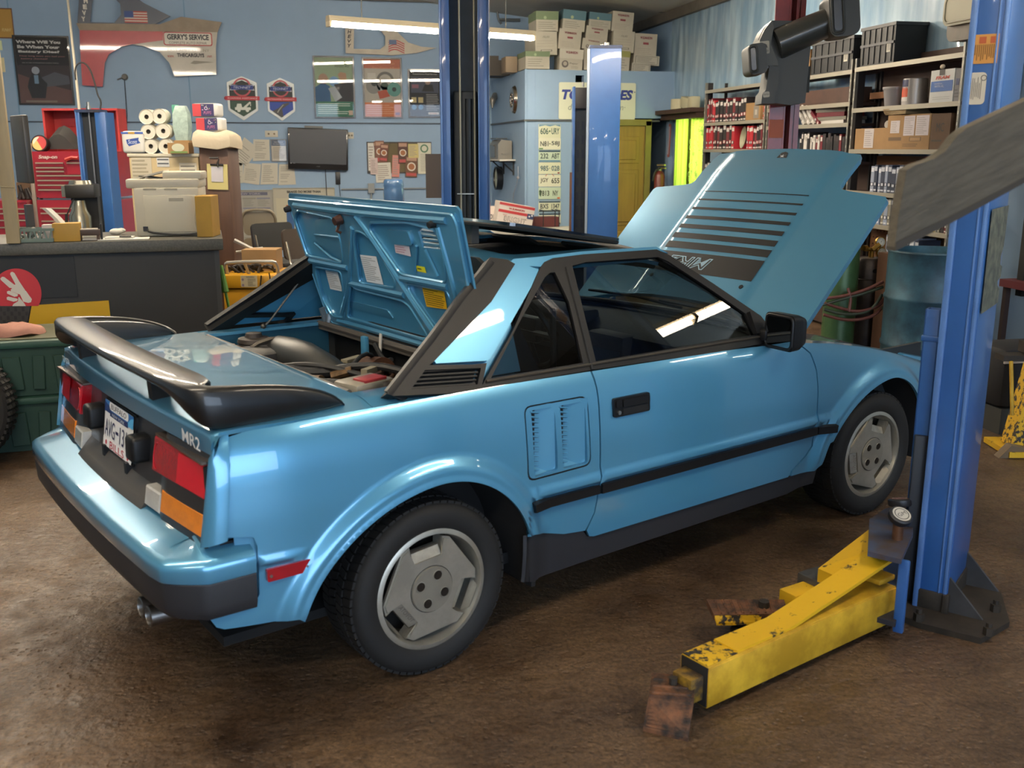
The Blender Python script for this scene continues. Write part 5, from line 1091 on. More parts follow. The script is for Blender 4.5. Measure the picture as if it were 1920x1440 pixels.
for k, (r, c, lb, a) in enumerate(menus):
    f, w, h = onwall(*r, 'B', .024+.004*(k % 5)); f = f @ rz(a); t = thing('menu', lb, 'menu', mw=f, group='papers on the pin board'); b = MB(); b.box((0, 0, 0), (w, h, .003)); b.obj('sheet', M('menu_'+c, c, .6), t, smooth=0); p = Print(T(0, 0, .0016))
    if k in (1, 2, 3, 7, 8): p.rect(-w*.42, h*.28, w*.42, h*.44, 'b08a72', 1).disc(0, 0, w*.36, 'd8cdbb', 1).disc(0, 0, w*.26, 'a0643a', 2).rect(-w*.42, -h*.44, w*.42, -h*.3, 'b34a48', 1)
    elif k == 10: p.disc(0, h*.32, w*.3, '4f7a5a', 1).disc(0, h*.32, w*.2, 'cfcdb8', 2).lines(-w*.3, -h*.42, w*.3, h*.16, 12, 'a39f8e', 1, .4, k)
    else: p.lines(-w*.38, -h*.4, w*.38, h*.4, 8, '9c8f86', 1, .4, k)
    p.obj('print', t)
b = MB(); b.tube([at(640, 355, 'y', YB-.03), at(822, 353, 'y', YB-.03)], .012, 6); b.box(at(696, 353, 'y', YB-.04), (.09, .05, .14)); b.tube([at(696, 363, 'y', YB-.03), at(696, 380, 'y', YB-.03)], .014, 6); b.obj('electrical_conduit', M('conduit_pale', '8a8f90', .5), label='thin grey conduit with junction box along the wall below the pin board', cat='conduit')
# water jug on a dispenser (hidden below)
c = dp(738, 352, 10.6); t = thing('water_jug', 'blue translucent water jug upside down below the pin board', 'water jug', loc=(c.x, c.y, 0)); z = c.z
b = MB(); b.lathe([(.0, z+.09), (.09, z+.09), (.105, z+.07), (.11, z+.02), (.105, z+.0), (.11, z-.02), (.11, z-.14), (.08, z-.2), (.03, z-.24)], n=20); b.obj('bottle', M('jug_blue', '5f88b8', .15, trans=.4, coat=.5), t); b = MB(); b.box((0, 0, (z-.2)/2), (.28, .28, z-.2), bev=.02); b.obj('dispenser', M('dispenser_white', 'c4c4bd', .5), t)
# office chair edge seen beside the post
c = dp(822, 330, 10.2); b = MB(); b.loft([[(c.x+u*.16+.03, c.y+.03*v, c.z+z_) for u, v in ((-1, 0), (0, -1), (1, 0), (0, 1))] for z_, q in ((-.22, .5), (.0, 1), (.22, .6))]); b.box((c.x+.02, c.y+.2, .55), (.42, .45, .08), bev=.02); b.cyl((c.x+.02, c.y+.2, .05), (c.x+.02, c.y+.2, .55), .03); b.box((c.x+.02, c.y+.2, .03), (.5, .08, .06)); b.box((c.x+.02, c.y+.2, .03), (.08, .5, .06)); b.box((c.x+.03, c.y+.05, .75), (.05, .03, .5)); b.obj('office_chair', M('chair_brown', '2e2622', .5), label='dark office chair mostly hidden behind the lift post', cat='chair')
# ------------------------------------------------------------ office walls
f, w, h = onwall(1047.5, 155, 1191, 224, 'O', .006); t = thing('dealer_sign', 'white tyre dealer sign with blue letters, crossed by the blue post', 'sign', mw=f)
b = MB(); b.prism(rrect(-w/2, -h/2, w/2, h/2, .02), .008); b.obj('board', M('sign_cream', 'd3d6bd', .5), t); p = Print(T(0, 0, .008))
p.text('TOYO TIRES', -w*.0, h*.17, .125, '2d3a86', 1, w=w*.93, shear=.22, bold=.05).disc(w*.485, h*.25, .008, '2d3a86', 1, 10).text('driven to perform', -.02, -h*.19, .10, '83897c', 1, w=w*.72, shear=.2).disc(w*.36, -h*.17, .006, '83897c', 1, 8); p.obj('lettering', t)
PL = [('606', 'URY', 232, 260, '3c5a52', 'mountain skyline'), ('N81', '58J', 258, 281, '3a3f3a', 'green corner'), ('232', 'ABT', 281, 304, '2a3a3a', 'blue top band'), ('985', '028', 304, 327, '3f5f66', 'pale green'), ('JGY', '655', 327, 350.5, '33342c', 'red arch at the top'), ('7813', 'NY', 350.5, 374, '34382e', 'pine branch'), ('BXS', '1347', 376, 397.5, '2b2f3a', 'dark bands'), ('FRX', '6734', 399, 421, '2b2f3a', 'lowest of the column')]
for k, (a_, b_, y0_, y1_, ic, ds) in enumerate(PL):
    f, w, h = onwall(1009.5, y0_, 1051, y1_, 'O', .004+.002*(k % 2)); t = thing('licence_plate', 'old licence plate %s %s on the office wall, %s' % (a_, b_, ds), 'licence plate', mw=f, group='old licence plates in a column')
    b = MB(); b.prism(rrect(-w/2, -h/2+.004, w/2, h/2-.004, .012), .004); b.obj('plate', M('plate_metal_%d' % (k % 3), ('cfd2b4', 'd5d6bd', 'bccdb4')[k % 3], .45), t); p = Print(T(0, 0, .004)); hh = h*.42
    p.text(a_, -w*.24, 0, hh, ic, 2, w=w*.36 if len(a_) < 4 else w*.44, bold=.02).text(b_, w*.26, 0, hh, ic, 2, w=w*(.36 if len(b_) != 2 else .24), bold=.02)
    if k in (2, 6, 7): p.rect(-w*.48, h*.32, w*.48, h*.46, '2f4a5e', 1).rect(-w*.48, -h*.46, w*.48, -h*.34, '35424a' if k > 2 else '5a86a0', 1)
    if k == 0: p.poly([(-w*.48, h*.46), (-w*.48, h*.3), (-w*.2, h*.4), (0, h*.32), (w*.25, h*.41), (w*.48, h*.3), (w*.48, h*.46)], '6b8fa8', 1).disc(0, 0, w*.04, '4d6a4a', 2)
    if k == 1: p.rect(-.04*w, -h*.03, .05*w, h*.03, ic, 2).rect(-w*.48, -h*.46, -w*.3, -h*.34, '6a8c5a', 1)
    if k == 4: p.ring(0, h*.2, w*.22, w*.03, 'b0705a', 1, 10, .4, PI-.4)
    if k == 5: p.poly([(-w*.48, h*.2), (-w*.42, h*.3), (-w*.36, h*.1), (-w*.4, -h*.3), (-w*.47, -h*.1)], '4c6a48', 1).rect(w*.34, -h*.45, w*.46, -h*.32, 'c2603a', 1)
    if k == 3: p.disc(0, 0, w*.03, '8aa07a', 2, 8).rect(w*.36, -h*.44, w*.45, -h*.32, '8a3a3a', 2)
    p.obj('print', t)
# hubcap, horn, toaster shelf, clock on the office side wall
def onL(px, py, off=0.0): return at(px, py, 'x', XL-off)
q = onL(965, 187); b = MB(); b.lathe([(.0, .05), (.03, .05), (.04, .035), (.09, .03), (.10, .045), (.155, .04), (.17, .02), (.18, .0)], frame(q, (0, -1, 0), (0, 0, 1)), 32)
for k in range(5): b.ball(frame(q, (0, -1, 0), (0, 0, 1)) @ Vector((.068*math.cos(k*1.257), .068*math.sin(k*1.257), .036)), .016, seg=8)
b.obj('hubcap', M('hubcap_chrome', 'b0a79a', .2, 1), label='round chrome hubcap mounted high on the office side wall', cat='hubcap')
q = onL(934, 187); b = MB(); b.cyl(q+Vector((-.02, .12, .06)), q+Vector((-.1, -.06, .0)), .05, .03, 10); b.cyl(q+Vector((-.08, -.02, .0)), q+Vector((-.1, -.08, -.12)), .05, .01, 10); b.cyl(q+Vector((0, .06, .03)), q+Vector((-.05, .24, -.05)), .012, n=8); b.obj('wall_fan_bracket', M('old_chrome', '8d8a84', .35, .7), label='grey metal horn-shaped fitting left of the chrome hubcap', cat='fitting')
q = onL(945, 300, .11); t = thing('wall_shelf', 'small white bracket shelf on the office side wall', 'shelf', loc=q); b = MB(); b.box((0, .25, 0), (.22, 1.0, .02)); b.obj('board', M('shelf_white', 'c9c5b8', .5), t); 
for y in (-.15, .55):
    b = MB(); b.box((.10, y, -.10), (.02, .03, .2)); b.box((0, y, -.02), (.2, .03, .02)); b.tube([(-.06, y, -.02), (.1, y, -.16)], .01, 6); b.obj('bracket', M('bracket_black', '22252a', .5), t)
t = thing('toaster_oven', 'steel toaster oven standing on the white bracket shelf', 'toaster oven', loc=q+Vector((0, .12, .01))); b = MB(); b.loft([[(-.10, y, 0), (.09, y, 0), (.09, y, .24), (-.05, y, .26), (-.10, y, .20)] for y in (-.22, .42)]); b.obj('body', M('toaster_steel', '8f8778', .35, .7), t); b = MB(); b.box((-.103, .16, .1), (.01, .36, .15)); b.box((-.112, .16, .18), (.02, .30, .015)); b.obj('door', M('toaster_door', '57524a', .2, .3), t); b = MB(); b.prism(rrect(-.05, -.015, .05, .015, .01), .012, frame((0, -.222, .08), (1, 0, 0), (0, 0, 1))); b.obj('side_grip', M('toaster_steel'), t); b = MB(); b.box((0, .25, .275), (.16, .4, .012)); b.obj('tray', M('tray_dark', '4c4a45', .4, .6), t)
q = onL(940, 334); F2 = frame(q, (0, -1, 0), (0, 0, 1)); t = thing('wall_clock', 'round clock with thick black rim under the bracket shelf', 'clock', mw=F2); b = MB(); b.lathe([(.165, 0), (.165, .09), (.145, .09), (.14, .075)], n=36); b.obj('rim', M('clock_black', '1c1f24', .4), t); b = MB(); b.cyl((0, 0, 0), (0, 0, .07), .142, n=36); b.obj('dial', M('dial_cream', 'bfc4ae', .6), t)
p = Print(T(0, 0, .07)); 
for k in range(12): p.text(str(k or 12), .11*math.sin(k*PI/6), .11*math.cos(k*PI/6), .022, '55564c', 1)
p.poly([(-.005, -.02), (.005, -.02), (.003, .07), (-.003, .07)], '33332e', 1).poly([(-.02, -.004), (.09, -.003), (.09, .003), (-.02, .004)], '33332e', 1); p.obj('print', t)
q = onL(958, 335); b = MB(); b.tube([onL(971, 312, .03), onL(972, 335, .04), onL(960, 372, .03), onL(966, 400, .03)], .005, 5, sm=1); b.ball(onL(971, 333, .04), .02, seg=8); b.obj('hanging_cord', M('cord_grey', '9a9aa2', .5), label='thin grey cord with white plug hanging from the bracket shelf', cat='cord')
# fire extinguisher, thermometer beside the door
c = at(1236, 352, 'y', YO-.12); t = thing('fire_extinguisher', 'red fire extinguisher with silver head standing at the office corner', 'fire extinguisher', loc=(c.x, c.y, 0)); b = MB(); b.lathe([(.0, .82), (.055, .82), (.07, .84), (.07, 1.26), (.05, 1.31), (.02, 1.33)], n=18); b.obj('cylinder', M('extinguisher_red', '6d2a28', .35, coat=.5), t); b = MB(); b.cyl((0, 0, 1.32), (0, 0, 1.37), .025, n=10); b.box((.0, -.05, 1.40), (.03, .14, .02), .4); b.box((.02, -.04, 1.36), (.03, .12, .015), .4); b.obj('valve_head', M('valve_silver', 'b0a98c', .3, .9), t); b = MB(); b.tube([(.0, -.02, 1.36), (-.08, -.04, 1.33), (-.10, -.02, 1.2)], .012, 6, sm=1); b.obj('hose', HOSE, t); b = MB(); b.box((0, .03, .41), (.16, .16, .82)); b.obj('stand', M('stand_dark', '3a3c3a', .6), t)
f, w, h = onwall(1254, 232, 1271, 295, 'R', .05); f = f @ rz(-.07); t = thing('thermometer', 'long red and white thermometer hanging below the plank ledge', 'thermometer', mw=f); b = MB(); b.prism(rrect(-.035, -h/2, .035, h/2, .034), .012); b.obj('board', M('thermo_red', 'a8625a', .5), t); b = MB(); b.prism(rrect(-.016, -h*.42, .016, h*.42, .015), .006, z0=.012); b.obj('scale', M('thermo_pale', 'a9a7b4', .5), t)
for k, (px0, px1, dy, lb) in enumerate(((1268, 1280, 8.42, 'cream round tin on the plank ledge, leftmost of three'), (1281, 1296, 8.28, 'pale tilted block on the plank ledge, middle of three'), (1295, 1305, 8.16, 'cream box on the plank ledge, rightmost of three'))):
    a = at(px0, 217, 'x', 4.60); b = MB(); yy = at((px0+px1)/2, 215, 'x', 4.58).y; w = abs(at(px0, 217, 'x', 4.58).y-at(px1, 217, 'x', 4.58).y)
    if k == 0: b.cyl((4.58, yy, 2.08), (4.58, yy, 2.20), w*.5, n=16)
    else: b.box((4.58, yy, 2.08+.065), (.1, w*.9, .13), Matrix.Rotation(.15*(k == 1), 4, 'X'), bev=.01)
    b.obj('ledge_item', M('ledge_cream', 'c6bf9e', .6), label=lb, cat=('tin', 'block', 'box')[k])
# ------------------------------------------------------------ file boxes on the office roof
ZT = 2.572
BOXW = M('file_box_white', 'bdb7a6', .75, var=.08, vscale=5); LIDW = M('file_box_lid', 'c6c1b2', .75)
def fbox(px0, py0, px1, py1, yp, label, lid=None, art='mason', tilt=0, yaw=0, dep=.36, lidh=.3, col=BOXW):
    f, w, h = onwall(px0, py0, px1, py1, ('y', yp, (1, 0, 0))); f = f @ rz(tilt) @ Matrix.Rotation(yaw, 4, 'Y')
    t = thing('file_box', label, 'box', mw=f, group='file boxes stacked on the office roof')
    b = MB(); b.box((0, 0, -dep/2), (w*.97, h, dep)); b.obj('carton', col, t, smooth=0)
    if lid: b = MB(); b.box((0, h*(.5-lidh/2), -dep/2), (w, h*lidh, dep+.01)); b.obj('lid', M('lid_'+lid, lid, .7), t, smooth=0)
    p = Print(T(0, 0, .006)); top = h*(.5-lidh) if lid else h*.5
    if art == 'mason': p.text('W.B.MASON', 0, h*.32, h*.11, '7c3a42', 1, w=w*.52, bold=.05).rect(-w*.12, h*.04, w*.12, h*.13, '8a4048', 1).lines(-w*.35, -h*.4, w*.35, -h*.1, 4, 'a59d90', 1, .25, int(px0))
    elif art == 'portrait': p.text('W.B.MASON', 0, h*.34, h*.12, '7c3a42', 1, w=w*.5, bold=.05).disc(-w*.25, -h*.22, h*.17, '66605c', 1).disc(-w*.25, -h*.2, h*.1, 'aaa294', 2).text('Paper', w*.12, -h*.18, h*.1, '5a5650', 1, w=w*.35).lines(w*.0, -h*.42, w*.4, -h*.28, 3, '8f887c', 1, .3, 3)
    elif art == 'plain': p.text('FILES', 0, h*.25, h*.08, '6c6860', 1, w=w*.3, shear=.3).rect(-w*.25, -h*.36, w*.25, -h*.28, '4c4a46', 1).rect(-w*.22, -h*.345, w*.22, -h*.295, 'bdb7a6', 2).lines(-w*.42, -h*.2, w*.42, h*.15, 3, 'a39c8e', 1, .1, 5)
    elif art == 'green': p.lines(-w*.4, -h*.4, w*.4, top-.02, 4, '8f8c80', 1, .3, int(px0)).disc(-w*.1, top+h*.1, h*.08, '9fb08a', 3)
    elif art == 'frame': p.rect(-w*.42, -h*.4, w*.42, h*.4, '77746c', 1).rect(-w*.40, -h*.36, w*.40, h*.36, 'bdb7a6', 2).lines(-w*.36, -h*.3, w*.36, h*.3, 4, '8c887e', 3, .4, 9)
    p.obj('print', t); return t
G1, B1, Y1 = '78896a', '5b7c88', '9a9a5a'
fbox(985, 96, 1031, 129, YO+.12, 'white file box with green lid band, lowest at the left end', G1, 'green', dep=.5)
fbox(1003, 58, 1045, 103, YO+.14, 'plain white file box in the middle of the left stack', None, 'plain', .03, dep=.62)
fbox(1005, 21, 1047, 59, YO+.14, 'white file box with green lid on top of the left stack', G1, 'green', .0, dep=.45, lidh=.42)
fbox(1049, 92, 1093, 132, YO+.12, 'file box with round portrait print, bottom of the second stack', LIDW and 'c6c1b2', 'portrait', -.06, yaw=-.05, lidh=.45)
fbox(1047, 55, 1090, 93, YO+.14, 'white file box with red name, middle of the second stack', None, 'mason', -.09)
fbox(1055, 19, 1098, 58, YO+.16, 'file box with blue-grey lid topping the second stack', B1, 'green', -.08, lidh=.45)
fbox(1094, 92, 1140, 131, YO+.14, 'white box mostly hidden behind the blue post, bottom row', None, 'plain')
fbox(1091, 74, 1134, 94, YO+.16, 'slanted carton with portrait print behind the blue post top', None, 'portrait', -.13)
fbox(1098, 50, 1140, 76, YO+.18, 'white carton with red name, third stack', None, 'mason', -.10)
fbox(1104, 24, 1146, 54, YO+.2, 'carton with blue-grey lid topping the third stack', B1, 'green', -.07, lidh=.45)
fbox(1144, 95, 1181, 133, YO+.14, 'carton with olive lid right of the blue post', Y1, 'green', -.06)
fbox(1149, 58, 1190, 98, YO+.17, 'white carton with a red stripe at its foot', None, 'plain', -.06)
fbox(1147, 22, 1188, 60, YO+.2, 'white carton with dark label topping the fourth stack', None, 'mason', -.08)
fbox(1189, 63, 1232, 108, YO+.2, 'white carton with red label, upper of the right end stack', None, 'mason', -.04)
fbox(1187, 104, 1237, 122, YO+.18, 'long flat white carton under the right end carton', None, 'frame', -.05, dep=.3)
fbox(1184, 119, 1220, 138, YO+.16, 'small white carton with framed label at the right end', None, 'frame', -.07, dep=.3)
# clutter on the left part of the roof
c = at(955, 118, 'y', 9.9); b = MB(); b.box((c.x, c.y, ZT+.10), (.16, .3, .2), bev=.01); b.obj('jar_carton', M('carton_tan', '8d7c66', .7), label='small tan carton on the office roof beside the post', cat='box')
c = at(930, 118, 'y', 10.6); b = MB(); b.box((c.x, c.y, ZT+.10), (.3, .5, .2)); b.box((c.x-.1, c.y-.1, ZT+.23), (.2, .2, .06)); b.obj('crate', M('crate_dark', '4a443e', .7), label='dark crate on the office roof close to the lift post', cat='crate')
c = at(961, 130, 'y', YO+.25); b = MB(); b.lathe([(.0, 0), (.05, 0), (.055, .02), (.05, .12), (.03, .18), (.02, .22)], T(XL+.12, c.y+.2, ZT), 14); b.obj('orange_bottle', M('bottle_orange', 'b8603a', .4), label='orange bottle at the left corner of the office roof', cat='bottle')
# boxes on the desk in front of the office
c = at(966, 400, 'y', 8.55); c0 = c
f, w, h = onwall(931, 378, 1003, 428, ('y', 8.3, (1, 0, 0))); f = f @ rz(-.19); t = thing('paper_carton', 'tilted white and red paper carton with starred corner on the desk', 'box', mw=f)
b = MB(); b.box((0, 0, -.15), (w*.93, h*.8, .3)); b.obj('carton', M('carton_white', 'c9beb4', .7), t, smooth=0); p = Print(T(0, 0, .001)); W2, H2 = w*.93, h*.8
p.rect(-W2/2, H2*.36, W2/2, H2*.48, 'a8383a', 1).rect(-W2/2, H2*.02, W2*.32, H2*.15, 'b0383a', 1).text('W.B.MASON', W2*.0, H2*.25, H2*.10, '9c3a3c', 1, w=W2*.45, bold=.05).rect(W2*.32, -.02, W2*.5, H2*.16, '2f3a60', 2).disc(W2*.38, H2*.04, .012, 'd0d0d0', 3, 5).disc(W2*.45, H2*.10, .012, 'd0d0d0', 3, 5).text('BRIGHT', 0, -H2*.24, H2*.24, '77726c', 1, w=W2*.62, bold=.02).text('BRIGHT', 0, -H2*.24, H2*.18, 'c9beb4', 2, w=W2*.58).text('WHITE', -W2*.3, -H2*.08, H2*.06, 'a8383a', 1, w=W2*.12); p.obj('print', t)
f, w, h = onwall(916, 388, 940, 428, ('y', 8.55, (1, 0, 0))); t = thing('white_carton', 'small white carton with dark letters left of the red carton', 'box', mw=f); b = MB(); b.box((0, 0, -.12), (w, h, .24)); b.obj('carton', M('carton_white'), t, smooth=0); p = Print(T(0, 0, .001)); p.text('PULL', 0, -.01, h*.4, '4b4b50', 1, w=w*.8, shear=.2); p.obj('print', t)
zc = at(930, 412, 'y', 8.7).z; t = thing('office_desk', 'long desk with pale edge in front of the office, behind the car roof', 'desk', loc=(2.35, 8.35, 0)); b = MB(); b.box((0.15, 0, .645), (1.5, .62, .04)); b.obj('top', M('desk_pale', 'b9b4a6', .5), t); b = MB(); b.box((.15, .1, .31), (1.4, .3, .62)); b.obj('body', M('desk_dark', '4d4a46', .6), t)
c = at(1025, 432, 'y', 8.45); t = thing('book_stand', 'small rack of dark red folders at the foot of the plate column', 'folder rack', loc=(c.x, c.y+.2, .667)); b = MB(); b.box((.0, 0, .06), (.36, .2, .12)); b.obj('folders', M('folder_red', '5e2c2c', .6), t); b = MB()
for x in (-.17, -.02, .13, .18): b.tube([(x, -.1, 0), (x, -.1, .2), (x, .1, .2)], .006, 5)
b.obj('wire', M('bracket_black'), t)
# ================================================================== LIFTS
BLUE = M('lift_blue', '2f5fa0', .38, coat=.35, var=.14, vscale=3, bump=.02, bscale=40); BLUED = M('lift_blue_dark', '24406e', .5, var=.4, vscale=4, col2='2a2b33')
GRIME = M('grimy_steel', '3a332b', .65, .3, var=.4, vscale=14); YEL = M('worn_yellow', 'd9ab1e', .5, var=.9, vscale=22, col2='3c3026', sharp=(.34, .40), bump=.08, bscale=30); YELC = M('clean_yellow', 'dcb032', .45, var=.25, vscale=6, col2='a8801c')
def channel(b, w, d, t, z0, z1, lip=.03, mi=0):
    """C column, open towards +y local: back at -d/2"""
    for c, s in (((0, -d/2+t/2, 0), (w, t, 0)), ((-w/2+t/2, 0, 0), (t, d, 0)), ((w/2-t/2, 0, 0), (t, d, 0)), ((-w/2+lip/2, d/2-t/2, 0), (lip, t, 0)), ((w/2-lip/2, d/2-t/2, 0), (lip, t, 0))):
        b.box((c[0], c[1], (z0+z1)/2), (s[0], s[1], z1-z0), bev=.002, mi=mi, seg=1)
# --- near post, right: its side panel faces the camera left, its back faces right
pa, pb, pc = at(1708, 1142, 'z', 0), at(1764, 1156, 'z', 0), at(1822, 1146, 'z', 0)
ang = math.atan2(pb.y-pa.y, pb.x-pa.x); 
t = thing('lift_post', 'near blue two-post lift column with an orange and a white sticker', 'lift', loc=((pa.x+pc.x)/2, (pa.y+pc.y)/2, 0))
# column frame: local x along the side panel, local y along the back panel
e1 = (pb-pa); e1.z = 0; L1 = e1.length; e1.normalize(); e2 = Vector((-e1.y, e1.x, 0))
if (pc-pb).dot(e2) < 0: e2 = -e2
L2 = .315; CM = Matrix((e1, e2, Vector((0, 0, 1)))).transposed().to_4x4(); CM.translation = pb+e1*.006-Vector((t.location.x, t.location.y, 0))
H = 3.55
def cbox(b, x, y, z, sx, sy, sz, bev=.003, mi=0): b.box(CM @ Vector((x, y, z)), (sx, sy, sz), CM.to_3x3().to_4x4(), bev=bev, mi=mi, seg=2)
def zpost(px, py): return dp(px, py, 3.05).z
b = MB(); th = .012
cbox(b, -L1/2, .0, H/2+.0, L1, th, H); cbox(b, 0, L2/2, H/2, th*1.6, L2, H, .006); cbox(b, -L1/2, L2, H/2, L1, th, H)
col = b.obj('column', BLUE, t, smooth=30)
b = MB(); cbox(b, -L1+.008, .002, H/2, .022, .03, H, .006); cbox(b, -L1+.008, L2-.02, H/2, .016, .03, H, .006); cbox(b, -.001, -.002, H/2, .014, .016, H, .005); cbox(b, -.020, -.004, H/2, .007, .012, H, .003); b.obj('column_flange', M('lift_edge', '5d84c0', .3, coat=.4, var=.2, vscale=6), t)
b = MB(); cbox(b, .006, L2/2-.02, .045, .022, L2+.0, .09, .004); cbox(b, -L1/2, -.004, .045, L1, .016, .09, .004); b.obj('grimy_foot', GRIME, t)
# worn patch with the old label residue, stickers
pf = lambda x, y, z, n: frame(CM @ Vector((x, y, z)), CM.to_3x3() @ Vector(n), (0, 0, 1))
zq = lambda py: 1.61-(py-282)/1872.6*3.12
bm_ = pf(.0145, L2*.5, 0, (0, 1, 0)); p = Print(bm_, lift=.0006); z0_, z1_ = 1.08, 1.42
p.poly([(-L2*.46, z0_), (L2*.45, z0_+.003), (L2*.45, z0_+.05), (L2*.30, z0_+.07), (L2*.28, z0_+.085), (L2*.45, z0_+.095), (L2*.46, z0_+.13), (L2*.34, z0_+.14), (L2*.32, z0_+.17), (L2*.42, z0_+.20), (L2*.46, z1_), (-L2*.46, z1_)], M('label_residue', '62665a', .8, var=.5, vscale=26, col2='3c4440'), 1).obj('label_residue', t)
sm = pf(-L1/2, -.0075, 0, (1, 0, 0)); p = Print(sm, lift=.0006); p.rect(-L1*.40, 1.868, L1*.36, 1.955, 'c98f45', 1).rect(-L1*.2, 1.928, -.0, 1.948, 'b0562e', 2).rect(L1*.12, 1.928, L1*.26, 1.948, 'b0562e', 2); rr = random.Random(8)
for k in range(12): p.rect(-L1*.36+k*L1*.058, 1.875+rr.uniform(0, .02), -L1*.36+k*L1*.058+.003, 1.925, '7d5624', 2)
p.obj('warning_sticker', t); p = Print(sm, lift=.0006); p.poly(rrect(-L1*.40, 1.745, L1*.12, 1.842, .012), 'cac4b4', 1)
for k in range(7): p.rect(-L1*.33+k*L1*.05, 1.76+.02*rr.random(), -L1*.33+k*L1*.05+.002, 1.83-.02*rr.random(), '77736a', 2)
p.ring(-L1*-.04, 1.825, .009, .002, '44423c', 2, 12).obj('serial_sticker', t)
# carriage: square tube beside the column, bracket and pivot pins
cp0 = at(1745, 575, 'y', -.62); 
b = MB(); tx, ty = -L1-.035, .05
for s in ((-.022, 0, .006, .05), (.022, 0, .006, .05), (0, -.022, .05, .006), (0, .022, .05, .006)): cbox(b, tx+s[0], ty+s[1], .62, s[2], s[3], .92, .001)
cbox(b, tx, ty, .98, .06, .06, .02, .004); b.obj('carriage', BLUE, t)
# long arm: box section with a riser bar, lying just above the floor
A0 = at(1652, 1120, 'z', .10); A1 = at(1302, 1262, 'z', .12); A0.z = A1.z = 0; d = (A1-A0); L = d.length; u = d.normalized(); v = Vector((-u.y, u.x, 0))
AM = Matrix((u, v, Vector((0, 0, 1)))).transposed().to_4x4(); AM.translation = A0
R3 = AM.to_3x3().to_4x4()
rel = T(-t.location.x, -t.location.y, 0)
la = thing('support_arm', 'long yellow lift arm lying low in front of the car, rusty pad at its end', 'lift arm', loc=(A0.x, A0.y, 0)); AL = R3
def abox(b, x, y, z, sx, sy, sz, bev=.004, mi=0, rot=None): b.box(AL @ Vector((x, y, z)), (sx, sy, sz), AL @ (rot or Matrix()), bev=bev, mi=mi)
b = MB(); w_, h_, zc = .105, .125, .095
abox(b, L/2, w_/2, zc, L, .009, h_); abox(b, L/2, -w_/2, zc, L, .009, h_); abox(b, L/2, 0, zc+h_/2, L, w_, .009); abox(b, L/2, 0, zc-h_/2, L, w_, .009); b.obj('outer_beam', YELC, la)
b = MB(); ln = L*.80; r_ = math.atan2(.10, ln*.62)
b.loft([[AL @ Vector(q) for q in ((x, -.045, z), (x, .045, z), (x, .045, z-.012), (x, -.045, z-.012))] for x, z in ((-.02, zc+h_/2+.115), (L*.30, zc+h_/2+.06), (L*.60, zc+h_/2+.012), (L*.86, zc+h_/2+.012))]); b.obj('stiffener_bar', YEL, la)
b = MB(); abox(b, L*.93, 0, zc+h_/2+.006, L*.14, w_*.92, .004, .001); b.obj('worn_top_plate', M('worn_yellow_top', 'd9ab1e', .5, var=.9, vscale=30, col2='2c2824', sharp=(.44, .50)), la)
b = MB(); abox(b, L*.97, 0, zc-.005, .16, w_*.72, h_*.62); b.obj('inner_beam', M('beam_yellow_dark', 'a8801c', .55, var=.6, vscale=14, col2='3a2c1e'), la)
b = MB(); abox(b, L-.012, 0, zc, .03, w_*.99, h_*1.0, .002); b.obj('beam_mouth', M('mouth_dark', '17130f', .8), la)
b = MB(); abox(b, .03, -.052, zc+.03, .012, .02, .20, .006); abox(b, .05, .0, zc+.10, .09, .10, .02, .006); b.obj('pivot_plate', YELC, la)
RUSTP = M('rusty_pad', '7a5034', .8, .2, var=.7, vscale=20, col2='2e2620', bump=.25, bscale=60)
def plate(parent, name, pts, m, th=.016):
    b = MB(); P = [at(px, py, 'z', z)-parent.location for px, py, z in pts]; b.loft([[p-Vector((0, 0, th)) for p in P], P]); o = b.obj(name, m, parent, smooth=0); return P
def ridges(parent, P, n, f0=.1, f1=.9):
    b = MB()
    for k in range(n):
        f = f0+(f1-f0)*k/(n-1); b.tube([P[0].lerp(P[3], f)*.94+P[1].lerp(P[2], f)*.06, P[0].lerp(P[3], f)*.06+P[1].lerp(P[2], f)*.94], .0045, 5)
    b.obj('pad_ridges', RUSTP, parent, kind='stuff')
Q = plate(la, 'pad_plate', [(1222, 1261, .10), (1305, 1268, .10), (1301, 1309, .098), (1217, 1302, .098)], RUSTP); ridges(la, Q, 3, .3, .9)
Q = plate(la, 'pad_flap', [(1216, 1306, .09), (1301, 1313, .09), (1290, 1384, .012), (1206, 1364, .012)], RUSTP, .012); ridges(la, Q, 8)
b = MB(); q = at(1262, 1282, 'z', .10)-la.location; b.cyl(q, q+Vector((0, 0, .02)), .013, n=8); q2_ = at(1250, 1345, 'z', .04)-la.location; b.cyl(q2_, q2_+Vector((0, 0, .012)), .008, n=8); q = q-Vector((0, 0, .1)); b.cyl(q, q+Vector((0, 0, .085)), .03, n=14); b.obj('pad_pin', GRIME, la)
# second, shorter arm turned towards the car's front wheel
B0 = at(1640, 1062, 'z', .12); B1 = at(1440, 1128, 'z', .12); B0.z = B1.z = 0; d2 = B1-B0; L2a = d2.length; u2 = d2.normalized(); v2 = Vector((-u2.y, u2.x, 0)); AL = Matrix((u2, v2, Vector((0, 0, 1)))).transposed().to_4x4()
lb = thing('support_arm', 'shorter yellow lift arm folded behind the long arm, ribbed rusty pad flat out', 'lift arm', loc=(B0.x, B0.y, 0))
plate(lb, 'outer_beam', [(1534, 1066, .20), (1566, 1080, .20), (1660, 1022, .28), (1630, 992, .28)], YEL, .10)
b = MB(); abox(b, L2a*.52, .0, .11, L2a*.20, .13, .09, .008); b.obj('beam_collar', M('collar_grey', '5a5650', .5, .5), lb); b = MB(); abox(b, L2a*.66, 0, .10, L2a*.34, .075, .06); b.obj('inner_beam', YEL, lb)
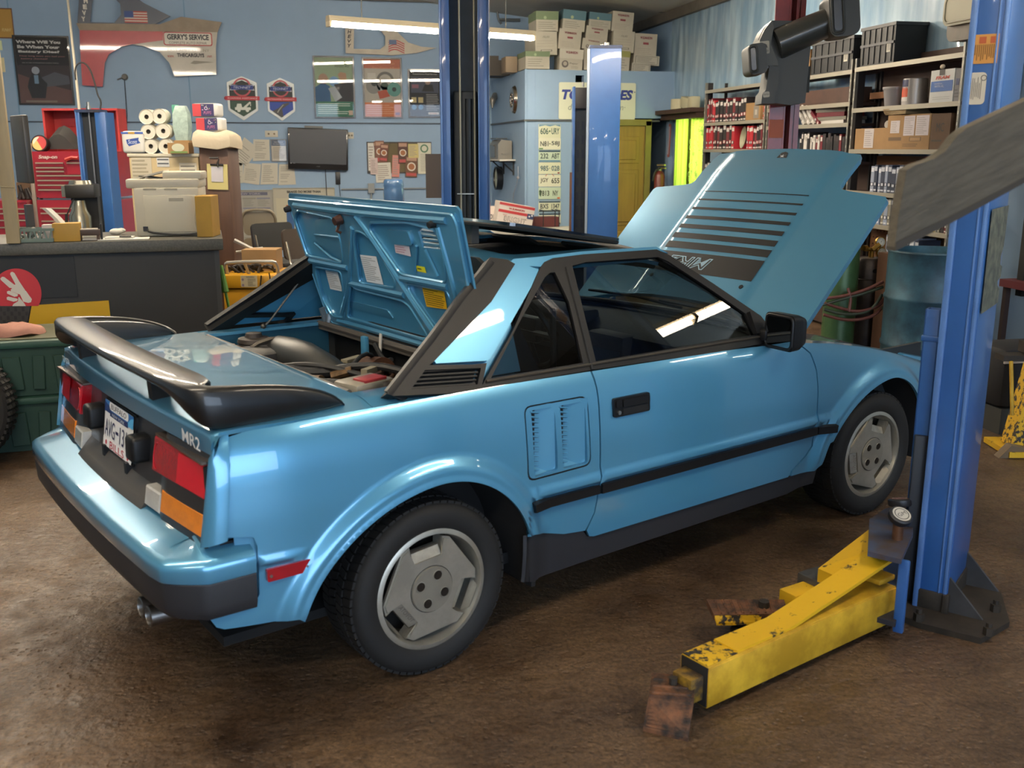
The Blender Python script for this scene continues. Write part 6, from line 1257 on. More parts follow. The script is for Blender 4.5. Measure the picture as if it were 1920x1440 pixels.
Q = plate(lb, 'pad_plate', [(1325, 1124, .11), (1470, 1124, .11), (1478, 1150, .11), (1339, 1153, .11)], RUSTP, .02); Q = [Q[0], Q[3], Q[2], Q[1]]; ridges(lb, Q, 9)
plate(lb, 'pad_flange', [(1340, 1154, .108), (1428, 1153, .108), (1424, 1166, .085), (1344, 1168, .085)], M('worn_yellow_top'), .01)
b = MB(); q = at(1395, 1175, 'z', 0)-lb.location; b.cyl(q, q+Vector((0, 0, .09)), .03, n=14); q = at(1432, 1138, 'z', .11)-lb.location; b.cyl(q, q+Vector((0, 0, .022)), .018, n=10); b.obj('pad_pin', GRIME, lb)
b = MB(); q = at(1405, 1180, 'z', .04)-lb.location; b.tube([q+Vector((.06*math.cos(a), .04*math.sin(a), .0)) for a in np.linspace(0, 2*PI, 13)[:-1]], .008, 6, closed=True); b.obj('pin_ring', GRIME, lb)
# blue pivot head between arms and column, with the two pins and their caps
ph_ = at(1680, 1040, 'z', .27); hd = bpy.data.objects.new('pivot_head', None); COL.objects.link(hd); hd.parent = t
q0 = [at(px, py, 'z', .30) for px, py in ((1630, 975), (1627, 1035), (1690, 1050), (1712, 1000), (1710, 945), (1660, 955))]
b = MB(); ref = Vector((t.location.x, t.location.y, 0)); b.prism([((p_-ref).x, (p_-ref).y) for p_ in q0], .018, z0=.285); b.obj('head_plate', M('head_plate_grime', '3a4660', .5, var=.6, vscale=12, col2='43352a'), hd)
b = MB(); b.prism([((p_-ref).x, (p_-ref).y) for p_ in q0], .018, z0=.06); b.obj('head_plate_low', BLUED, hd)
pz = at(1694, 1050, 'z', .29)-ref; b = MB(); b.box((pz.x+.005, pz.y+.0, .16), (.035, .02, .26), ang, bev=.006); b.obj('head_web', BLUE, hd)
pk = at(1712, 1000, 'z', .29)-ref; b = MB(); b.box((pk.x+.02, pk.y+.03, .33), (.05, .02, .62), ang+.4, bev=.004); b.obj('slide_plate', M('slide_dark', '1d2027', .5), hd)
for (px, py, tl, cc, lb_) in ((1684, 972, -.25, '7c4a44', 0), (1682, 998, .5, 'b9b4a8', 1)):
    c = at(px, py+14, 'z', .30)-ref; b = MB(); b.cyl((c.x, c.y, .30), (c.x, c.y, .36), .018, n=14); b.obj('pivot_pin', M('pin_copper', '7a5238', .5, .5, var=.4, vscale=30), hd)
    m_ = T(c.x, c.y, .375) @ Matrix.Rotation(tl, 4, 'X'); b = MB(); b.lathe([(.0, .0), (.036, .0), (.040, .006), (.040, .022), (.035, .026), (.0, .026)], m_, 24); k_ = b.obj('pin_cap', M('cap_black', '232326', .4), hd)
    p = Print(m_ @ T(0, 0, .0265)); p.disc(0, 0, .031, cc, 1).ring(0, 0, .025, .003, 'c9c2b4' if lb_ == 0 else '3c3c3c', 2).text('FORD' if lb_ == 0 else 'GM', 0, 0, .014, 'd0b8b0' if lb_ == 0 else '3a3a3c', 2, w=.034, rot=.3); p.obj('cap_badge', k_)
# base plate with gussets and bolts
b = MB(); bp_ = [at(px, py, 'z', .0)-ref for px, py in ((1655, 1150), (1720, 1178), (1838, 1208), (1892, 1176), (1876, 1122), (1790, 1080), (1680, 1100))]; b.prism([(q.x, q.y) for q in bp_], .022, z0=0); b.obj('base_plate', GRIME, t)
g0 = CM @ Vector((.01, .02, .02)); 
for yy, nm in ((.015, 0), (L2-.02, 1)):
    b = MB(); o_ = CM @ Vector((.0, yy, 0)); gm = frame(o_, CM.to_3x3() @ Vector((1, 0, 0)), (0, 0, 1)); b.prism([(.0, .02), (.13, .02), (.0, .16)], .012, gm); b.obj('gusset', M('gusset_steel', '4a4a4c' if nm == 0 else '141312', .5, .4, var=.3), t)
for px, py in ((1853, 1190), (1866, 1146), (1722, 1163)):
    q = at(px, py, 'z', .022)-ref; b = MB(); b.cyl((q.x, q.y, .022), (q.x, q.y, .05), .018, n=6); b.cyl((q.x, q.y, .05), (q.x, q.y, .065), .010, n=8); b.obj('anchor_bolt', GRIME, t)
# --- middle post: faces the camera, cables inside
def front_post(name, px0, px1, D, label, z1, parts=True):
    a, c = dp(px0, 300, D), dp(px1, 300, D); ctr = (a+c)/2; w = (c-a).length; vx = (c-a).normalized(); rzv = math.atan2(vx.y, vx.x)
    t = thing(name, label, 'lift', loc=(ctr.x, ctr.y, 0), rz=rzv); return t, w
t, w = front_post('lift_post', 826.5, 917.5, 6.0, 'tall blue two-post lift column behind the engine lid, cables inside its open face', 3.6)
H = 3.62; b = MB(); d_ = .26; e = w*.21
b.box((-w/2+e/2, .006, H/2), (e, .012, H), bev=.003); b.box((w/2-e/2, .006, H/2), (e, .012, H), bev=.003); b.box((-w/2+.006, d_/2, H/2), (.012, d_, H)); b.box((w/2-.006, d_/2, H/2), (.012, d_, H)); b.obj('column', BLUE, t)
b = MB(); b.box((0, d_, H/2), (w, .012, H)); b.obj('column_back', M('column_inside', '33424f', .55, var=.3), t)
b = MB(); b.box((-w/2+.008, -.002, H/2), (.014, .014, H), bev=.004); b.box((w/2-e, -.002, H/2), (.008, .012, H), bev=.003); b.obj('column_flange', M('lift_edge'), t)
b = MB(); b.box((0, .14, 1.02), (w*.50, .10, 1.85), bev=.01); b.obj('carriage', M('carriage_dark', '22282c', .5, .2), t)
for x in (-w*.10, w*.20):
    b = MB(); b.cyl((x, .06, .1), (x, .06, H-.1), .0065, n=8); b.obj('lift_cable', M('cable_pale', 'b8b29a', .4, .5), t)
b = MB(); b.cyl((.02, .09, .1), (.02, .09, 1.9), .022, n=10); b.obj('lift_cylinder', M('cylinder_dark', '2e3234', .4, .4), t); b = MB(); b.box((0, .05, 1.34), (w*.36, .004, .006)); b.obj('lock_bar', STEEL, t)
b = MB(); b.box((0, d_/2, .01), (w+.2, d_+.2, .02)); b.obj('base_plate', GRIME, t)
ys_ = at(880, 508, 'y', t.location.y-.02); p = Print(Matrix(), lift=.001); zc_ = ys_.z; p.m = frame((w*.22, -.003, zc_), (1, 0, 0), (0, 0, 1)); p.rect(-.05, -.045, .05, .045, 'd9d81e', 1).lines(-.04, -.035, .04, .035, 4, '6a691c', 2, .3, 3); p.obj('yellow_sticker', t)
# --- far pair of another lift
t, w = front_post('lift_post', 1103, 1161, 10.4, 'plain blue lift column crossing the tyre sign in front of the office', 2.6)
zt = dp(1130, 94, 10.4).z; b = MB(); b.box((0, .15, zt/2), (w, .30, zt), bev=.01); b.obj('column', BLUE, t); b = MB(); b.box((-w/2-.012, .02, zt/2), (.025, .05, zt-.02), bev=.006); b.obj('column_flange', M('flange_pale', '8e9dae', .4, .2), t); b = MB(); b.box((0, .15, zt+.01), (w+.01, .31, .03)); b.obj('top_cap', BLUED, t); b = MB(); b.cyl((.02, .12, zt+.02), (.02, .12, zt+.06), .025, n=8); b.ball((-.03, .1, zt+.035), .02); b.obj('fitting', STEEL, t)
t, w = front_post('lift_post', 1073, 1103.5, 10.9, 'dark slotted lift column standing left of the plain blue column', 2.2); zt = dp(1088, 164, 10.9).z
b = MB(); b.box((-w/2+.012, .1, zt/2), (.024, .2, zt)); b.box((w/2-.006, .1, zt/2), (.012, .2, zt)); b.obj('column', BLUE, t); b = MB(); b.box((0, .06, zt/2-.01), (w-.05, .02, zt-.02)); b.obj('slotted_back', M('slot_back', '2b3138', .5, .2), t)
for k in range(11):
    for x in (-w*.16, w*.14):
        b = MB(); b.box((x, .045, .35+.15*k), (w*.16, .012, .09)); b.obj('slot', M('slot_navy', '131f33', .6), t)
b = MB(); b.box((0, .03, zt-.12), (w*.9, .05, .22), bev=.008); b.obj('motor_cover', M('cover_brown', '3d3a3a', .5), t); b = MB(); b.cyl((.02, .05, zt), (.02, .05, zt+.05), .012); b.obj('fitting', STEEL, t); b = MB(); b.box((-w/2-.012, .02, zt*.3), (.025, .03, zt*.6)); b.obj('rust_strip', M('rust_strip', '6a4a36', .7), t)
t, w = front_post('lift_post', 151, 204, 8.6, 'short blue lift column with a centre cable, behind the counter', 1.9); zt = dp(170, 211, 8.6).z
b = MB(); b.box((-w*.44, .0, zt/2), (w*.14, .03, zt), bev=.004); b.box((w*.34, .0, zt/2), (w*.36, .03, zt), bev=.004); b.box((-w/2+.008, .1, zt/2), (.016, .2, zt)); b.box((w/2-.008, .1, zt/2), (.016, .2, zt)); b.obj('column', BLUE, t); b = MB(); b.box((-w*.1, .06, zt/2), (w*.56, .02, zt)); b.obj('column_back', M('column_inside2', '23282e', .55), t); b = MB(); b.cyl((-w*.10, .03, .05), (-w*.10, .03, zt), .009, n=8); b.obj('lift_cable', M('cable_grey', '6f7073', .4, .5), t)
b = MB(); b.box((-w*.08, .06, zt+.01), (w*.9, .16, .025)); b.obj('top_cap', BLUED, t); b = MB(); b.cyl((-w*.10, .03, zt+.02), (-w*.10, .03, zt+.05), .02); b.cyl((-w*.10, .03, zt+.05), (-w*.10, .03, zt+.085), .012); b.obj('top_nut', STEEL, t); b = MB(); b.tube([(-w/2+.004, -.02, .3), (-w/2+.004, -.02, zt)], .006, 6); b.obj('column_flange', M('lift_edge'), t)
# conduit coming down to it and the black air line
b = MB(); b.tube([at(127, 0, 'y', 8.1), at(141, 130, 'y', 6.8), at(149, 208, 'y', 6.0)], .012, 8); cnd = b.obj('air_pipe', M('pipe_cream', 'b4ae9e', .4, .3), label='slim cream pipe dropping from the ceiling to the short lift column', cat='pipe')
b = MB(); b.tube([at(*q, 'y', 6.3) for q in ((142, 150), (140, 130), (147, 117), (160, 118), (170, 132), (176, 150), (180, 165), (183, 178), (190, 190), (188, 205))], .007, 6, sm=2); b.obj('air_hose', HOSE, label='black air hose looping above the short lift column', cat='hose')
# --- overhead grey bar close to the camera, held by its own column outside the picture
bp0, bp1 = dp(1684, 392, 2.05), dp(1920, 268, 2.05); d = bp1-bp0; m_ = frame((bp0+bp1)/2, d, (0, 0, 1)); Lb = d.length
t = thing('lift_beam', 'blurred weathered grey beam slanting in close at the upper right', 'beam', mw=m_)
iv = m_.inverted(); q2 = lambda px, py: (iv @ dp(px, py, 2.05)).to_2d()[:]
b = MB(); b.prism([q2(*q) for q in ((1690, 318), (1706, 309), (1740, 298), (1762, 283), (1782, 254), (1800, 240), (1860, 212), (1925, 182), (2400, -60), (2400, 100), (1925, 340), (1800, 408), (1700, 459), (1683, 465), (1684, 400))], .035, z0=-.03); b.obj('bar', M('weathered_grey', '5f584b', .85, var=.3, vscale=24, stretch=(.4, 3, 1), bump=.3, bscale=90), t)
b = MB(); b.prism([q2(*q) for q in ((1684, 455), (1800, 400), (1925, 333), (2400, 90), (2400, 104), (1925, 345), (1800, 414), (1684, 472))], .041, z0=-.033); b.obj('bar_edge', M('weathered_dark', '3d372f', .8), t)
Lb = 2*q2(2400, 20)[0]-.45
e_ = m_ @ Vector((Lb/2+.30, 0, 0)); inv = m_.inverted(); b = MB(); b.box(inv @ Vector((e_.x, e_.y, .85)), (.16, .12, 1.9), inv.to_3x3().to_4x4()); b.obj('support_post', M('weathered_dark'), t)

# ================================================================== RED STEEL COLUMN AND ALIGNMENT CAMERA
REDP = M('column_red', 'a3312c', .42, coat=.3, var=.25, vscale=3, col2='7a2424')
a, c = dp(1441, 240, 7.35), dp(1498, 240, 7.35); ctr = (a+c)/2; w = (c-a).length
t = thing('steel_column', 'red painted steel column between the book shelves, carrying the camera beam', 'column', loc=(ctr.x, ctr.y, 0), rz=math.atan2(c.y-a.y, c.x-a.x)); b = MB(); b.box((-w*.25, 0, 1.72), (w*.5, .012, 3.40)); b.box((-w*.02, .06, 1.72), (.012, .14, 3.40)); b.box((w*.25, .12, 1.72), (w*.5, .012, 3.40)); b.box((w*.22, .04, 1.72), (.02, .10, 3.40)); b.box((w*.42, .02, 1.72), (w*.16, .012, 3.40)); b.obj('column', REDP, t)
b = MB(); b.box((-w*.25, -.008, 1.75), (w*.46, .006, .13)); b.obj('faded_patch', M('faded_orange', 'b0552f', .5), t); b = MB(); b.box((0, .06, .015), (w+.15, .3, .03)); b.obj('base_plate', GRIME, t)
GREYP = M('aligner_grey', '3c3d39', .5, bump=.03, bscale=300); GREYD = M('aligner_dark', '33342f', .5)
Da = 7.05; t = thing('alignment_camera', 'dark grey wheel alignment camera head with a tilted beam on the red column', 'alignment camera', loc=dp(1465, 120, Da))
o_ = Vector(t.location); R_ = Matrix((_rt, _up, -_fw)).transposed().to_4x4(); R_ = rz(math.radians(-12)+0) ; mpp = Da/FPX
ax = Vector((math.cos(math.radians(-16)), math.sin(math.radians(-16)), 0)); AM_ = frame((0, 0, 0), ax, (0, 0, 1))
def px2(px, py): return ((px-1465)*mpp/math.cos(math.radians(4)), -(py-120)*mpp*1.02)
b = MB(); b.prism([px2(*q) for q in ((1416, 80), (1424, 62), (1438, 47), (1478, 48), (1512, 82), (1508, 190), (1480, 194), (1450, 190), (1445, 128), (1430, 124), (1418, 100))], .26, AM_, z0=-.16); b.obj('head_shell', GREYP, t)
b = MB(); b.prism([px2(*q) for q in ((1436, 126), (1454, 126), (1454, 165), (1448, 172), (1449, 192), (1425, 192), (1426, 176), (1432, 168))], .30, AM_, z0=-.13); b.obj('front_cover', GREYP, t)
b = MB(); b.prism([px2(*q) for q in ((1416, 82), (1424, 64), (1436, 49), (1440, 60), (1436, 90), (1450, 118), (1452, 128), (1430, 126), (1418, 100))], .30, AM_, z0=-.13); b.obj('face_plate', M('aligner_light', '55554e', .5), t)
p1_, p2_ = Vector((*px2(1450, 88), 0)), Vector((*px2(1548, 48), 0)); b = MB(); d_ = (p2_-p1_).normalized(); n_ = Vector((-d_.y, d_.x, 0)); hw = 26*mpp
b.loft([[AM_ @ (p+n_*(hw*sc)*math.sin(a)+Vector((0, 0, .17*math.cos(a)*.8+.09))) for a in np.linspace(0, 2*PI, 17)[:-1]] for p, sc in ((p1_, 1.05), (p1_.lerp(p2_, .05), 1.1), (p2_, .98))]); b.obj('beam', M('beam_graphite', '3d3e3a', .35, coat=.3), t)
def camhead(c, w, h, tilt, nm):
    m = AM_ @ T(*px2(*c), .12) @ rz(tilt); q = bpy.data.objects.new(nm, None); COL.objects.link(q); q.parent = t
    b = MB(); b.prism(rrect(-w/2, -h/2, w/2, h/2, w*.28, 5), .30, m, z0=-.15); es = [e for e in b.bm.edges]; bmesh.ops.bevel(b.bm, geom=[e for e in es if len(e.link_faces) == 2 and e.calc_face_angle(0) > 1], offset=.03, segments=3, affect='EDGES'); b.obj('camera_shell', GREYP, q)
    b = MB(); b.prism(rrect(-w*.36, -h*.36, -w*.10, h*.36, w*.1, 4), .012, m, z0=.148); b.obj('lens_slot', M('slot_black', '121312', .25), q); b = MB(); b.tube([m @ Vector((x, y, .155)) for x, y in rrect(-w*.42, -h*.42, -w*.04, h*.42, w*.12, 4)], .010, 6, closed=True); b.obj('slot_rim', GREYD, q)
camhead((1558, 42), .20, .285, .12, 'camera_pod'); camhead((1410, 116), .125, .20, .12, 'camera_pod')
b = MB(); b.loft([[AM_ @ Vector((*px2(x, y), z)) for y, z in ((92, .15), (92, .0), (130, .0), (130, .15))] for x in (1404, 1440)]); b.obj('pod_arm', M('beam_graphite'), t)
for r_, tx_ in (((1417, 84, 1434, 106), 'HUNTER'), ((1427, 171, 1439, 181), 'HawkEye')):
    a, c = px2(r_[0], r_[3]), px2(r_[2], r_[1]); p = Print(AM_ @ T((a[0]+c[0])/2, (a[1]+c[1])/2, .172) @ rz(.1)); w2, h2 = c[0]-a[0], c[1]-a[1]; p.poly(rrect(-w2/2, -h2/2, w2/2, h2/2, .008), 'b5ae9c', 1)
    if h2 > .07: p.poly([(-w2*.3, -h2*.1), (w2*.2, h2*.25), (w2*.3, -h2*.05), (0, h2*.05)], '3a3630', 2).text(tx_, 0, -h2*.28, h2*.14, '3a3630', 2, w=w2*.8).disc(0, h2*.2, w2*.14, '3a3630', 2)
    else: p.text(tx_, 0, 0, h2*.4, '3a3630', 2, w=w2*.8)
    p.obj('badge', t)
b = MB(); bq = ctr-o_; b.box((bq.x+.02, bq.y-.04, -.1), (.16, .24, .18), math.atan2(c[1]-a[1], 1)*0); b.obj('mount', GREYD, t)

# ================================================================== SHELVING ALONG THE RIGHT WALL
SX_ = 4.44; SD = .25; UP = M('upright_steel', '8c897f', .4, .6, var=.2); UPD = M('upright_dark', '2c2826', .5, .3); SHB = M('shelf_dark_board', '44302a', .65, var=.25, vscale=5); SHE = M('shelf_edge', 'a09a8a', .45, .4)
UNITS = [('steel shelving unit with red and black manuals left of the red column', 5.84, 7.40, [2.235, 1.885, 1.60, 1.25, .90]), ('steel shelving unit with leaning white books right of the red column', 4.26, 5.80, [2.235, 1.98, 1.815, 1.50, 1.20, .90]), ('steel shelving unit with cartons and the dark pegboard back', 2.80, 4.22, [2.245, 1.925, 1.60, 1.27, 1.02, .72])]
def flat(y0, y1, n, x0=SX_): return
for lb, y0, y1, zs in UNITS:
    t = thing('shelving_unit', lb, 'shelf', loc=(SX_+SD/2, (y0+y1)/2, 0)); oy = (y0+y1)/2; L = y1-y0
    for y in (-L/2+.012, L/2-.012):
        for x in (-SD/2+.01, SD/2-.01):
            b = MB(); b.box((x, y, 1.16), (.03, .022, 2.32)); up = b.obj('upright', UP if x < 0 else UPD, t)
            if x < 0:
                b = MB(); b.box((x+.04, y+(.012 if y < 0 else -.012), 1.16), (.06, .004, 2.32)); b.obj('angle_flange', UPD, up)
                b = MB()
                for k in range(28): b.box((x-.0155, y, .2+.075*k), (.002, .006, .022))
                b.obj('upright_slots', M('slot_pale', 'd0cbbb', .6), up, smooth=0, kind='stuff')
    for z in zs:
        b = MB(); b.box((0, 0, z-.012), (SD, L, .022)); s_ = b.obj('shelf_board', SHB, t, smooth=0); b = MB(); b.box((-SD/2-.003, 0, z-.014), (.006, L, .034)); b.obj('shelf_edge', SHE, s_, smooth=0)
    b = MB(); b.box((SD/2-.003, 0, (1.95 if y0 < 3 else .8)), (.006, L, .75 if y0 < 3 else 1.55)); b.obj('back_panel', M('pegboard_brown', '4d3a30', .7, var=.2), t)
    if y0 < 3:
        b = MB(); b.box((SD/2-.003, 0, .8), (.006, L, 1.5)); b.obj('pegboard', M('pegboard_tan', '7a5434', .7), t)
        b = MB()
        for j in range(26):
            for k in range(12): b.box((SD/2-.008, -L/2+.05+j*.052, .50+.055*k), (.003, .010, .010))
        b.obj('peg_holes', M('hole_dark', '2a1c14', .9), t, smooth=0, kind='stuff')
# books: one mesh per cover style, copied
BOOKS = {}
def book_mesh(st):
    if st in BOOKS: return BOOKS[st]
    cols = {'red': ('b52a34', 'cfc9c2', '241a1c'), 'maroon': ('6e2029', 'cfc9c2', '241a1c'), 'black': ('221e20', 'cfc9c2', '9a2b33'), 'white': ('c9c5bd', 'a9a49c', '77726a'), 'navy': ('2d3548', 'b9bcc4', '11141c'), 'dark': ('1f1b1b', '3c3434', '5e2a2c'), 'yellow': ('c9b436', 'd8d3bd', '4b4b3a'), 'silver': ('8f98ab', 'd3d6dc', '23293a'), 'grey': ('7c796c', 'c9c6b6', '3a3a34')}[st]
    b = MB(); b.box((0, 0, .5), (1, 1, 1)); b.box((-.505, 0, .86), (.012, .8, .16), mi=1); b.box((-.505, 0, .30), (.012, .8, .14), mi=2); b.box((-.507, 0, .30), (.012, .5, .10), mi=1); b.box((-.505, 0, .08), (.012, .7, .06), mi=1)
    o = b.obj('manual', [M('cover_'+cols[0], cols[0], .5), M('cover_'+cols[1], cols[1], .6), M('cover_'+cols[2], cols[2], .6)], smooth=0); me = o.data; bpy.data.objects.remove(o); BOOKS[st] = me; return me
CN = {'red': 'bright red', 'maroon': 'maroon', 'black': 'black and white', 'white': 'white', 'navy': 'navy blue', 'dark': 'dark', 'yellow': 'yellow', 'silver': 'silver blue', 'grey': 'grey'}
ORD = 'first second third fourth fifth sixth seventh eighth ninth tenth eleventh twelfth thirteenth fourteenth fifteenth sixteenth seventeenth eighteenth nineteenth twentieth'.split()
ORD += ['twenty-'+o for o in ORD[:9]]+['thirtieth']
def books(where, group, yl, yr, z, styles, hmin=.2, hmax=.26, seed=0, dx=0, depth=.20, thin=None):
    """spines face the room; yl is the picture-left end (larger y)"""
    r = random.Random(seed); n = len(styles); ws = [r.uniform(.7, 1.2) for _ in styles]; k = (yl-yr)/sum(ws); y = yl
    for i, (st, w) in enumerate(zip(styles, ws)):
        w *= k
        if st:
            o = link_obj('manual', book_mesh(st)); h = r.uniform(hmin, hmax); d = depth*r.uniform(.9, 1)
            o.location = (SX_+.012+dx+d/2+r.uniform(0, .012), y-w/2, z+.001); o.scale = (d, w*.93, h)
            tag(o, '%s manual, %s from the left %s' % (CN[st], ORD[i], where), 'book', group)
        y -= w
R, MR, K, WH, NV, DK, YE, SI, GR = 'red', 'maroon', 'black', 'white', 'navy', 'dark', 'yellow', 'silver', 'grey'
yS = lambda px, py=250: at(px, py, 'x', SX_).y
books('on upper shelf left of column', 'manuals on the upper left shelf', 7.36, yS(1346, 210), 1.885, [R, MR, K, MR, R, R, K, K, K], .20, .27, 1); books('beside brown carton, upper left shelf', 'manuals on the upper left shelf', yS(1347, 210), yS(1395, 210), 1.885, [K, K, MR, K, K, MR, K, K, K, K], .19, .25, 2)
books('at right end of upper left shelf', 'manuals on the upper left shelf', yS(1429, 210), 5.87, 1.885, [R, 'red', R], .18, .21, 3)
books('on lower shelf left of column', 'manuals on the lower left shelf', 7.36, yS(1374, 255), 1.60, [R, R, R, MR, K, MR, K, K, MR, K, R], .22, .265, 4); books('right of tilted pan, lower left shelf', 'manuals on the lower left shelf', yS(1398, 255), 5.87, 1.60, [R, R, R, K, MR, K, K, MR, K], .20, .25, 5)
books('just under hood edge, lowest left row', 'manuals low on the left shelf', 7.36, yS(1352, 300), 1.25, [K, K, WH, K, K, MR, K, K], .18, .22, 6)
books('in lower row right of column', 'manuals low right of the column', yS(1497, 255), yS(1534, 255), 1.50, [K, K, WH, WH, K, WH, K, WH, MR, WH], .20, .26, 7); books('in dark end, lower row right of column', 'manuals low right of the column', yS(1536, 255), 4.30, 1.50, [MR, DK, DK, DK, DK, DK, DK, MR, DK, DK], .2, .24, 8)
books('in top blue row under hood notch', 'blue manuals beside the hood', yS(1629, 330), yS(1704, 330), 1.27, [SI, NV, SI, NV, SI, NV, NV, SI, NV, NV, SI], .19, .22, 9); books('in second blue row beside hood', 'blue manuals beside the hood', yS(1640, 390), yS(1690, 390), 1.02, [SI, GR, SI, GR, NV, WH, SI], .2, .22, 10); books('in lowest blue row above dark tank', 'blue manuals beside the hood', yS(1655, 470), yS(1718, 470), .72, [SI, NV, SI, NV, NV, SI, NV], .21, .25, 11)
books('in short yellow row by near post', 'yellow and dark manuals by the post', yS(1733, 430), 2.84, 1.02, [GR, GR, YE, YE, GR, GR, DK, DK, MR], .14, .2, 12)
# leaning and lying books right of the column
for k, (py_, a_, st, lb) in enumerate(((1505, .75, WH, 'white book leaning far left, leftmost of the three leaning books'), (1515, .8, WH, 'white book leaning left, middle of the three leaning books'), (1524, .85, WH, 'white book leaning left, rightmost of the three leaning books'), (1533, .95, MR, 'maroon book leaning on its side behind the white ones'))):
    o = link_obj('manual', book_mesh(st)); o.scale = (.18, .03, .24); o.location = (SX_+.11, yS(py_, 230)+.02, 1.818); o.rotation_euler = (-a_*-1*-1, 0, 0); tag(o, lb, 'book', 'leaning books')
for k, (z_, st, sz, lb) in enumerate(((1.817, WH, (.2, .40, .03), 'white book lying flat at the shelf front'), (1.849, GR, (.2, .46, .028), 'grey book lying flat on the white one'), (1.879, MR, (.2, .40, .035), 'maroon book lying flat on top of the leaning books shelf'), (1.916, GR, (.19, .40, .04), 'grey folder on top of the flat pile'))):
    b = MB(); b.box((SX_+.14, 4.62+.02*k, z_+sz[2]/2), sz, .05*k); b.obj('manual', M('cover_%s' % {'white': 'c9c5bd', 'grey': '7c796c', 'maroon': '6e2029'}[st]), smooth=0, label=lb, cat='book', group='books lying flat')
def carton(name, y0, y1, z, h, label, mat, x0=SX_+.01, d=.24, rot=0, cat='box', bev=0): 
    t = thing(name, label, cat, loc=(x0+d/2, (y0+y1)/2, z), rz=rot); b = MB(); b.box((0, 0, h/2), (d, abs(y1-y0), h), bev=bev); b.obj('carton', mat, t, smooth=0); return t, Print(frame((-d/2-.001, 0, h/2), (0, -1, 0), (0, 0, 1))), abs(y1-y0), h
CARD = M('cardboard', '9c7a50', .8, var=.12, vscale=5); CARDD = M('cardboard_dark', '5e4632', .8, var=.12)
t, p, w, h = carton('carton', yS(1397, 205), yS(1424, 205), 1.886, .17, 'brown carton with grey label among the upper left manuals', CARD); p.rect(w*.05, -h*.4, w*.4, h*.3, '7d776d', 1).rect(w*.15, -h*.2, w*.3, h*.1, 'a9a39a', 2).obj('label', t)
t, p, w, h = carton('carton', yS(1601, 262), yS(1660, 262), 1.601, .165, 'brown carton with a paper slip, left on the carton shelf', CARD); p.rect(-w*.2, -h*.42, w*.1, h*.48, 'bdb6b4', 1).lines(-w*.17, -h*.36, w*.07, h*.4, 8, '8f8a88', 2, .3, 1).obj('label', t)
t, p, w, h = carton('carton', yS(1661, 250), yS(1741, 250), 1.601, .255, 'large brown carton with three paper slips, middle of the shelf', CARD); p.rect(-w*.42, -h*.02, -w*.2, h*.34, 'bdb5b5', 1).rect(-w*.1, -h*.1, w*.15, h*.46, 'c2b9bb', 1).rect(w*.18, -h*.1, w*.47, h*.46, 'c2b9bb', 1).lines(-w*.08, -h*.06, w*.13, h*.42, 9, '94908c', 2, .3, 2).lines(w*.2, -h*.06, w*.45, h*.42, 9, '94908c', 2, .3, 3).lines(-w*.4, 0, -w*.22, h*.32, 6, '94908c', 2, .3, 4).rect(-w*.45, -h*.24, -w*.14, -h*.14, '6a5236', 1).rect(w*.05, -h*.26, w*.32, -h*.14, '6a5236', 1).rect(w*.07, -h*.245, w*.30, -h*.155, '9c7a50', 2).lines(-w*.1, -h*.42, w*.4, -h*.32, 2, '6a5236', 1, .4, 4).obj('labels', t)
t, p, w, h = carton('carton', yS(1742, 250), yS(1778, 250), 1.601, .25, 'dark brown carton with black letters, right on the carton shelf', CARDD); p.text('MC', 0, h*.12, h*.24, '2a2420', 1, w=w*.4).lines(-w*.4, -h*.3, w*.4, -h*.2, 1, '3a2c20', 1).obj('print', t)
b = MB(); c_ = Vector((SX_+.12, yS(1779, 257), 1.602)); b.loft([[c_+Vector((sx*(.05+.02*math.sin(k*2)), sy*(.09+.01*k), .03+.055*k+.015*math.sin(3*i))) for i, (sx, sy) in enumerate(((-1, -1), (-1.2, 0), (-1, 1), (0, 1.2), (1, 1), (1.2, 0), (1, -1), (0, -1.2)))] for k in range(4)]); b.obj('paper_bag', M('kraft_paper', '9a7a4e', .8, bump=.4, bscale=30), label='crumpled brown paper bag at the right end of the carton shelf', cat='bag', smooth=60)
b = MB(); c_ = Vector((SX_+.1, yS(1680, 210), 1.86))
for k in range(5): b.box(c_+Vector((0, .01*k, .006+.009*k)), (.20, .34-.02*k, .007), .06*(k-2))
b.obj('envelopes', M('envelope_tan', '8f7a58', .8), label='pile of tan envelopes lying on the large carton', cat='envelopes', smooth=0)
c_ = Vector((SX_+.03, yS(1659, 230), 1.79)); b = MB(); b.cyl(c_, c_+Vector((.22, .12, .0)), .032, n=16); b.obj('paper_tube', M('tube_white', 'c9c4ba', .6), label='white ended paper tube lying between the cartons', cat='tube')
c_ = Vector((SX_+.11, yS(1654, 190), 1.926)); t = thing('plastic_tub', 'translucent grey plastic tub on the upper right shelf', 'tub', loc=c_); b = MB(); b.lathe([(.0, 0), (.075, 0), (.092, .13), (.098, .13), (.098, .145), (.0, .145)], n=24); b.obj('tub', M('tub_grey', '8a8788', .35, coat=.3), t); b = MB(); b.cyl((0, 0, .14), (0, 0, .148), .099, n=24); b.obj('lid', M('lid_grey', 'a09c98', .4), t)
c_ = Vector((SX_+.11, yS(1690, 180), 1.926)); t = thing('paint_can', 'round can with orange and dark blue label on the upper right shelf', 'can', loc=c_); b = MB(); b.lathe([(.0, 0), (.09, 0), (.09, .19), (.086, .195), (.0, .195)], n=28); b.obj('can', M('can_silver', 'a49f9b', .35, .5), t)
b = MB(); 
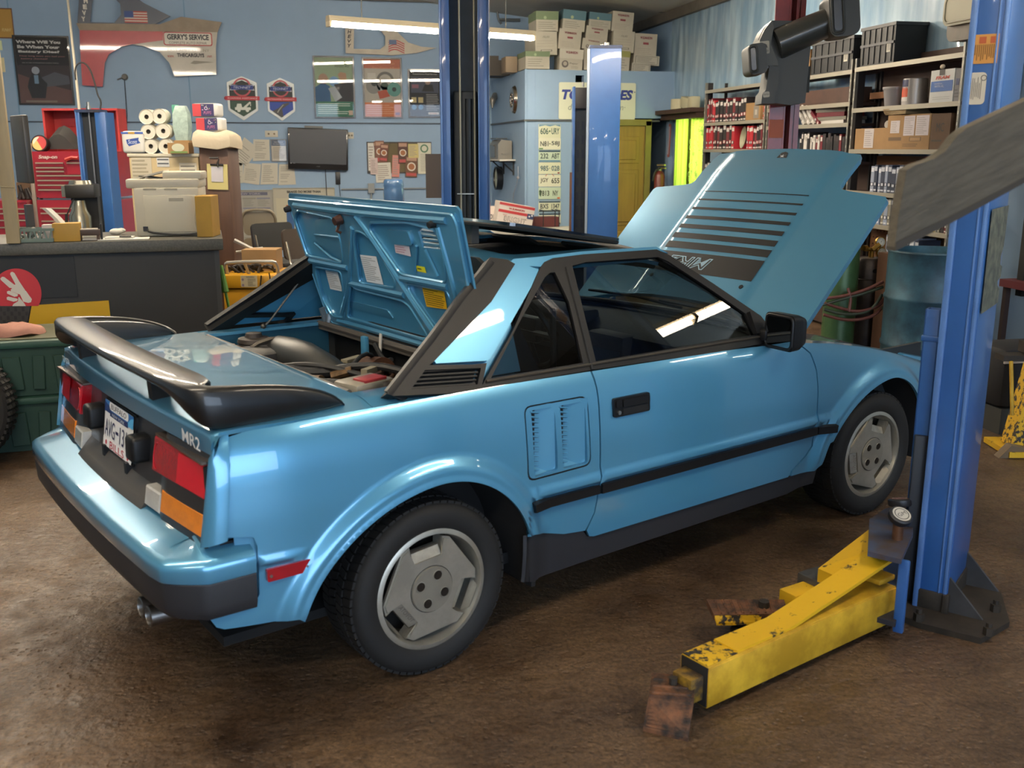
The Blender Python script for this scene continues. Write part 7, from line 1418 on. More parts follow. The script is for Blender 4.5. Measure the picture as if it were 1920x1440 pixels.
for z0_, z1_, mi in ((.135, .185, 0), (.06, .135, 1), (.03, .06, 2)):
    for k in range(10):
        a0, a1 = PI*.62+k*.16, PI*.62+(k+1)*.16; b.face([(.0912*math.cos(a0), .0912*math.sin(a0), z0_), (.0912*math.cos(a1), .0912*math.sin(a1), z0_), (.0912*math.cos(a1), .0912*math.sin(a1), z1_-.02*(mi == 1)), (.0912*math.cos(a0), .0912*math.sin(a0), z1_)], mi)
b.obj('label', [M('label_blue', '2a2f52', .4), M('label_orange', 'c8502c', .4), M('label_white', 'c9c5bf', .4)], t)
t, p, w, h = carton('filter_carton', yS(1742, 160), yS(1786, 158), 1.926, .225, 'white filter display carton with red name and blue block', M('carton_bright', 'cfd0cc', .5), d=.16); p.rect(-w*.46, -h*.16, w*.46, h*.16, '2f62ae', 1).text('FRAM', w*.02, h*.26, h*.10, 'c2452f', 1, w=w*.6, shear=.2, bold=.04).text('UNIVERSAL', -w*.14, h*.08, h*.05, 'c5d2e4', 2, w=w*.35).text('WITH AL', -w*.10, -h*.0, h*.07, 'c5d2e4', 2, w=w*.4).lines(-w*.35, -h*.42, w*.4, -h*.3, 2, 'a0a09c', 1, .2, 2).rect(-w*.13, h*.33, w*.1, h*.5, '38332e', 2).obj('print', t); b = MB(); b.ball((-.08, .01, .245), .02, sc=(.6, 1.3, .8)); b.obj('bulb', M('bulb_cream', 'c9b9a0', .5), t)
t, p, w, h = carton('grey_carton', yS(1788, 155), 2.83, 1.926, .22, 'grey carton with navy square at the right end of the upper shelf', M('carton_grey', '77767a', .6), d=.18); p.rect(-w*.3, 0, w*.2, h*.2, '2f3a66', 1).lines(-w*.4, -h*.4, w*.3, -h*.1, 3, '5a595c', 1).obj('print', t)
b = MB(); b.box((SX_+.2, yS(1615, 165), 2.03), (.06, .3, .05)); b.obj('wood_offcut', M('offcut', '8a6244', .7), label='short wooden offcut at the back of the upper right shelf', cat='wood')
# black crates on the top shelf
def crate(y0, y1, z, h, label, depth=.28):
    t = thing('storage_crate', label, 'crate', loc=(SX_+.005+depth/2, (y0+y1)/2, z)); L = abs(y1-y0); b = MB(); b.box((0, 0, h/2), (depth*.94, L*.96, h)); b.obj('body', M('crate_black', '1d1e1f', .5), t, smooth=0)
    for k in range(6):
        b = MB(); b.box((-depth*.475, -L*.4+k*L*.16, h*.48), (.012, .014, h*.86)); b.obj('rib', M('crate_rib', '2b2c2d', .5), t, smooth=0)
    b = MB(); b.box((0, 0, h-.012), (depth, L, .024)); b.box((-depth*.49, 0, h*.52), (.01, L*.95, .02)); b.obj('rim', M('crate_rim', '37383a', .45), t, smooth=0)
    p = Print(frame((-depth*.49, -L*.34, h*.4), (0, -1, 0), (0, 0, 1))); p.rect(-.03, -.035, .03, .035, 'c4bfae', 1).rect(-.022, -.022, .022, .022, '8d8a80', 2).obj('tag', t); return t
crate(yS(1518, 110), yS(1598, 105), 2.237, .275, 'ribbed black storage crate with white tag on the top shelf'); crate(4.19, yS(1676, 85), 2.247, .30, 'black storage crate with grey stencil on the top shelf near the post')
b = MB(); b.box((SX_+.1, yS(1513, 115), 2.236+.115), (.18, .07, .23)); b.obj('carton', CARD, label='narrow tan carton beside the ribbed crate on the top shelf', cat='box', smooth=0)
b = MB(); b.box((SX_+.14, 5.03, 2.056), (.20, 1.36, .11)); b.box((SX_+.14, 5.0, 1.992), (.21, 1.40, .016)); b.obj('wood_planks', M('dark_plank'), label='dark planks lying on the shelf above the leaning books', cat='planks', smooth=0)
b = MB(); b.box((SX_+.18, 6.33, 2.10), (.11, .36, .03)); b.box((SX_+.18, 6.3, 1.987), (.10, .34, .20)); b.obj('black_case', M('case_black', '191919', .5), label='black case standing behind the upper left manuals', cat='case', smooth=0)
# tilted pan and a cone on the lower shelf
b = MB(); pm_ = T(SX_+.07, yS(1386, 255), 1.602+.115) @ Matrix.Rotation(-PI/2+.12, 4, 'Y') @ Matrix.Diagonal((1, .62, 1, 1)); b.lathe([(.0, 0), (.06, .0), (.11, .03), (.112, .026), (.06, -.006), (.0, -.006)], pm_, 24); b.obj('drain_pan', M('pan_grey', '9b967f', .5, .3), label='tilted grey oval pan standing among the lower left manuals', cat='pan')
b = MB(); pm_ = T(SX_+.06, yS(1402, 252), 1.602+.12) @ Matrix.Rotation(-PI/2+.1, 4, 'Y') @ Matrix.Diagonal((1, .34, 1, 1)); b.lathe([(.0, 0), (.08, .0), (.12, .02), (.118, .014), (.08, -.006), (.0, -.006)], pm_, 24); b.obj('lid_disc', M('disc_grey', '8d8a80', .4, .4), label='narrow grey disc leaning behind the tilted oval pan', cat='disc')

# ================================================================== DRUM, TANKS, HOSES
c_ = Vector((4.11, 2.46, 0)); t = thing('steel_drum', 'open blue-green steel drum between the hood and the near post', 'drum', loc=c_); DR = M('drum_teal', '3f6878', .45, .2, var=.45, vscale=5, col2='2c4450', bump=.05, bscale=12)
zt = dp(1725, 475, 6.45).z; b = MB(); r_ = .285
prof = [(r_-.012, 0), (r_, .01)]
for zz in (.30, .60): prof += [(r_, zt*zz/.9-.02), (r_+.008, zt*zz/.9-.008), (r_+.008, zt*zz/.9+.008), (r_, zt*zz/.9+.02)]
prof += [(r_, zt-.02), (r_+.006, zt-.01), (r_+.004, zt), (r_-.008, zt), (r_-.008, .03), (.0, .03)]
b.lathe(prof, n=48); b.obj('shell', DR, t)
c_ = dp(1627, 560, 7.3); t = thing('gas_cylinder', 'grimy brown gas cylinder with brass gauges behind the hood', 'gas cylinder', loc=(c_.x, c_.y, 0)); zt = dp(1627, 480, 7.3).z; b = MB(); b.lathe([(.0, 0), (.10, 0), (.10, zt-.16), (.104, zt-.155), (.10, zt-.15), (.10, zt-.03), (.085, zt-.005), (.0, zt)], n=28); b.obj('cylinder', M('cylinder_brown', '4b4038', .45, .3, var=.5, vscale=6, col2='2a221e'), t); b = MB(); b.cyl((-.02, -.095, zt-.09), (-.02, -.104, zt-.09), .016, n=12); b.obj('port', DARK, t)
b = MB(); b.cyl((0, 0, zt), (0, 0, zt+.06), .02, n=10); b.cyl((-.07, -.03, zt+.06), (.07, -.03, zt+.06), .014, n=10); b.cyl((-.09, -.04, zt+.07), (-.06, -.03, zt+.07), .02, n=8); b.cyl((-.02, -.05, zt+.06), (.02, -.07, zt+.10), .018, n=8); b.obj('regulator', M('brass', 'b08a42', .3, .9), t)
for k, (x, z_) in enumerate(((.03, .11), (.045, .035))):
    m_ = frame((x, -.06, zt+z_), (1, 0, 0), (0, 0, 1)); b = MB(); b.cyl(m_ @ Vector((0, 0, -.02)), m_ @ Vector((0, 0, .0)), .038, n=20); g_ = b.obj('gauge', M('brass'), t); p = Print(m_ @ T(0, 0, .001)); p.disc(0, 0, .032, 'c4bfae', 1).poly([(-.002, 0), (.002, 0), (.012, .022)], '33302c', 2).ring(0, 0, .027, .003, '8c867a', 2, 16).obj('dial', g_)
c_ = dp(1572, 600, 7.25); t = thing('gas_cylinder', 'green gas cylinder left of the brown one', 'gas cylinder', loc=(c_.x, c_.y, 0)); b = MB(); b.lathe([(.0, 0), (.115, 0), (.115, .95), (.09, 1.08), (.04, 1.13), (.03, 1.2), (.0, 1.2)], n=28); b.obj('cylinder', M('cylinder_green', '486a42', .4, .2, var=.3, vscale=5), t)
HG, HR = M('hose_green', '36402f', .5), M('hose_red', '6d3a30', .5)
def hz(pts, D): return [dp(x, y, D) for x, y in pts]
t = thing('welding_hoses', 'coiled red and green welding hoses slung around the tanks', 'hoses', loc=dp(1600, 570, 7.0)); o_ = Vector(t.location)
for pts, m_ in ((((1545, 560), (1580, 556), (1620, 545), (1656, 528)), HR), (((1542, 572), (1575, 562), (1615, 552), (1656, 538)), HG), (((1545, 580), (1580, 590), (1620, 588), (1640, 575), (1654, 552)), HG), (((1545, 568), (1575, 578), (1610, 586), (1650, 574), (1656, 560)), HR), (((1544, 590), (1580, 600), (1610, 600), (1640, 592), (1655, 575)), HR), (((1590, 540), (1596, 560), (1592, 585)), HR)):
    b = MB(); b.tube([q-o_ for q in hz(pts, 6.98)], .011, 8, sm=2); b.obj('hose', m_, t)
b = MB(); b.tube([q-o_ for q in hz(((1655, 575), (1665, 595), (1668, 620), (1660, 645)), 6.95)], .012, 6, sm=1); b.obj('hose', HG, t)
c_ = dp(1663, 590, 7.1); b = MB(); b.box((c_.x, c_.y, .45), (.14, .12, .9), .3); b.obj('tank_cart_post', M('rust_strip'), label='rusty brown upright post of the tank cart left of the drum', cat='post')

# ================================================================== RIGHT EDGE BEYOND THE POST
t = thing('parts_cart', 'steel cart with red shelf and black bin at the right edge', 'cart', loc=dp(1960, 600, 6.5)*1.0); o_ = Vector(t.location); t.location.z = 0; 
def cz(py, D=6.3): return dp(1905, py, D).z
RD = M('shelf_red', '7c3a3a', .5); 
b = MB(); b.box((.25, .1, cz(548)), (.7, .5, .05)); b.obj('red_shelf', RD, t); b = MB()
for x in (-.06, .58):
    for y in (-.12, .32): b.box((x, y, cz(548)/2), (.035, .035, cz(548)))
b.obj('leg', M('leg_brown', '3a2a26', .6), t); b = MB(); b.tube([(-.1, -.13, cz(556)), (.2, -.13, cz(600))], .012, 6); b.obj('brace', M('leg_brown'), t)
b = MB(); b.box((.25, .05, cz(530)), (.5, .3, .10), bev=.02); b.obj('folded_cloth', M('cloth_blue', '2f3f58', .8), t); b = MB(); b.box((.25, .02, cz(519)), (.55, .3, .05), bev=.01); b.obj('red_case', M('case_red', '8d4a4a', .5), t)
b = MB(); b.box((.3, .25, cz(420)), (.65, .06, 1.0)); b.obj('dark_panel', M('panel_dark', '24231f', .7), t)
b = MB(); b.box((.18, .05, cz(600)), (.3, .2, .12)); b.box((.2, .06, cz(625)), (.3, .2, .08)); b.obj('bin', M('bin_olive', '55523f', .7), t)
b = MB(); b.tube([(-.02, -.05, cz(590)), (-.01, -.06, cz(630)), (.01, -.06, cz(655))], .012, 6); b.obj('yellow_strap', M('strap_yellow', '9aa02c', .6), t)
ob = dp(1915, 690, 5.75); t = thing('tool_bag', 'black bag with white band and big white letters at the right edge', 'bag', loc=(ob.x+.12, ob.y+.1, 0)); zb = ob.z; b = MB(); b.box((0, 0, zb-.05), (.55, .3, .36), bev=.05); b.obj('bag', M('bag_black', '17171a', .7), t); b = MB(); b.box((0, -.155, dp(1915, 668, 5.75).z), (.56, .012, .045)); b.obj('band', M('band_white', 'b9b0a6', .6), t); b = MB(); b.box((0, 0, (zb-.23)/2), (.5, .28, zb-.23)); b.obj('stand', M('stand_dark'), t)
p = Print(frame((-.03, -.158, dp(1915, 690, 5.75).z), (1, 0, 0), (0, 0, 1))); p.text('Ko', -.0, 0, .07, 'c0bcb0', 1, w=.16, bold=.05, shear=.1).obj('lettering', t)
s0 = at(1880, 846, 'z', 0); t = thing('arm_stand', 'paint-chipped yellow lift arm stand at the right edge behind the post', 'stand', loc=(s0.x+.06, s0.y, 0), rz=-.2); zt = dp(1895, 700, 5.0).z
b = MB(); b.loft([[(x-.04+.03*f, -.06, z), (x+.12, -.06, z), (x+.12, .06, z), (x-.04+.03*f, .06, z)] for f, x, z in ((0, 0, .04), (1, .05, zt))]); b.obj('upright', M('worn_yellow_top'), t); b = MB(); b.box((.05, 0, .02), (.28, .3, .03)); b.obj('foot', YEL, t); b = MB(); b.tube([(-.06, -.07, .22), (-.10, -.07, zt)], .010, 6); b.obj('rod', YELC, t); b = MB(); b.box((-.02, 0, zt+.01), (.22, .1, .03)); b.box((.05, 0, zt+.06), (.1, .14, .06)); b.obj('head', GRIME, t); b = MB(); b.prism([(-.12, 0), (.02, .0), (.04, .05), (-.06, .07)], .06, frame((-.02, -.08, .0), (1, 0, 0), (0, 0, 1))); b.obj('wood_wedge', M('wedge_wood', '6b5a44', .8), t)
# grey light-coloured cabinet high at the upper right (wall speaker)
f, w, h = onwall(1777, -16, 1842, 45, ('x', 4.35, (0, -1, 0))); t = thing('wall_heater', 'pale beige box with rounded corners hanging high beside the near post', 'wall unit', mw=f)
b = MB(); b.prism(rrect(-w/2, -h/2, w/2, h/2, .06), .03, z0=.0); b.obj('lid', M('unit_beige', 'a8a284', .5), t); b = MB(); b.prism(rrect(-w/2+.015, -h/2-.10, w/2-.015, h/2, .06), .33, z0=-.33); b.obj('body', M('unit_brown', '7d6f5a', .5, var=.3, vscale=4), t); b = MB(); b.tube([(x, y, .03) for x, y in rrect(-w/2+.02, -h/2+.02, w/2-.02, h/2-.02, .05)], .006, 6, closed=True); b.obj('rim', M('rim_tan', '8d8466', .5), t)
# ================================================================== COUNTER AND EVERYTHING ON AND BEHIND IT
CR = math.radians(5.2); CO = at(410, 447, 'z', 1.05); CO.z = 0
ct = thing('service_counter', 'dark grey service counter on the left with a speckled worktop edge', 'counter', loc=CO, rz=CR)
b = MB(); b.box((-1.6, .34, 1.015), (3.25, .74, .075), bev=.008); b.obj('worktop', M('worktop_speckle', '56534a', .5, var=.35, vscale=90), ct); b = MB(); b.box((-1.6, .36, .49), (3.17, .66, .98)); b.obj('front_panel', M('counter_black', '2b2a29', .55, bump=.04, bscale=60), ct); b = MB(); b.box((-.018, .028, .49), (.03, .012, .98)); b.obj('corner_trim', M('trim_dark', '3a3937', .5), ct)
CM_ = T(CO) @ rz(CR)
def onC(px, py, z=1.054):
    q = at(px, py, 'z', z); return q
FC = ('y', CO.y-.0, (1, 0, 0))
def fc(px, py):
    """pixel -> (local x, z) on the counter's front face"""
    d = ray(px, py); n = Vector((math.sin(CR), -math.cos(CR), 0)); o = CO+Vector((-math.sin(CR), math.cos(CR), 0))*.028; t_ = (o-CAM).dot(n)/d.dot(n); q = CM_.inverted() @ (CAM+d*t_); return (q.x, q.z)
bn = thing('counter_banner', 'black banner with red round hand sign and yellow bar on the counter front', 'banner', mw=CM_ @ T(0, .026, 0)); fm = Matrix(((1, 0, 0, 0), (0, 0, -1, 0), (0, 1, 0, 0), (0, 0, 0, 1)))
b = MB(); q = [fc(*c) for c in ((-60, 486), (138, 480), (147, 556), (72, 559), (-60, 560))]; b.prism(q, .006, fm); b.obj('cloth', M('banner_black', '1f2124', .6), bn)
b = MB(); q = [fc(*c) for c in ((-60, 573), (58, 572), (50, 615), (-60, 618))]; b.prism(q, .008, fm); b.obj('checker_strip', M('checker_dark', '3a3634', .6), bn)
p = Print(fm @ T(0, 0, .010), lift=.001); cq = lambda P: [fc(x/4.364, 330+y/4.364) for x, y in P]; WHT = 'd9cfc0'
p.poly(cq([(135+207*math.cos(a), 962-207*math.sin(a)) for a in np.linspace(-.5, PI+.5, 40)]), 'c8303a', 1)
p.poly(cq([(6, 838), (20, 822), (38, 824), (122, 888), (130, 884), (86, 800), (92, 785), (106, 782), (122, 792), (160, 858), (212, 936), (80, 912), (12, 850)]), WHT, 2)
p.poly(cq([(90, 928), (106, 913), (216, 938), (264, 1005), (257, 1030), (235, 1036), (193, 1025), (168, 968), (140, 958), (93, 941)]), WHT, 2)
p.poly(cq([(60, 942), (78, 936), (150, 964), (147, 980), (122, 986), (62, 960)]), WHT, 2).poly(cq([(58, 990), (72, 984), (140, 1000), (150, 1006), (142, 1020), (114, 1026), (60, 1010)]), WHT, 2).poly(cq([(104, 1062), (114, 1044), (150, 1022), (154, 990), (160, 988), (206, 1044), (214, 1062)]), WHT, 2)
p.obj('hand_sign', bn)
b = MB(); q = [fc(*c) for c in ((60, 572), (204, 563), (208, 601), (53, 612))]; b.prism(q, .010, fm); b.obj('yellow_bar', M('bar_yellow', 'd3a514', .5, var=.25, vscale=7, col2='8f7214', sharp=(.28, .36)), bn)
p = Print(fm @ T(0, 0, .0095), lift=.0006)
for i in range(9):
    for j in range(5):
        if (i+j) % 2: a = fc(-8+7*i, 576+8*j); c = fc(-2+7*i, 583+8*j); p.rect(a[0], c[1], c[0], a[1], '2a2726', 1)
p.obj('checker_print', bn)
# tan pole on the counter
a, c = at(24, 457, 'z', 1.054), None; b = MB(); b.box((a.x, a.y+.03, 1.054+1.2), (.075, .05, 2.4), CR, bev=.004); b.cyl((a.x-.03, a.y, 1.39), (a.x+.045, a.y, 1.385), .004, n=6); b.obj('wood_pole', M('pole_tan', 'ad9b78', .55, var=.2, vscale=3, stretch=(3, 3, .3)), label='tall tan wooden pole standing on the counter at the left edge', cat='pole')
t = thing('flat_monitor', 'thin dark monitor seen edge-on behind the tan pole', 'monitor', loc=(a.x+.055, a.y+.22, 1.054), rz=CR+PI/2+.42); b = MB(); b.box((0, 0, .55), (.26, .035, .40), bev=.008); b.obj('screen', M('monitor_dark', '3e3a35', .4), t); b = MB(); b.box((0, 0, .11), (.05, .04, .22)); b.box((0, 0, .01), (.2, .16, .02)); b.obj('foot', M('monitor_dark'), t)
# basket
q = onC(66, 455); t = thing('plastic_basket', 'small grey-green plastic basket full of odds and ends on the counter', 'basket', loc=q+Vector((0, .06, 0)), rz=CR); GB = M('basket_green', '66756a', .5)
b = MB(); w, d, h = .20, .12, .085
b.box((0, 0, .005), (w*.92, d*.9, .01))
for s in (-1, 1): b.box((0, s*d/2, h-.008), (w, .006, .016)); b.box((s*w/2, 0, h-.008), (.006, d, .016)); b.box((0, s*d*.47, .014), (w*.94, .006, .02)); b.box((s*w*.47, 0, .014), (.006, d*.94, .02))
b.obj('rim', GB, t)
for k in range(7):
    for s in (-1, 1): b = MB(); b.box((-w*.42+k*w*.14, s*d*.485, .045), (.010, .004, .06), Matrix.Rotation(.25*(-1)**k, 4, 'Y')); b.obj('slat', GB, t, smooth=0)
b = MB(); rr = random.Random(2)
for k in range(16): b.ball((rr.uniform(-.08, .08), rr.uniform(-.045, .045), rr.uniform(.02, .08)), .014, sc=(1, .8, .7), seg=6)
b.obj('odds_and_ends', M('odds_grey', '8f8d86', .5, .3, var=.4, vscale=30), t, kind='stuff')
# tissue box
q = onC(124, 453); t = thing('tissue_box', 'mustard tissue box with a white tissue sticking out', 'tissue box', loc=q+Vector((.0, .06, 0)), rz=CR); b = MB(); b.box((0, 0, .055), (.155, .11, .11), bev=.003); b.obj('box', M('box_mustard', 'b58a36', .6, var=.1), t); b = MB(); b.loft([[(x+dx*.5, y, z) for dx, y in ((-.05, -.01), (.0, -.02), (.05, .0), (.0, .02))] for x, z in ((-.03, .11), (-.05, .14), (-.09, .185), (-.105, .20))]); b.obj('tissue', M('tissue_white', 'd3cfc2', .9), t)
b = MB(); b.box((-.11, .02, .05), (.06, .08, .10)); b.obj('pink_side', M('box_pinkwhite', 'c6b9b2', .6), t)
# desk organiser
q = onC(166, 452); t = thing('business_card_stand', 'small dark wooden tray stand on the counter', 'stand', loc=q+Vector((0, .05, 0)), rz=CR); b = MB(); b.box((0, 0, .05), (.13, .07, .035), bev=.004); b.box((-.055, 0, .02), (.015, .06, .04)); b.box((.05, 0, .02), (.015, .06, .04)); b.obj('tray', M('tray_brown', '4e3b30', .6, var=.3), t); b = MB(); b.box((.0, 0, .010), (.08, .05, .012)); b.box((0, .0, .07), (.10, .05, .006), .1); b.obj('cards', M('card_pale', 'b9b1a4', .7), t); b = MB(); b.cyl((.07, -.01, 0), (.07, -.01, .10), .007, n=8); b.obj('pen', M('pen_dark', '2b2b2e', .4), t)
b = MB(); q = onC(232, 449); b.box((q.x, q.y+.02, q.z+.003), (.30, .14, .006), CR); b.box((q.x-.03, q.y+.05, q.z+.010), (.17, .10, .008), CR-.05); b.obj('loose_papers', M('paper_white', 'c9c5ba', .8), label='loose white papers lying on the counter before the printer', cat='papers', smooth=0); b = MB(); b.cyl((q.x-.02, q.y-.02, q.z+.020), (q.x+.05, q.y-.03, q.z+.020), .005, n=8); b.obj('black_pen', M('pen_dark'), label='black pen lying on the loose papers', cat='pen')
b = MB(); q = onC(216, 441); b.ball(q+Vector((0, .05, .02)), .035, sc=(1.3, .8, .6), seg=10); b.ball(q+Vector((.03, .06, .025)), .025, sc=(1.2, .8, .7), seg=8); b.obj('crumpled_tissue', M('tissue_white'), label='crumpled white tissue beside the printer', cat='tissue')
# printer
q = (at(255, 445, 'z', 1.054)+at(378, 442, 'z', 1.054))/2; PW = (at(378, 442, 'z', 1.054)-at(255, 445, 'z', 1.054)).length; t = thing('printer', 'big off-white laser printer on the counter, rear side out', 'printer', loc=(q.x-.0, q.y+.02, 1.054), rz=CR-.12); PR = M('printer_white', 'b9b29f', .5); PRS = M('printer_shade', 'a59e8c', .5)
b = MB(); b.box((0, .19, .155), (PW, .38, .31), bev=.012); b.box((-.02, .2, .335), (PW+.05, .38, .06), bev=.012); b.obj('body', PR, t); b = MB(); b.box((.02, -.004, .145), (PW*.8, .012, .235), bev=.004); b.obj('rear_door', M('printer_door', 'bdb6a1', .5), t); b = MB(); b.box((.06, -.011, .235), (.09, .006, .022)); b.box((-.10, -.003, .30), (.08, .006, .012)); b.box((.03, -.003, .30), (.08, .006, .012)); b.obj('door_grip', PRS, t)
b = MB(); b.box((.10, .18, .385), (PW*.6, .30, .05), bev=.01); b.obj('document_feeder', PR, t); b = MB(); b.box((-.12, .16, .385), (.22, .22, .012), Matrix.Rotation(-.25, 4, 'Y')); b.obj('feeder_tray', M('tray_white', 'c0baa9', .5), t); b = MB(); b.box((-.09, .14, .372), (.16, .18, .006), Matrix.Rotation(.12, 4, 'Y')); b.obj('feeder_slot', M('slot_dark2', '3a3835', .5), t)
b = MB(); 
for z_ in (.235, .205, .18): b.box((PW/2-.025, -.003, z_), (.014, .006, .018))
b.box((-PW/2+.06, -.006, .05), (.03, .02, .03)); b.obj('ports', M('port_dark', '24242a', .5), t)
b = MB(); b.tube([(-PW/2+.07, -.015, .05), (-.12, -.03, .03), (0, -.03, .015), (.12, -.03, .012), (PW/2-.01, -.02, .02)], .006, 6, sm=1); b.obj('power_cord', HOSE, t); b = MB(); b.tube([(PW/2-.02, -.012, .2), (PW/2-.035, -.012, .1), (PW/2-.02, -.012, .02)], .004, 5, sm=1); b.obj('white_lead', M('lead_cream', 'b0a890', .5), t)
q = onC(390, 444); b = MB(); b.box((q.x, q.y+.08, q.z+.13), (.10, .20, .26), CR-.25, bev=.003); b.obj('yellow_binder', M('binder_yellow', 'ad8530', .55, var=.15), label='mustard yellow binder standing right of the printer', cat='binder', smooth=0)
# -------- behind the counter
# beige metal cabinet with notices, goods on top
D = 7.7; a, c = dp(241, 288, D), dp(371, 288, D); w = (c-a).length; t = thing('metal_cabinet', 'beige metal cabinet with taped notices behind the printer', 'cabinet', loc=((a.x+c.x)/2, (a.y+c.y)/2, 0), rz=math.atan2(c.y-a.y, c.x-a.x)); ztop = a.z; CB = t
b = MB(); b.box((0, .2, ztop/2), (w, .4, ztop), bev=.006); b.obj('body', M('cabinet_beige', 'b7a47c', .5), t); b = MB(); b.box((0, .2, ztop-.012), (w+.02, .42, .024), bev=.004); b.obj('rim', M('rim_cream', 'c4bda8', .5), t)
p = Print(frame((0, -.002, ztop-.13), (1, 0, 0), (0, 0, 1))); p.rect(-w*.47, -.11, -w*.18, .10, 'bdb49e', 1).lines(-w*.46, -.05, -w*.19, .09, 5, '9d957f', 2, .5, 3).rect(-w*.46, -.10, -w*.2, -.075, '8f8434', 2).rect(-w*.10, .03, w*.08, .10, 'c2c2bd', 1).rect(-w*.09, .05, w*.07, .06, '55595e', 2).rect(-w*.09, .08, w*.07, .09, '55595e', 2).rect(-w*.13, -.09, w*.15, -.045, '9c3a3a', 1).text('GARDEN', 0, -.067, .03, '4a2420', 2, w=w*.2).rect(w*.22, -.11, w*.47, .06, 'c6bfac', 1).lines(w*.24, -.1, w*.46, .05, 5, '6d6a62', 2, .3, 6); p.obj('notices', t)
def onCab(px, dy=.1): 
    f_ = (px-306)/130*w; return CB.matrix_basis @ Vector((f_, dy, ztop))
WR = M('paper_wrap', 'c9c6be', .5, coat=.3)
t = thing('towel_pack', 'white paper roll pack with blue band and blue lettering on the cabinet', 'roll pack', loc=onCab(248), rz=CB.rotation_euler.z); b = MB(); b.box((0, 0, .085), (.175, .14, .17), bev=.025, seg=3); b.obj('pack', WR, t); p = Print(frame((0, -.0705, .085), (1, 0, 0), (0, 0, 1))); p.rect(-.085, .062, .085, .078, '3f5aa0', 1).rect(-.03, .062, .02, .078, 'b08a3a', 2).poly([(-.05, .02), (.05, .035), (.045, .015), (.06, -.005), (-.03, -.03), (-.045, -.01)], '2f4a8c', 1).text('Scott', 0, .004, .03, 'cfd4de', 2, w=.07, shear=.2); p.obj('print', t)
t = thing('toilet_roll_pack', 'bulky pack of white toilet rolls, ends showing, on the cabinet', 'roll pack', loc=onCab(293), rz=CB.rotation_euler.z+.0); RW = M('roll_white', 'c8c3b3', .85)
for i, (x, z_) in enumerate(((-.055, .055), (.06, .055), (-.065, .165), (.05, .17), (-.07, .275), (.03, .28))):
    q_ = bpy.data.objects.new('roll', None); COL.objects.link(q_); q_.parent = t; m_ = T(x, -.05, z_) @ Matrix.Rotation(PI/2, 4, 'X'); b = MB(); b.lathe([(.018, 0), (.05, 0), (.057, .006), (.057, -.1), (.05, -.106), (.018, -.106)], m_, 20); b.obj('paper', RW, q_); b = MB(); b.lathe([(.017, -.002), (.019, -.002), (.019, -.1)], m_, 14); b.obj('core', M('roll_core', '7d7466', .8), q_)
t = thing('cloth_bag_pack', 'clear bag with green edge on the cabinet, behind the tan carton', 'bag', loc=onCab(335, .14), rz=CB.rotation_euler.z); b = MB(); b.loft([[(sx*.06*k_, sy*.05*k_, z_) for sx, sy in ((-1, -1), (1, -1), (1, 1), (-1, 1))] for z_, k_ in ((.10, .8), (.2, 1), (.3, .95), (.36, .6))]); b.obj('bag', M('bag_clear', 'a9bdb4', .2, coat=.6, var=.3, vscale=20), t, smooth=60); b = MB(); b.box((-.055, .03, .27), (.05, .02, .2)); b.obj('green_edge', M('edge_green', '4f8f7c', .5), t); b = MB(); b.box((0, 0, .05), (.12, .1, .10)); b.obj('base_carton', CARD, t)
t = thing('tan_carton', 'low tan carton with green oval label on the cabinet', 'box', loc=onCab(341, -.02), rz=CB.rotation_euler.z); b = MB(); b.box((0, 0, .04), (.16, .12, .08)); b.obj('carton', CARD, t, smooth=0); p = Print(frame((0, -.061, .04), (1, 0, 0), (0, 0, 1))); p.disc(.0, .005, .03, 'b9b9a0', 1, sx=1.6).rect(-.06, -.035, .07, -.022, '6f8a4c', 2); p.obj('print', t)
# brown side board with clipboard, towel packs and rag on its top
D = 7.55; a, c = dp(372, 265, D), dp(426, 265, D); w = (c-a).length; rb = math.atan2(c.y-a.y, c.x-a.x); t = thing('shelf_end_board', 'tall brown wood board beside the printer with a clipboard on it', 'board', loc=((a.x+c.x)/2, (a.y+c.y)/2, 0), rz=rb); zt = a.z; BD = t
b = MB(); b.box((0, .15, zt/2), (w, .3, zt), bev=.003); b.obj('board', M('board_walnut', '5c4132', .55, var=.25, vscale=4, stretch=(4, 4, .4)), t); b = MB(); b.box((.0, -.004, zt-.12), (.07, .008, .006)); b.obj('staple', STEEL, t)
cm = T((a.x+c.x)/2, (a.y+c.y)/2, 0) @ rz(rb) @ frame((.02, -.006, dp(398, 332, D).z), (1, 0, 0), (0, 0, 1)) @ rz(-.03); cl = thing('clipboard', 'clipboard with yellow sheets hung on the brown board', 'clipboard', mw=cm); b = MB(); b.box((0, 0, 0), (.155, .19, .008)); b.obj('backing', M('sheet_yellow', 'c2b678', .7), cl, smooth=0); b = MB(); b.box((.0, .02, .007), (.09, .115, .003)); b.obj('note', M('note_lilac', 'bdb9bd', .7), cl, smooth=0); b = MB(); b.box((0, .09, .010), (.10, .014, .012), bev=.003); b.tube([(-.0, .09, .01), (.015, .13, .012), (.01, .07, .02)], .005, 5); b.obj('clip', M('clip_dark', '2c2b2c', .4, .5), cl)
bt = T((a.x+c.x)/2, (a.y+c.y)/2, zt) @ rz(rb)
b = MB(); b.loft([[bt @ Vector((x*1.25*w/2*k_, .13+.17*y*k_, z_+.012*math.sin(3*x+y*2))) for x, y in ((-1, -1), (-.4, -1.06), (.3, -1), (1, -1), (1.04, 0), (1, 1), (0, 1), (-1, 1))] for z_, k_ in ((-.05, 1.02), (.0, 1.05), (.05, .98), (.075, .8))]); b.obj('cream_cloth', M('cloth_cream', 'b9ac94', .9, bump=.4, bscale=30), label='cream folded cloth draped over the top of the brown board', cat='cloth', smooth=70)
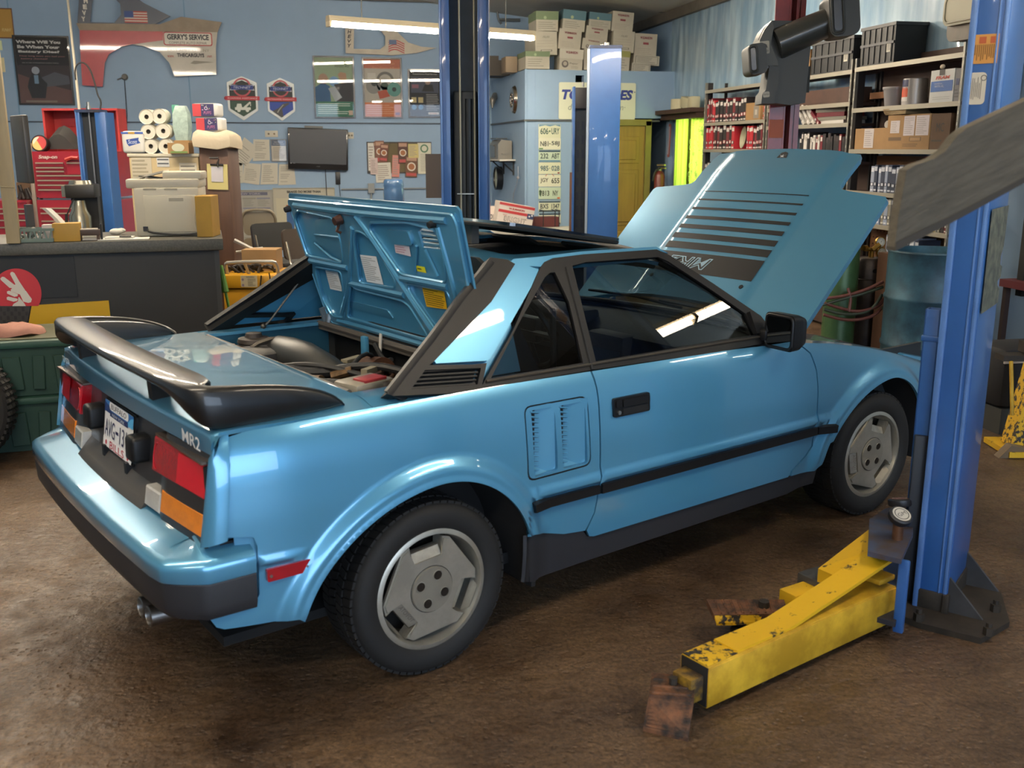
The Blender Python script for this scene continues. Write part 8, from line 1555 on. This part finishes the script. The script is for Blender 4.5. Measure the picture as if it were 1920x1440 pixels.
for k, (dx, z_, lb) in enumerate(((-.03, .076, 'red and navy tissue pack, lower one on the cream cloth'), (-.05, .18, 'red and navy tissue pack stacked on another one'))):
    m_ = bt @ T(dx, .10, z_) @ rz(-.08); tp = thing('tissue_pack', lb, 'tissue pack', mw=m_, group='tissue packs'); b = MB(); b.box((0, 0, .05), (.20, .13, .098), bev=.018, seg=3); b.obj('pack', WR, tp); p = Print(frame((0, -.0655, .05), (1, 0, 0), (0, 0, 1))); p.rect(-.095, -.045, -.03, .045, 'b23a40', 1).rect(-.03, -.045, .07, .045, '2f2c58', 1).text('PUFFS', .02, -.02, .022, 'b46a90', 2, w=.06, shear=.2).ring(.01, .012, .013, .005, 'b9b4c8', 2, 12); rr = random.Random(k)
    for _ in range(9): p.disc(rr.uniform(-.02, .06), rr.uniform(0, .04), .004, rr.choice(('8fa06a', 'a05a7a', 'b9b4c8')), 2, 6)
    p.obj('print', tp)
# tool chest with open lid
D = 9.3; RDT = M('tool_red', '9c2230', .35, coat=.5, var=.12); RDI = M('tool_red_inside', 'b23838', .5, var=.2); CHR = M('drawer_pull', 'c9b49a', .3, .6)
a, c = dp(59, 290, D), dp(212, 290, D); w = (c-a).length; rb = math.atan2(c.y-a.y, c.x-a.x); t = thing('tool_chest', 'tall red tool chest with open lid and rows of drawers behind the counter', 'tool chest', loc=((a.x+c.x)/2, (a.y+c.y)/2, 0), rz=rb); zL = dp(130, 284, D).z; zm = dp(130, 375, D).z
b = MB(); b.box((0, .25, (zm+.02+zL)/2), (w, .5, zL-zm-.02)); b.obj('upper_body', RDT, t, smooth=0); b = MB(); b.box((0, .25, zm/2), (w+.02, .52, zm-.01)); b.obj('lower_body', RDT, t, smooth=0)
b = MB(); 
for x in (-w/2-.012, w/2+.012): b.box((x, .0, (zL+.15)/2+.1), (.035, .04, zL-.2), bev=.004)
b.obj('corner_post', M('post_pale', '9c8f82', .4, .4), t)
def drawer(x0, x1, z0, z1):
    b = MB(); b.box(((x0+x1)/2, -.006, (z0+z1)/2), (x1-x0-.008, .014, z1-z0-.006), bev=.002, seg=1); d_ = b.obj('drawer', RDT, t, smooth=0); b = MB(); b.box(((x0+x1)/2, -.016, z1-.008), (x1-x0-.012, .012, .012)); b.obj('drawer_pull', CHR, d_, smooth=0)
zz = [dp(130, y, D).z for y in (304, 313, 320, 328, 337, 346, 355, 373)]
for k in range(len(zz)-1):
    if k < 3: drawer(-w/2+.03, -.08, zz[k+1], zz[k]); 
    elif k < 7: drawer(-w/2+.03, w/2-.03, zz[k+1], zz[k])
drawer(-.06, w*.2, zz[3], zz[0]); drawer(w*.22, w/2-.03, zz[2], zz[0]); drawer(w*.22, w/2-.03, zz[3], zz[2])
z2 = [dp(130, y, D).z for y in (390, 400, 415, 430, 450, 475)]
for k in range(5): drawer(-w/2+.03, w/2-.03, z2[k+1], z2[k])
p = Print(frame((-w*.3, -.004, dp(80, 295, D).z), (1, 0, 0), (0, 0, 1))); p.text('Snap-on', 0, 0, .042, 'c9bdb0', 1, w=w*.23, shear=.2, bold=.03); p.obj('name', t)
zl1 = dp(130, 207, D+.4).z; b = MB(); b.box((.0, .47, (zL+zl1)/2), (w*.93, .025, zl1-zL)); b.box((-w*.46, .36, (zL+zl1)/2), (.02, .2, zl1-zL)); b.box((w*.46, .36, (zL+zl1)/2), (.02, .2, zl1-zL)); b.box((0, .36, zl1), (w*.94, .22, .02)); ld = b.obj('open_lid', RDI, t, smooth=0)
b = MB(); b.box((-w*.15, .45, zl1-.1), (w*.4, .012, .10)); b.obj('lid_pocket', M('pocket_red', 'a03038', .5), ld); b = MB(); b.box((w*.1, .452, zL+.16), (.07, .004, .05)); b.box((w*.12, .452, zL+.06), (.07, .004, .04)); b.obj('lid_label', M('label_cream', 'bdaf9a', .6), ld)
b = MB(); b.loft([[(-w*.35+f*w*.5, .25, zL+.02), (-w*.35+f*w*.5, .12, zL+.02), (-w*.35+f*w*.5, .12, zL+.02+.14*math.sin(PI*min(1, f*1.2+.2))), (-w*.35+f*w*.5, .25, zL+.04+.20*math.sin(PI*min(1, f*1.1+.2)))] for f in np.linspace(0, 1, 8)]); b.obj('dark_tool_roll', M('roll_charcoal', '2f2e2d', .7), label=None, parent=t)
q = Vector(t.matrix_basis @ Vector((-w*.42, .05, zL+.075))); tt = thing('round_tin', 'round tin with red and yellow lid label on the tool chest corner', 'tin', mw=frame(q, (math.cos(rb), math.sin(rb), 0), (0, .25, 1))); b = MB(); b.cyl((0, 0, -.06), (0, 0, .0), .078, n=26); b.obj('can', M('tin_dark', '2b2120', .4, .4), tt); p = Print(T(0, 0, .001)); p.disc(0, 0, .066, 'b03a3c', 1).poly([(.066*math.cos(a_), .066*math.sin(a_)) for a_ in np.linspace(2.2, 5.2, 14)], 'cfae6a', 2).poly([(.05*math.cos(a_)-.008, .05*math.sin(a_)+.01) for a_ in np.linspace(1.4, 3.6, 10)], 'd3c6b0', 3); p.obj('label', tt)
b = MB(); q0 = t.matrix_basis; b.tube([q0 @ Vector((x, -.02, z_)) for x, z_ in ((-.06, dp(125, 300, D).z), (.0, dp(125, 296, D).z), (.06, dp(125, 297, D).z))], .018, 6); b.tube([q0 @ Vector((x, -.02, z_)) for x, z_ in ((.10, dp(125, 301, D).z), (.16, dp(125, 293, D).z))], .016, 6); b.obj('red_pliers', M('plier_red', 'b5352e', .4, coat=.4), label='red handled pliers stuck on the tool chest front', cat='pliers')
b = MB(); q_ = t.matrix_basis @ Vector((-w/2-.12, .1, dp(45, 305, D).z)); b.ball(q_, .06, sc=(1, 1, .9)); b.cyl(q_, t.matrix_basis @ Vector((-w/2+.002, .1, dp(45, 305, D).z)), .03, n=10); b.obj('magnet_lamp', M('lamp_cream', 'a3917c', .4, .3), label='round cream lamp clipped to the left side of the tool chest', cat='lamp')
# second red cabinet at the far left
a, c = dp(-40, 380, D), dp(50, 380, D); w2 = (c-a).length; t = thing('tool_cabinet', 'lower red tool cabinet at the left edge beside the tall chest', 'tool chest', loc=((a.x+c.x)/2, (a.y+c.y)/2, 0), rz=rb); zt = a.z; b = MB(); b.box((0, .25, zt/2), (w2, .5, zt)); b.box((0, .25, zt+.01), (w2+.01, .52, .02)); b.obj('body', RDT, t, smooth=0)
_t = t
for k, (y0_, y1_) in enumerate(((391, 400), (400, 413), (413, 427), (427, 445), (445, 470))):
    z1_, z0_ = dp(20, y0_, D-.1).z, dp(20, y1_, D-.1).z; b = MB(); b.box((0, -.006, (z0_+z1_)/2), (w2-.03, .014, z1_-z0_-.008)); d_ = b.obj('drawer', RDT, t, smooth=0); b = MB(); b.box((0, -.016, z1_-.01), (w2-.04, .012, .012)); b.obj('drawer_pull', CHR, d_, smooth=0)
b = MB(); rr = random.Random(6); m_ = t.matrix_basis
for k in range(8): b.cyl(m_ @ Vector((w2*.05+.04*k, .1+.03*rr.random(), zt+.03)), m_ @ Vector((w2*.05+.04*k+rr.uniform(-.06, .06), .12, zt+.06+.12*rr.random())), .018, n=8)
b.obj('air_tools', M('airtool_dark', '3a3632', .45, .4, var=.5, vscale=20), label='cluttered dark air tools lying on the lower red cabinet', cat='tools'); b = MB(); b.box(m_ @ Vector((w2*.30, .22, zt+.10)), (.14, .14, .16)); b.obj('parts_carton', CARDD, label='small dark carton behind the air tools on the lower cabinet', cat='box', smooth=0)
# coffee maker
D = 8.0; q = dp(155, 430, D); t = thing('coffee_maker', 'steel and black coffee maker standing behind the counter', 'coffee maker', loc=(q.x, q.y, 0)); za, zb_, zc_, zd = [dp(155, y, D).z for y in (440, 400, 370, 345)]
b = MB(); b.box((0, .05, za-.0), (.22, .26, .06), bev=.01); b.box((.02, .12, (za+zd)/2), (.2, .1, zd-za)); b.box((.02, .04, (zc_+zd)/2+.0), (.22, .24, zd-zc_), bev=.01); b.obj('body', M('coffee_black', '24221f', .4), t); b = MB(); b.lathe([(.0, za+.03), (.085, za+.03), (.085, zb_-.02), (.06, zb_+.03), (.05, zc_-.02), (.0, zc_-.02)], T(-.01, 0, 0), 20); b.obj('carafe', M('carafe_steel', 'a9a596', .25, .9), t); b = MB(); b.box((-.10, .03, (zc_+zd)/2), (.03, .2, zd-zc_-.02)); b.lathe([(.0, zd), (.09, zd), (.08, zd+.03), (.0, zd+.035)], T(.01, .03, 0), 18); b.obj('steel_top', M('carafe_steel'), t); b = MB(); b.tube([(-.11, -.02, zb_), (-.12, -.03, za+.05), (-.09, -.04, za)], .008, 5, sm=1); b.tube([(-.03, -.06, zc_), (-.09, -.07, zb_), (-.10, -.07, za)], .006, 5); b.obj('cord', HOSE, t); b = MB(); b.box((0, .05, (za-.03)/2), (.4, .4, za-.03)); b.obj('stand', M('stand_dark'), t)
# yellow tool cart with folded handles
D = 7.3; a, c = dp(416, 530, D), dp(523, 530, D); w = (c-a).length; rb = math.atan2(c.y-a.y, c.x-a.x); t = thing('tool_cart', 'yellow steel cart with white bar handle and warning label behind the counter end', 'cart', loc=((a.x+c.x)/2, (a.y+c.y)/2, 0), rz=rb); YC = M('cart_yellow', 'd39a1c', .45, coat=.3, var=.1)
z1, z2_, z3 = dp(470, 516, D).z, dp(470, 541, D).z, dp(470, 592, D).z
b = MB(); b.box((0, .25, (z1+z2_)/2), (w, .5, z1-z2_), bev=.004); tray = b.obj('upper_tray', YC, t); b = MB(); b.box((0, .25, (z2_-.01+.12)/2), (w*.98, .48, z2_-.13), bev=.004); b.obj('cabinet', M('cart_yellow2', 'c98f1a', .45, var=.12), t)
p = Print(frame((-w*.02, -.003, (z1+z2_)/2+.005), (1, 0, 0), (0, 0, 1))); p.rect(-.06, -.042, .06, .042, 'c2b290', 1).text('WARNING', .01, .03, .012, '4a4234', 2, w=.06).lines(-.01, -.035, .05, .02, 5, '7d7158', 2, .4, 2).disc(-.045, .012, .009, '8d7a8a', 2, 10).disc(-.045, -.028, .009, '8d7a8a', 2, 10); p.obj('warning_label', t); b = MB(); b.cyl((w*.46, -.004, (z1+z2_)/2+.01), (w*.46, .0, (z1+z2_)/2+.01), .014, n=12); b.obj('lock', M('lock_dark', '3a3126', .4), t)
b = MB(); b.tube([(-w*.45, .1, z1-.02), (-w*.46, .06, z1+.075), (-w*.40, .04, z1+.09), (w*.35, .04, z1+.10), (w*.44, .06, z1+.085), (w*.45, .1, z1-.02)], .013, 8, sm=1); b.tube([(-w*.12, .05, z1+.09), (-w*.07, .1, z1-.01)], .012, 6); b.tube([(-w*.48, .4, z1+.13), (w*.0, .42, z1+.16), (w*.02, .42, z1+.12)], .010, 6); b.tube([(-w*.5, .4, z1+.22), (-w*.05, .42, z1+.12)], .016, 6); b.obj('bar_handle', M('bar_white', 'a9a69e', .35, .4), t)
b = MB(); rr = random.Random(9)
for k in range(14): x = -w*.4+w*.8*rr.random(); b.tube([(x, .1+.2*rr.random(), z1+.0), (x+rr.uniform(-.1, .1), .15, z1+.05+.03*rr.random()), (x+rr.uniform(-.15, .15), .2, z1+.02)], .010, 5, sm=1)
b.obj('cables_and_tools', M('clutter_dark', '35302c', .6, var=.4, vscale=20), t, kind='stuff'); b = MB(); b.box((w*.02, .36, z1+.08), (.26, .2, .16)); b.obj('carton', CARD, t, smooth=0)
for x, y in ((-w*.4, .05), (w*.4, .05), (-w*.4, .45), (w*.4, .45)): b = MB(); b.cyl((x-.02, y, .05), (x+.02, y, .05), .05, n=16); b.box((x, y, .10), (.03, .05, .06)); b.obj('caster', M('caster_black', '1d1d1d', .5), t)
b = MB(); b.tube([(w*.20, -.006, z1+.0), (w*.17, -.008, z1-.08), (w*.165, -.008, z2_-.1)], .005, 5, sm=1); b.tube([(w*.34, -.006, z1+.02), (w*.37, -.008, z1-.08), (w*.36, -.008, z2_-.06)], .005, 5, sm=1); b.obj('hanging_cord', HOSE, t)
b = MB(); g0, g1, g2 = dp(413, 498, D-.32), dp(423, 548, D-.32), dp(431, 585, D-.32); b.tube([g0, g1], [.018, .024], 10); b.tube([g1, g2, (g2.x+.02, g2.y, 0.01)], .010, 8); b.obj('green_torch', M('torch_green', '5d8f36', .45), label='green handled work light hanging at the counter end', cat='work light')
# folding chair, stacked chairs
D = 9.2; q = dp(484, 440, D); t = thing('folding_chair', 'tan metal folding chair leaning against the labour law poster', 'chair', loc=(q.x, q.y+.25, 0)); TAN = M('chair_tan', '7f7562', .4, .4); zt = dp(484, 396, D).z; hw = .165
b = MB(); b.tube([(-hw, .12, .05), (-hw, .05, zt-.12), (-hw*.8, .03, zt-.02), (-hw*.4, .02, zt), (hw*.4, .02, zt), (hw*.8, .03, zt-.02), (hw, .05, zt-.12), (hw, .12, .05)], .014, 8, sm=2); b.obj('frame', TAN, t); b = MB(); b.prism(rrect(-hw*.86, zt-.24, hw*.86, zt-.02, .05), .010, frame((0, .045, 0), (1, 0, 0), (0, 0, 1))); b.obj('backrest', TAN, t); b = MB(); b.prism(rrect(-hw*.9, zt-.70, hw*.9, zt-.26, .04), .02, frame((0, .02, 0), (1, 0, 0), (0, -.02, 1))); b.obj('seat', M('chair_tan_seat', '8a806c', .35, .4, bump=.3, bscale=12), t)
for s in (-1, 1): b = MB(); b.tube([(s*hw*1.02, .0, .03), (s*hw*1.02, .08, zt-.3)], .012, 8); b.obj('leg', TAN, t)
D = 8.7
for k, (px, c_, lb, cs) in enumerate(((522, '2f3030', 'charcoal stacking chair behind the lid, leftmost of two', .0), (556, '453c34', 'dark brown stacking chair behind the lid, rightmost of two', .12))):
    q = dp(px, 470, D-.1*k); t = thing('stacking_chair', lb, 'chair', loc=(q.x+.12*k, q.y+.1-.55*k, 0), rz=.55); zt = dp(px, 418, D).z; zs = dp(px, 490, D).z; mm_ = M('seat_'+c_, c_, .5)
    b = MB(); b.prism(rrect(-.2, zs+.08, .2, zt, .04), .03, frame((0, -.02, 0), (1, 0, 0), (0, .15, 1))); b.obj('backrest', mm_, t); b = MB(); b.box((0, -.22, zs), (.42, .42, .05), bev=.015); b.obj('seat', mm_, t)
    for s in (-1, 1):
        b = MB(); b.tube([(s*.21, -.38, .0), (s*.21, -.36, zs-.02), (s*.21, -.05, zs), (s*.21, .02, zt-.1)], .012, 8, sm=1); b.obj('leg', M('leg_chrome', '9a958a', .25, .9), t); b = MB(); b.tube([(s*.21, .06, .0), (s*.21, -.06, zs)], .012, 8); b.obj('leg', M('leg_chrome'), t)
# green totes, rag and tyre at the lower left
g = at(20, 853, 'z', 0); TG = M('tote_green', '1f3d31', .6, var=.12, bump=.05, bscale=40)
zt = .615; hh = zt/2
for k, (lb, z_) in enumerate((('dark green storage tote on the floor under another tote', 0), ('dark green storage tote stacked on top, pink rag on its lid', hh))):
    t = thing('storage_tote', lb, 'tote', loc=(g.x+.02, g.y+.30, z_), rz=CR+.02, group='stacked green totes'); LT = 1.15
    b = MB(); b.box((0, 0, hh*.44), (LT*.94, .50, hh*.86), taper=1.04); b.obj('body', TG, t, smooth=0)
    for j in range(9): b = MB(); b.box((-LT*.44+j*LT*.11, -.262, hh*.42), (.06 if j % 2 else .09, .02, hh*.6), Matrix.Rotation(.06 if j % 2 else -.05, 4, 'Y'), bev=.004, seg=1); b.obj('rib', TG, t, smooth=0)
    b = MB(); b.box((0, 0, hh*.93), (LT, .57, hh*.13), bev=.012); b.obj('lid', M('tote_lid', '24473a' if k == 0 else '2c4c3c', .6, var=.15), t)
    if k: b = MB(); b.box((.0, .0, hh*.995), (LT*.9, .48, .012)); b.obj('lid_top', M('lid_dusty', '55553c', .75, var=.2, vscale=5), t)
b = MB(); q = at(10, 632, 'z', zt+.01); rr = random.Random(3); ring = []
for k_, z_ in ((1.0, .0), (.95, .025), (.7, .045), (.3, .05)): ring.append([(q.x+.10*k_*(math.cos(a_)*1.7+.1*math.sin(5*a_)), q.y+.1+.10*k_*(math.sin(a_)+.15*math.sin(3*a_+1)), zt+.012+z_+.010*math.sin(4*a_+k_*5)) for a_ in np.linspace(0, 2*PI, 25)[:-1]])
b.loft(ring); b.obj('pink_rag', M('rag_pink', 'a87868', .9, bump=.5, bscale=18), label='crumpled pink shop rag lying on the upper green tote', cat='rag', smooth=70)
c_ = at(-5, 868, 'z', 0); tm = thing('loose_car_tyre', 'worn loose tyre leaning against the green totes at the left edge', 'tyre', mw=T(c_.x-.20, c_.y-.02, .31) @ rz(CR-.05) @ Matrix.Rotation(PI/2-.10, 4, 'X')); b = MB(); b.lathe([(.20, -.09), (.205, -.085), (.25, -.105), (.29, -.10), (.305, -.085), (.31, -.05), (.31, .05), (.305, .085), (.29, .10), (.25, .105), (.205, .085), (.20, .08), (.20, -.09)], n=56); b.obj('carcass', M('tyre_old', '221f1c', .85, var=.3, vscale=8, bump=.3, bscale=20), tm)
b = MB(); 
for k in range(60):
    a_ = 2*PI*k/60
    for z_ in (-.065, .0, .065): b.box((.311*math.cos(a_), .311*math.sin(a_), z_), (.012, .018, .05), rz(a_+.3))
b.obj('tread', M('tyre_old'), tm, smooth=0, kind='stuff')
# ================================================================== MORE STRIP LIGHTS, OUT OF THE PICTURE
fixture('strip_light', (-2.6, -.9, 3.2), (-.2, -.9, 3.2), 'hanging strip light over the rear of the car, out of view', power=55, drop=.6)
fixture('strip_light', (1.95, -2.28, 2.9), (3.0, -1.16, 2.9), 'hanging strip light right of the near post, out of view', power=55, drop=.5)
fixture('strip_light', (4.10, -.84, 2.6), (4.62, -.22, 2.6), 'short strip light near the right wall, out of view', power=20, drop=.7)
fixture('strip_light', (-3.0, 3.4, 3.2), (-.6, 3.4, 3.2), 'hanging strip light over the counter, out of view', power=85, drop=.6)
fixture('strip_light', (-4.2, 6.1, 3.45), (-1.8, 6.1, 3.45), 'hanging strip light between counter and back wall, out of view', power=75, drop=.3)  # extra unseen lamp, put in to lift the dark back wall
fixture('strip_light', (2.2, 5.3, 3.2), (4.2, 5.3, 3.2), 'hanging strip light before the right wall shelves, out of view', power=75, drop=.3)
fixture('strip_light', (-2.8, -4.2, 3.2), (-.4, -4.2, 3.2), 'hanging strip light behind the photographer, out of view', power=60, drop=.6)
fixture('strip_light', (.0, 3.9, 3.4), (1.9, 4.9, 3.4), 'hanging strip light beyond the raised hood, out of view', power=75, drop=.3)  # unseen lamp added so the hood paint catches some light
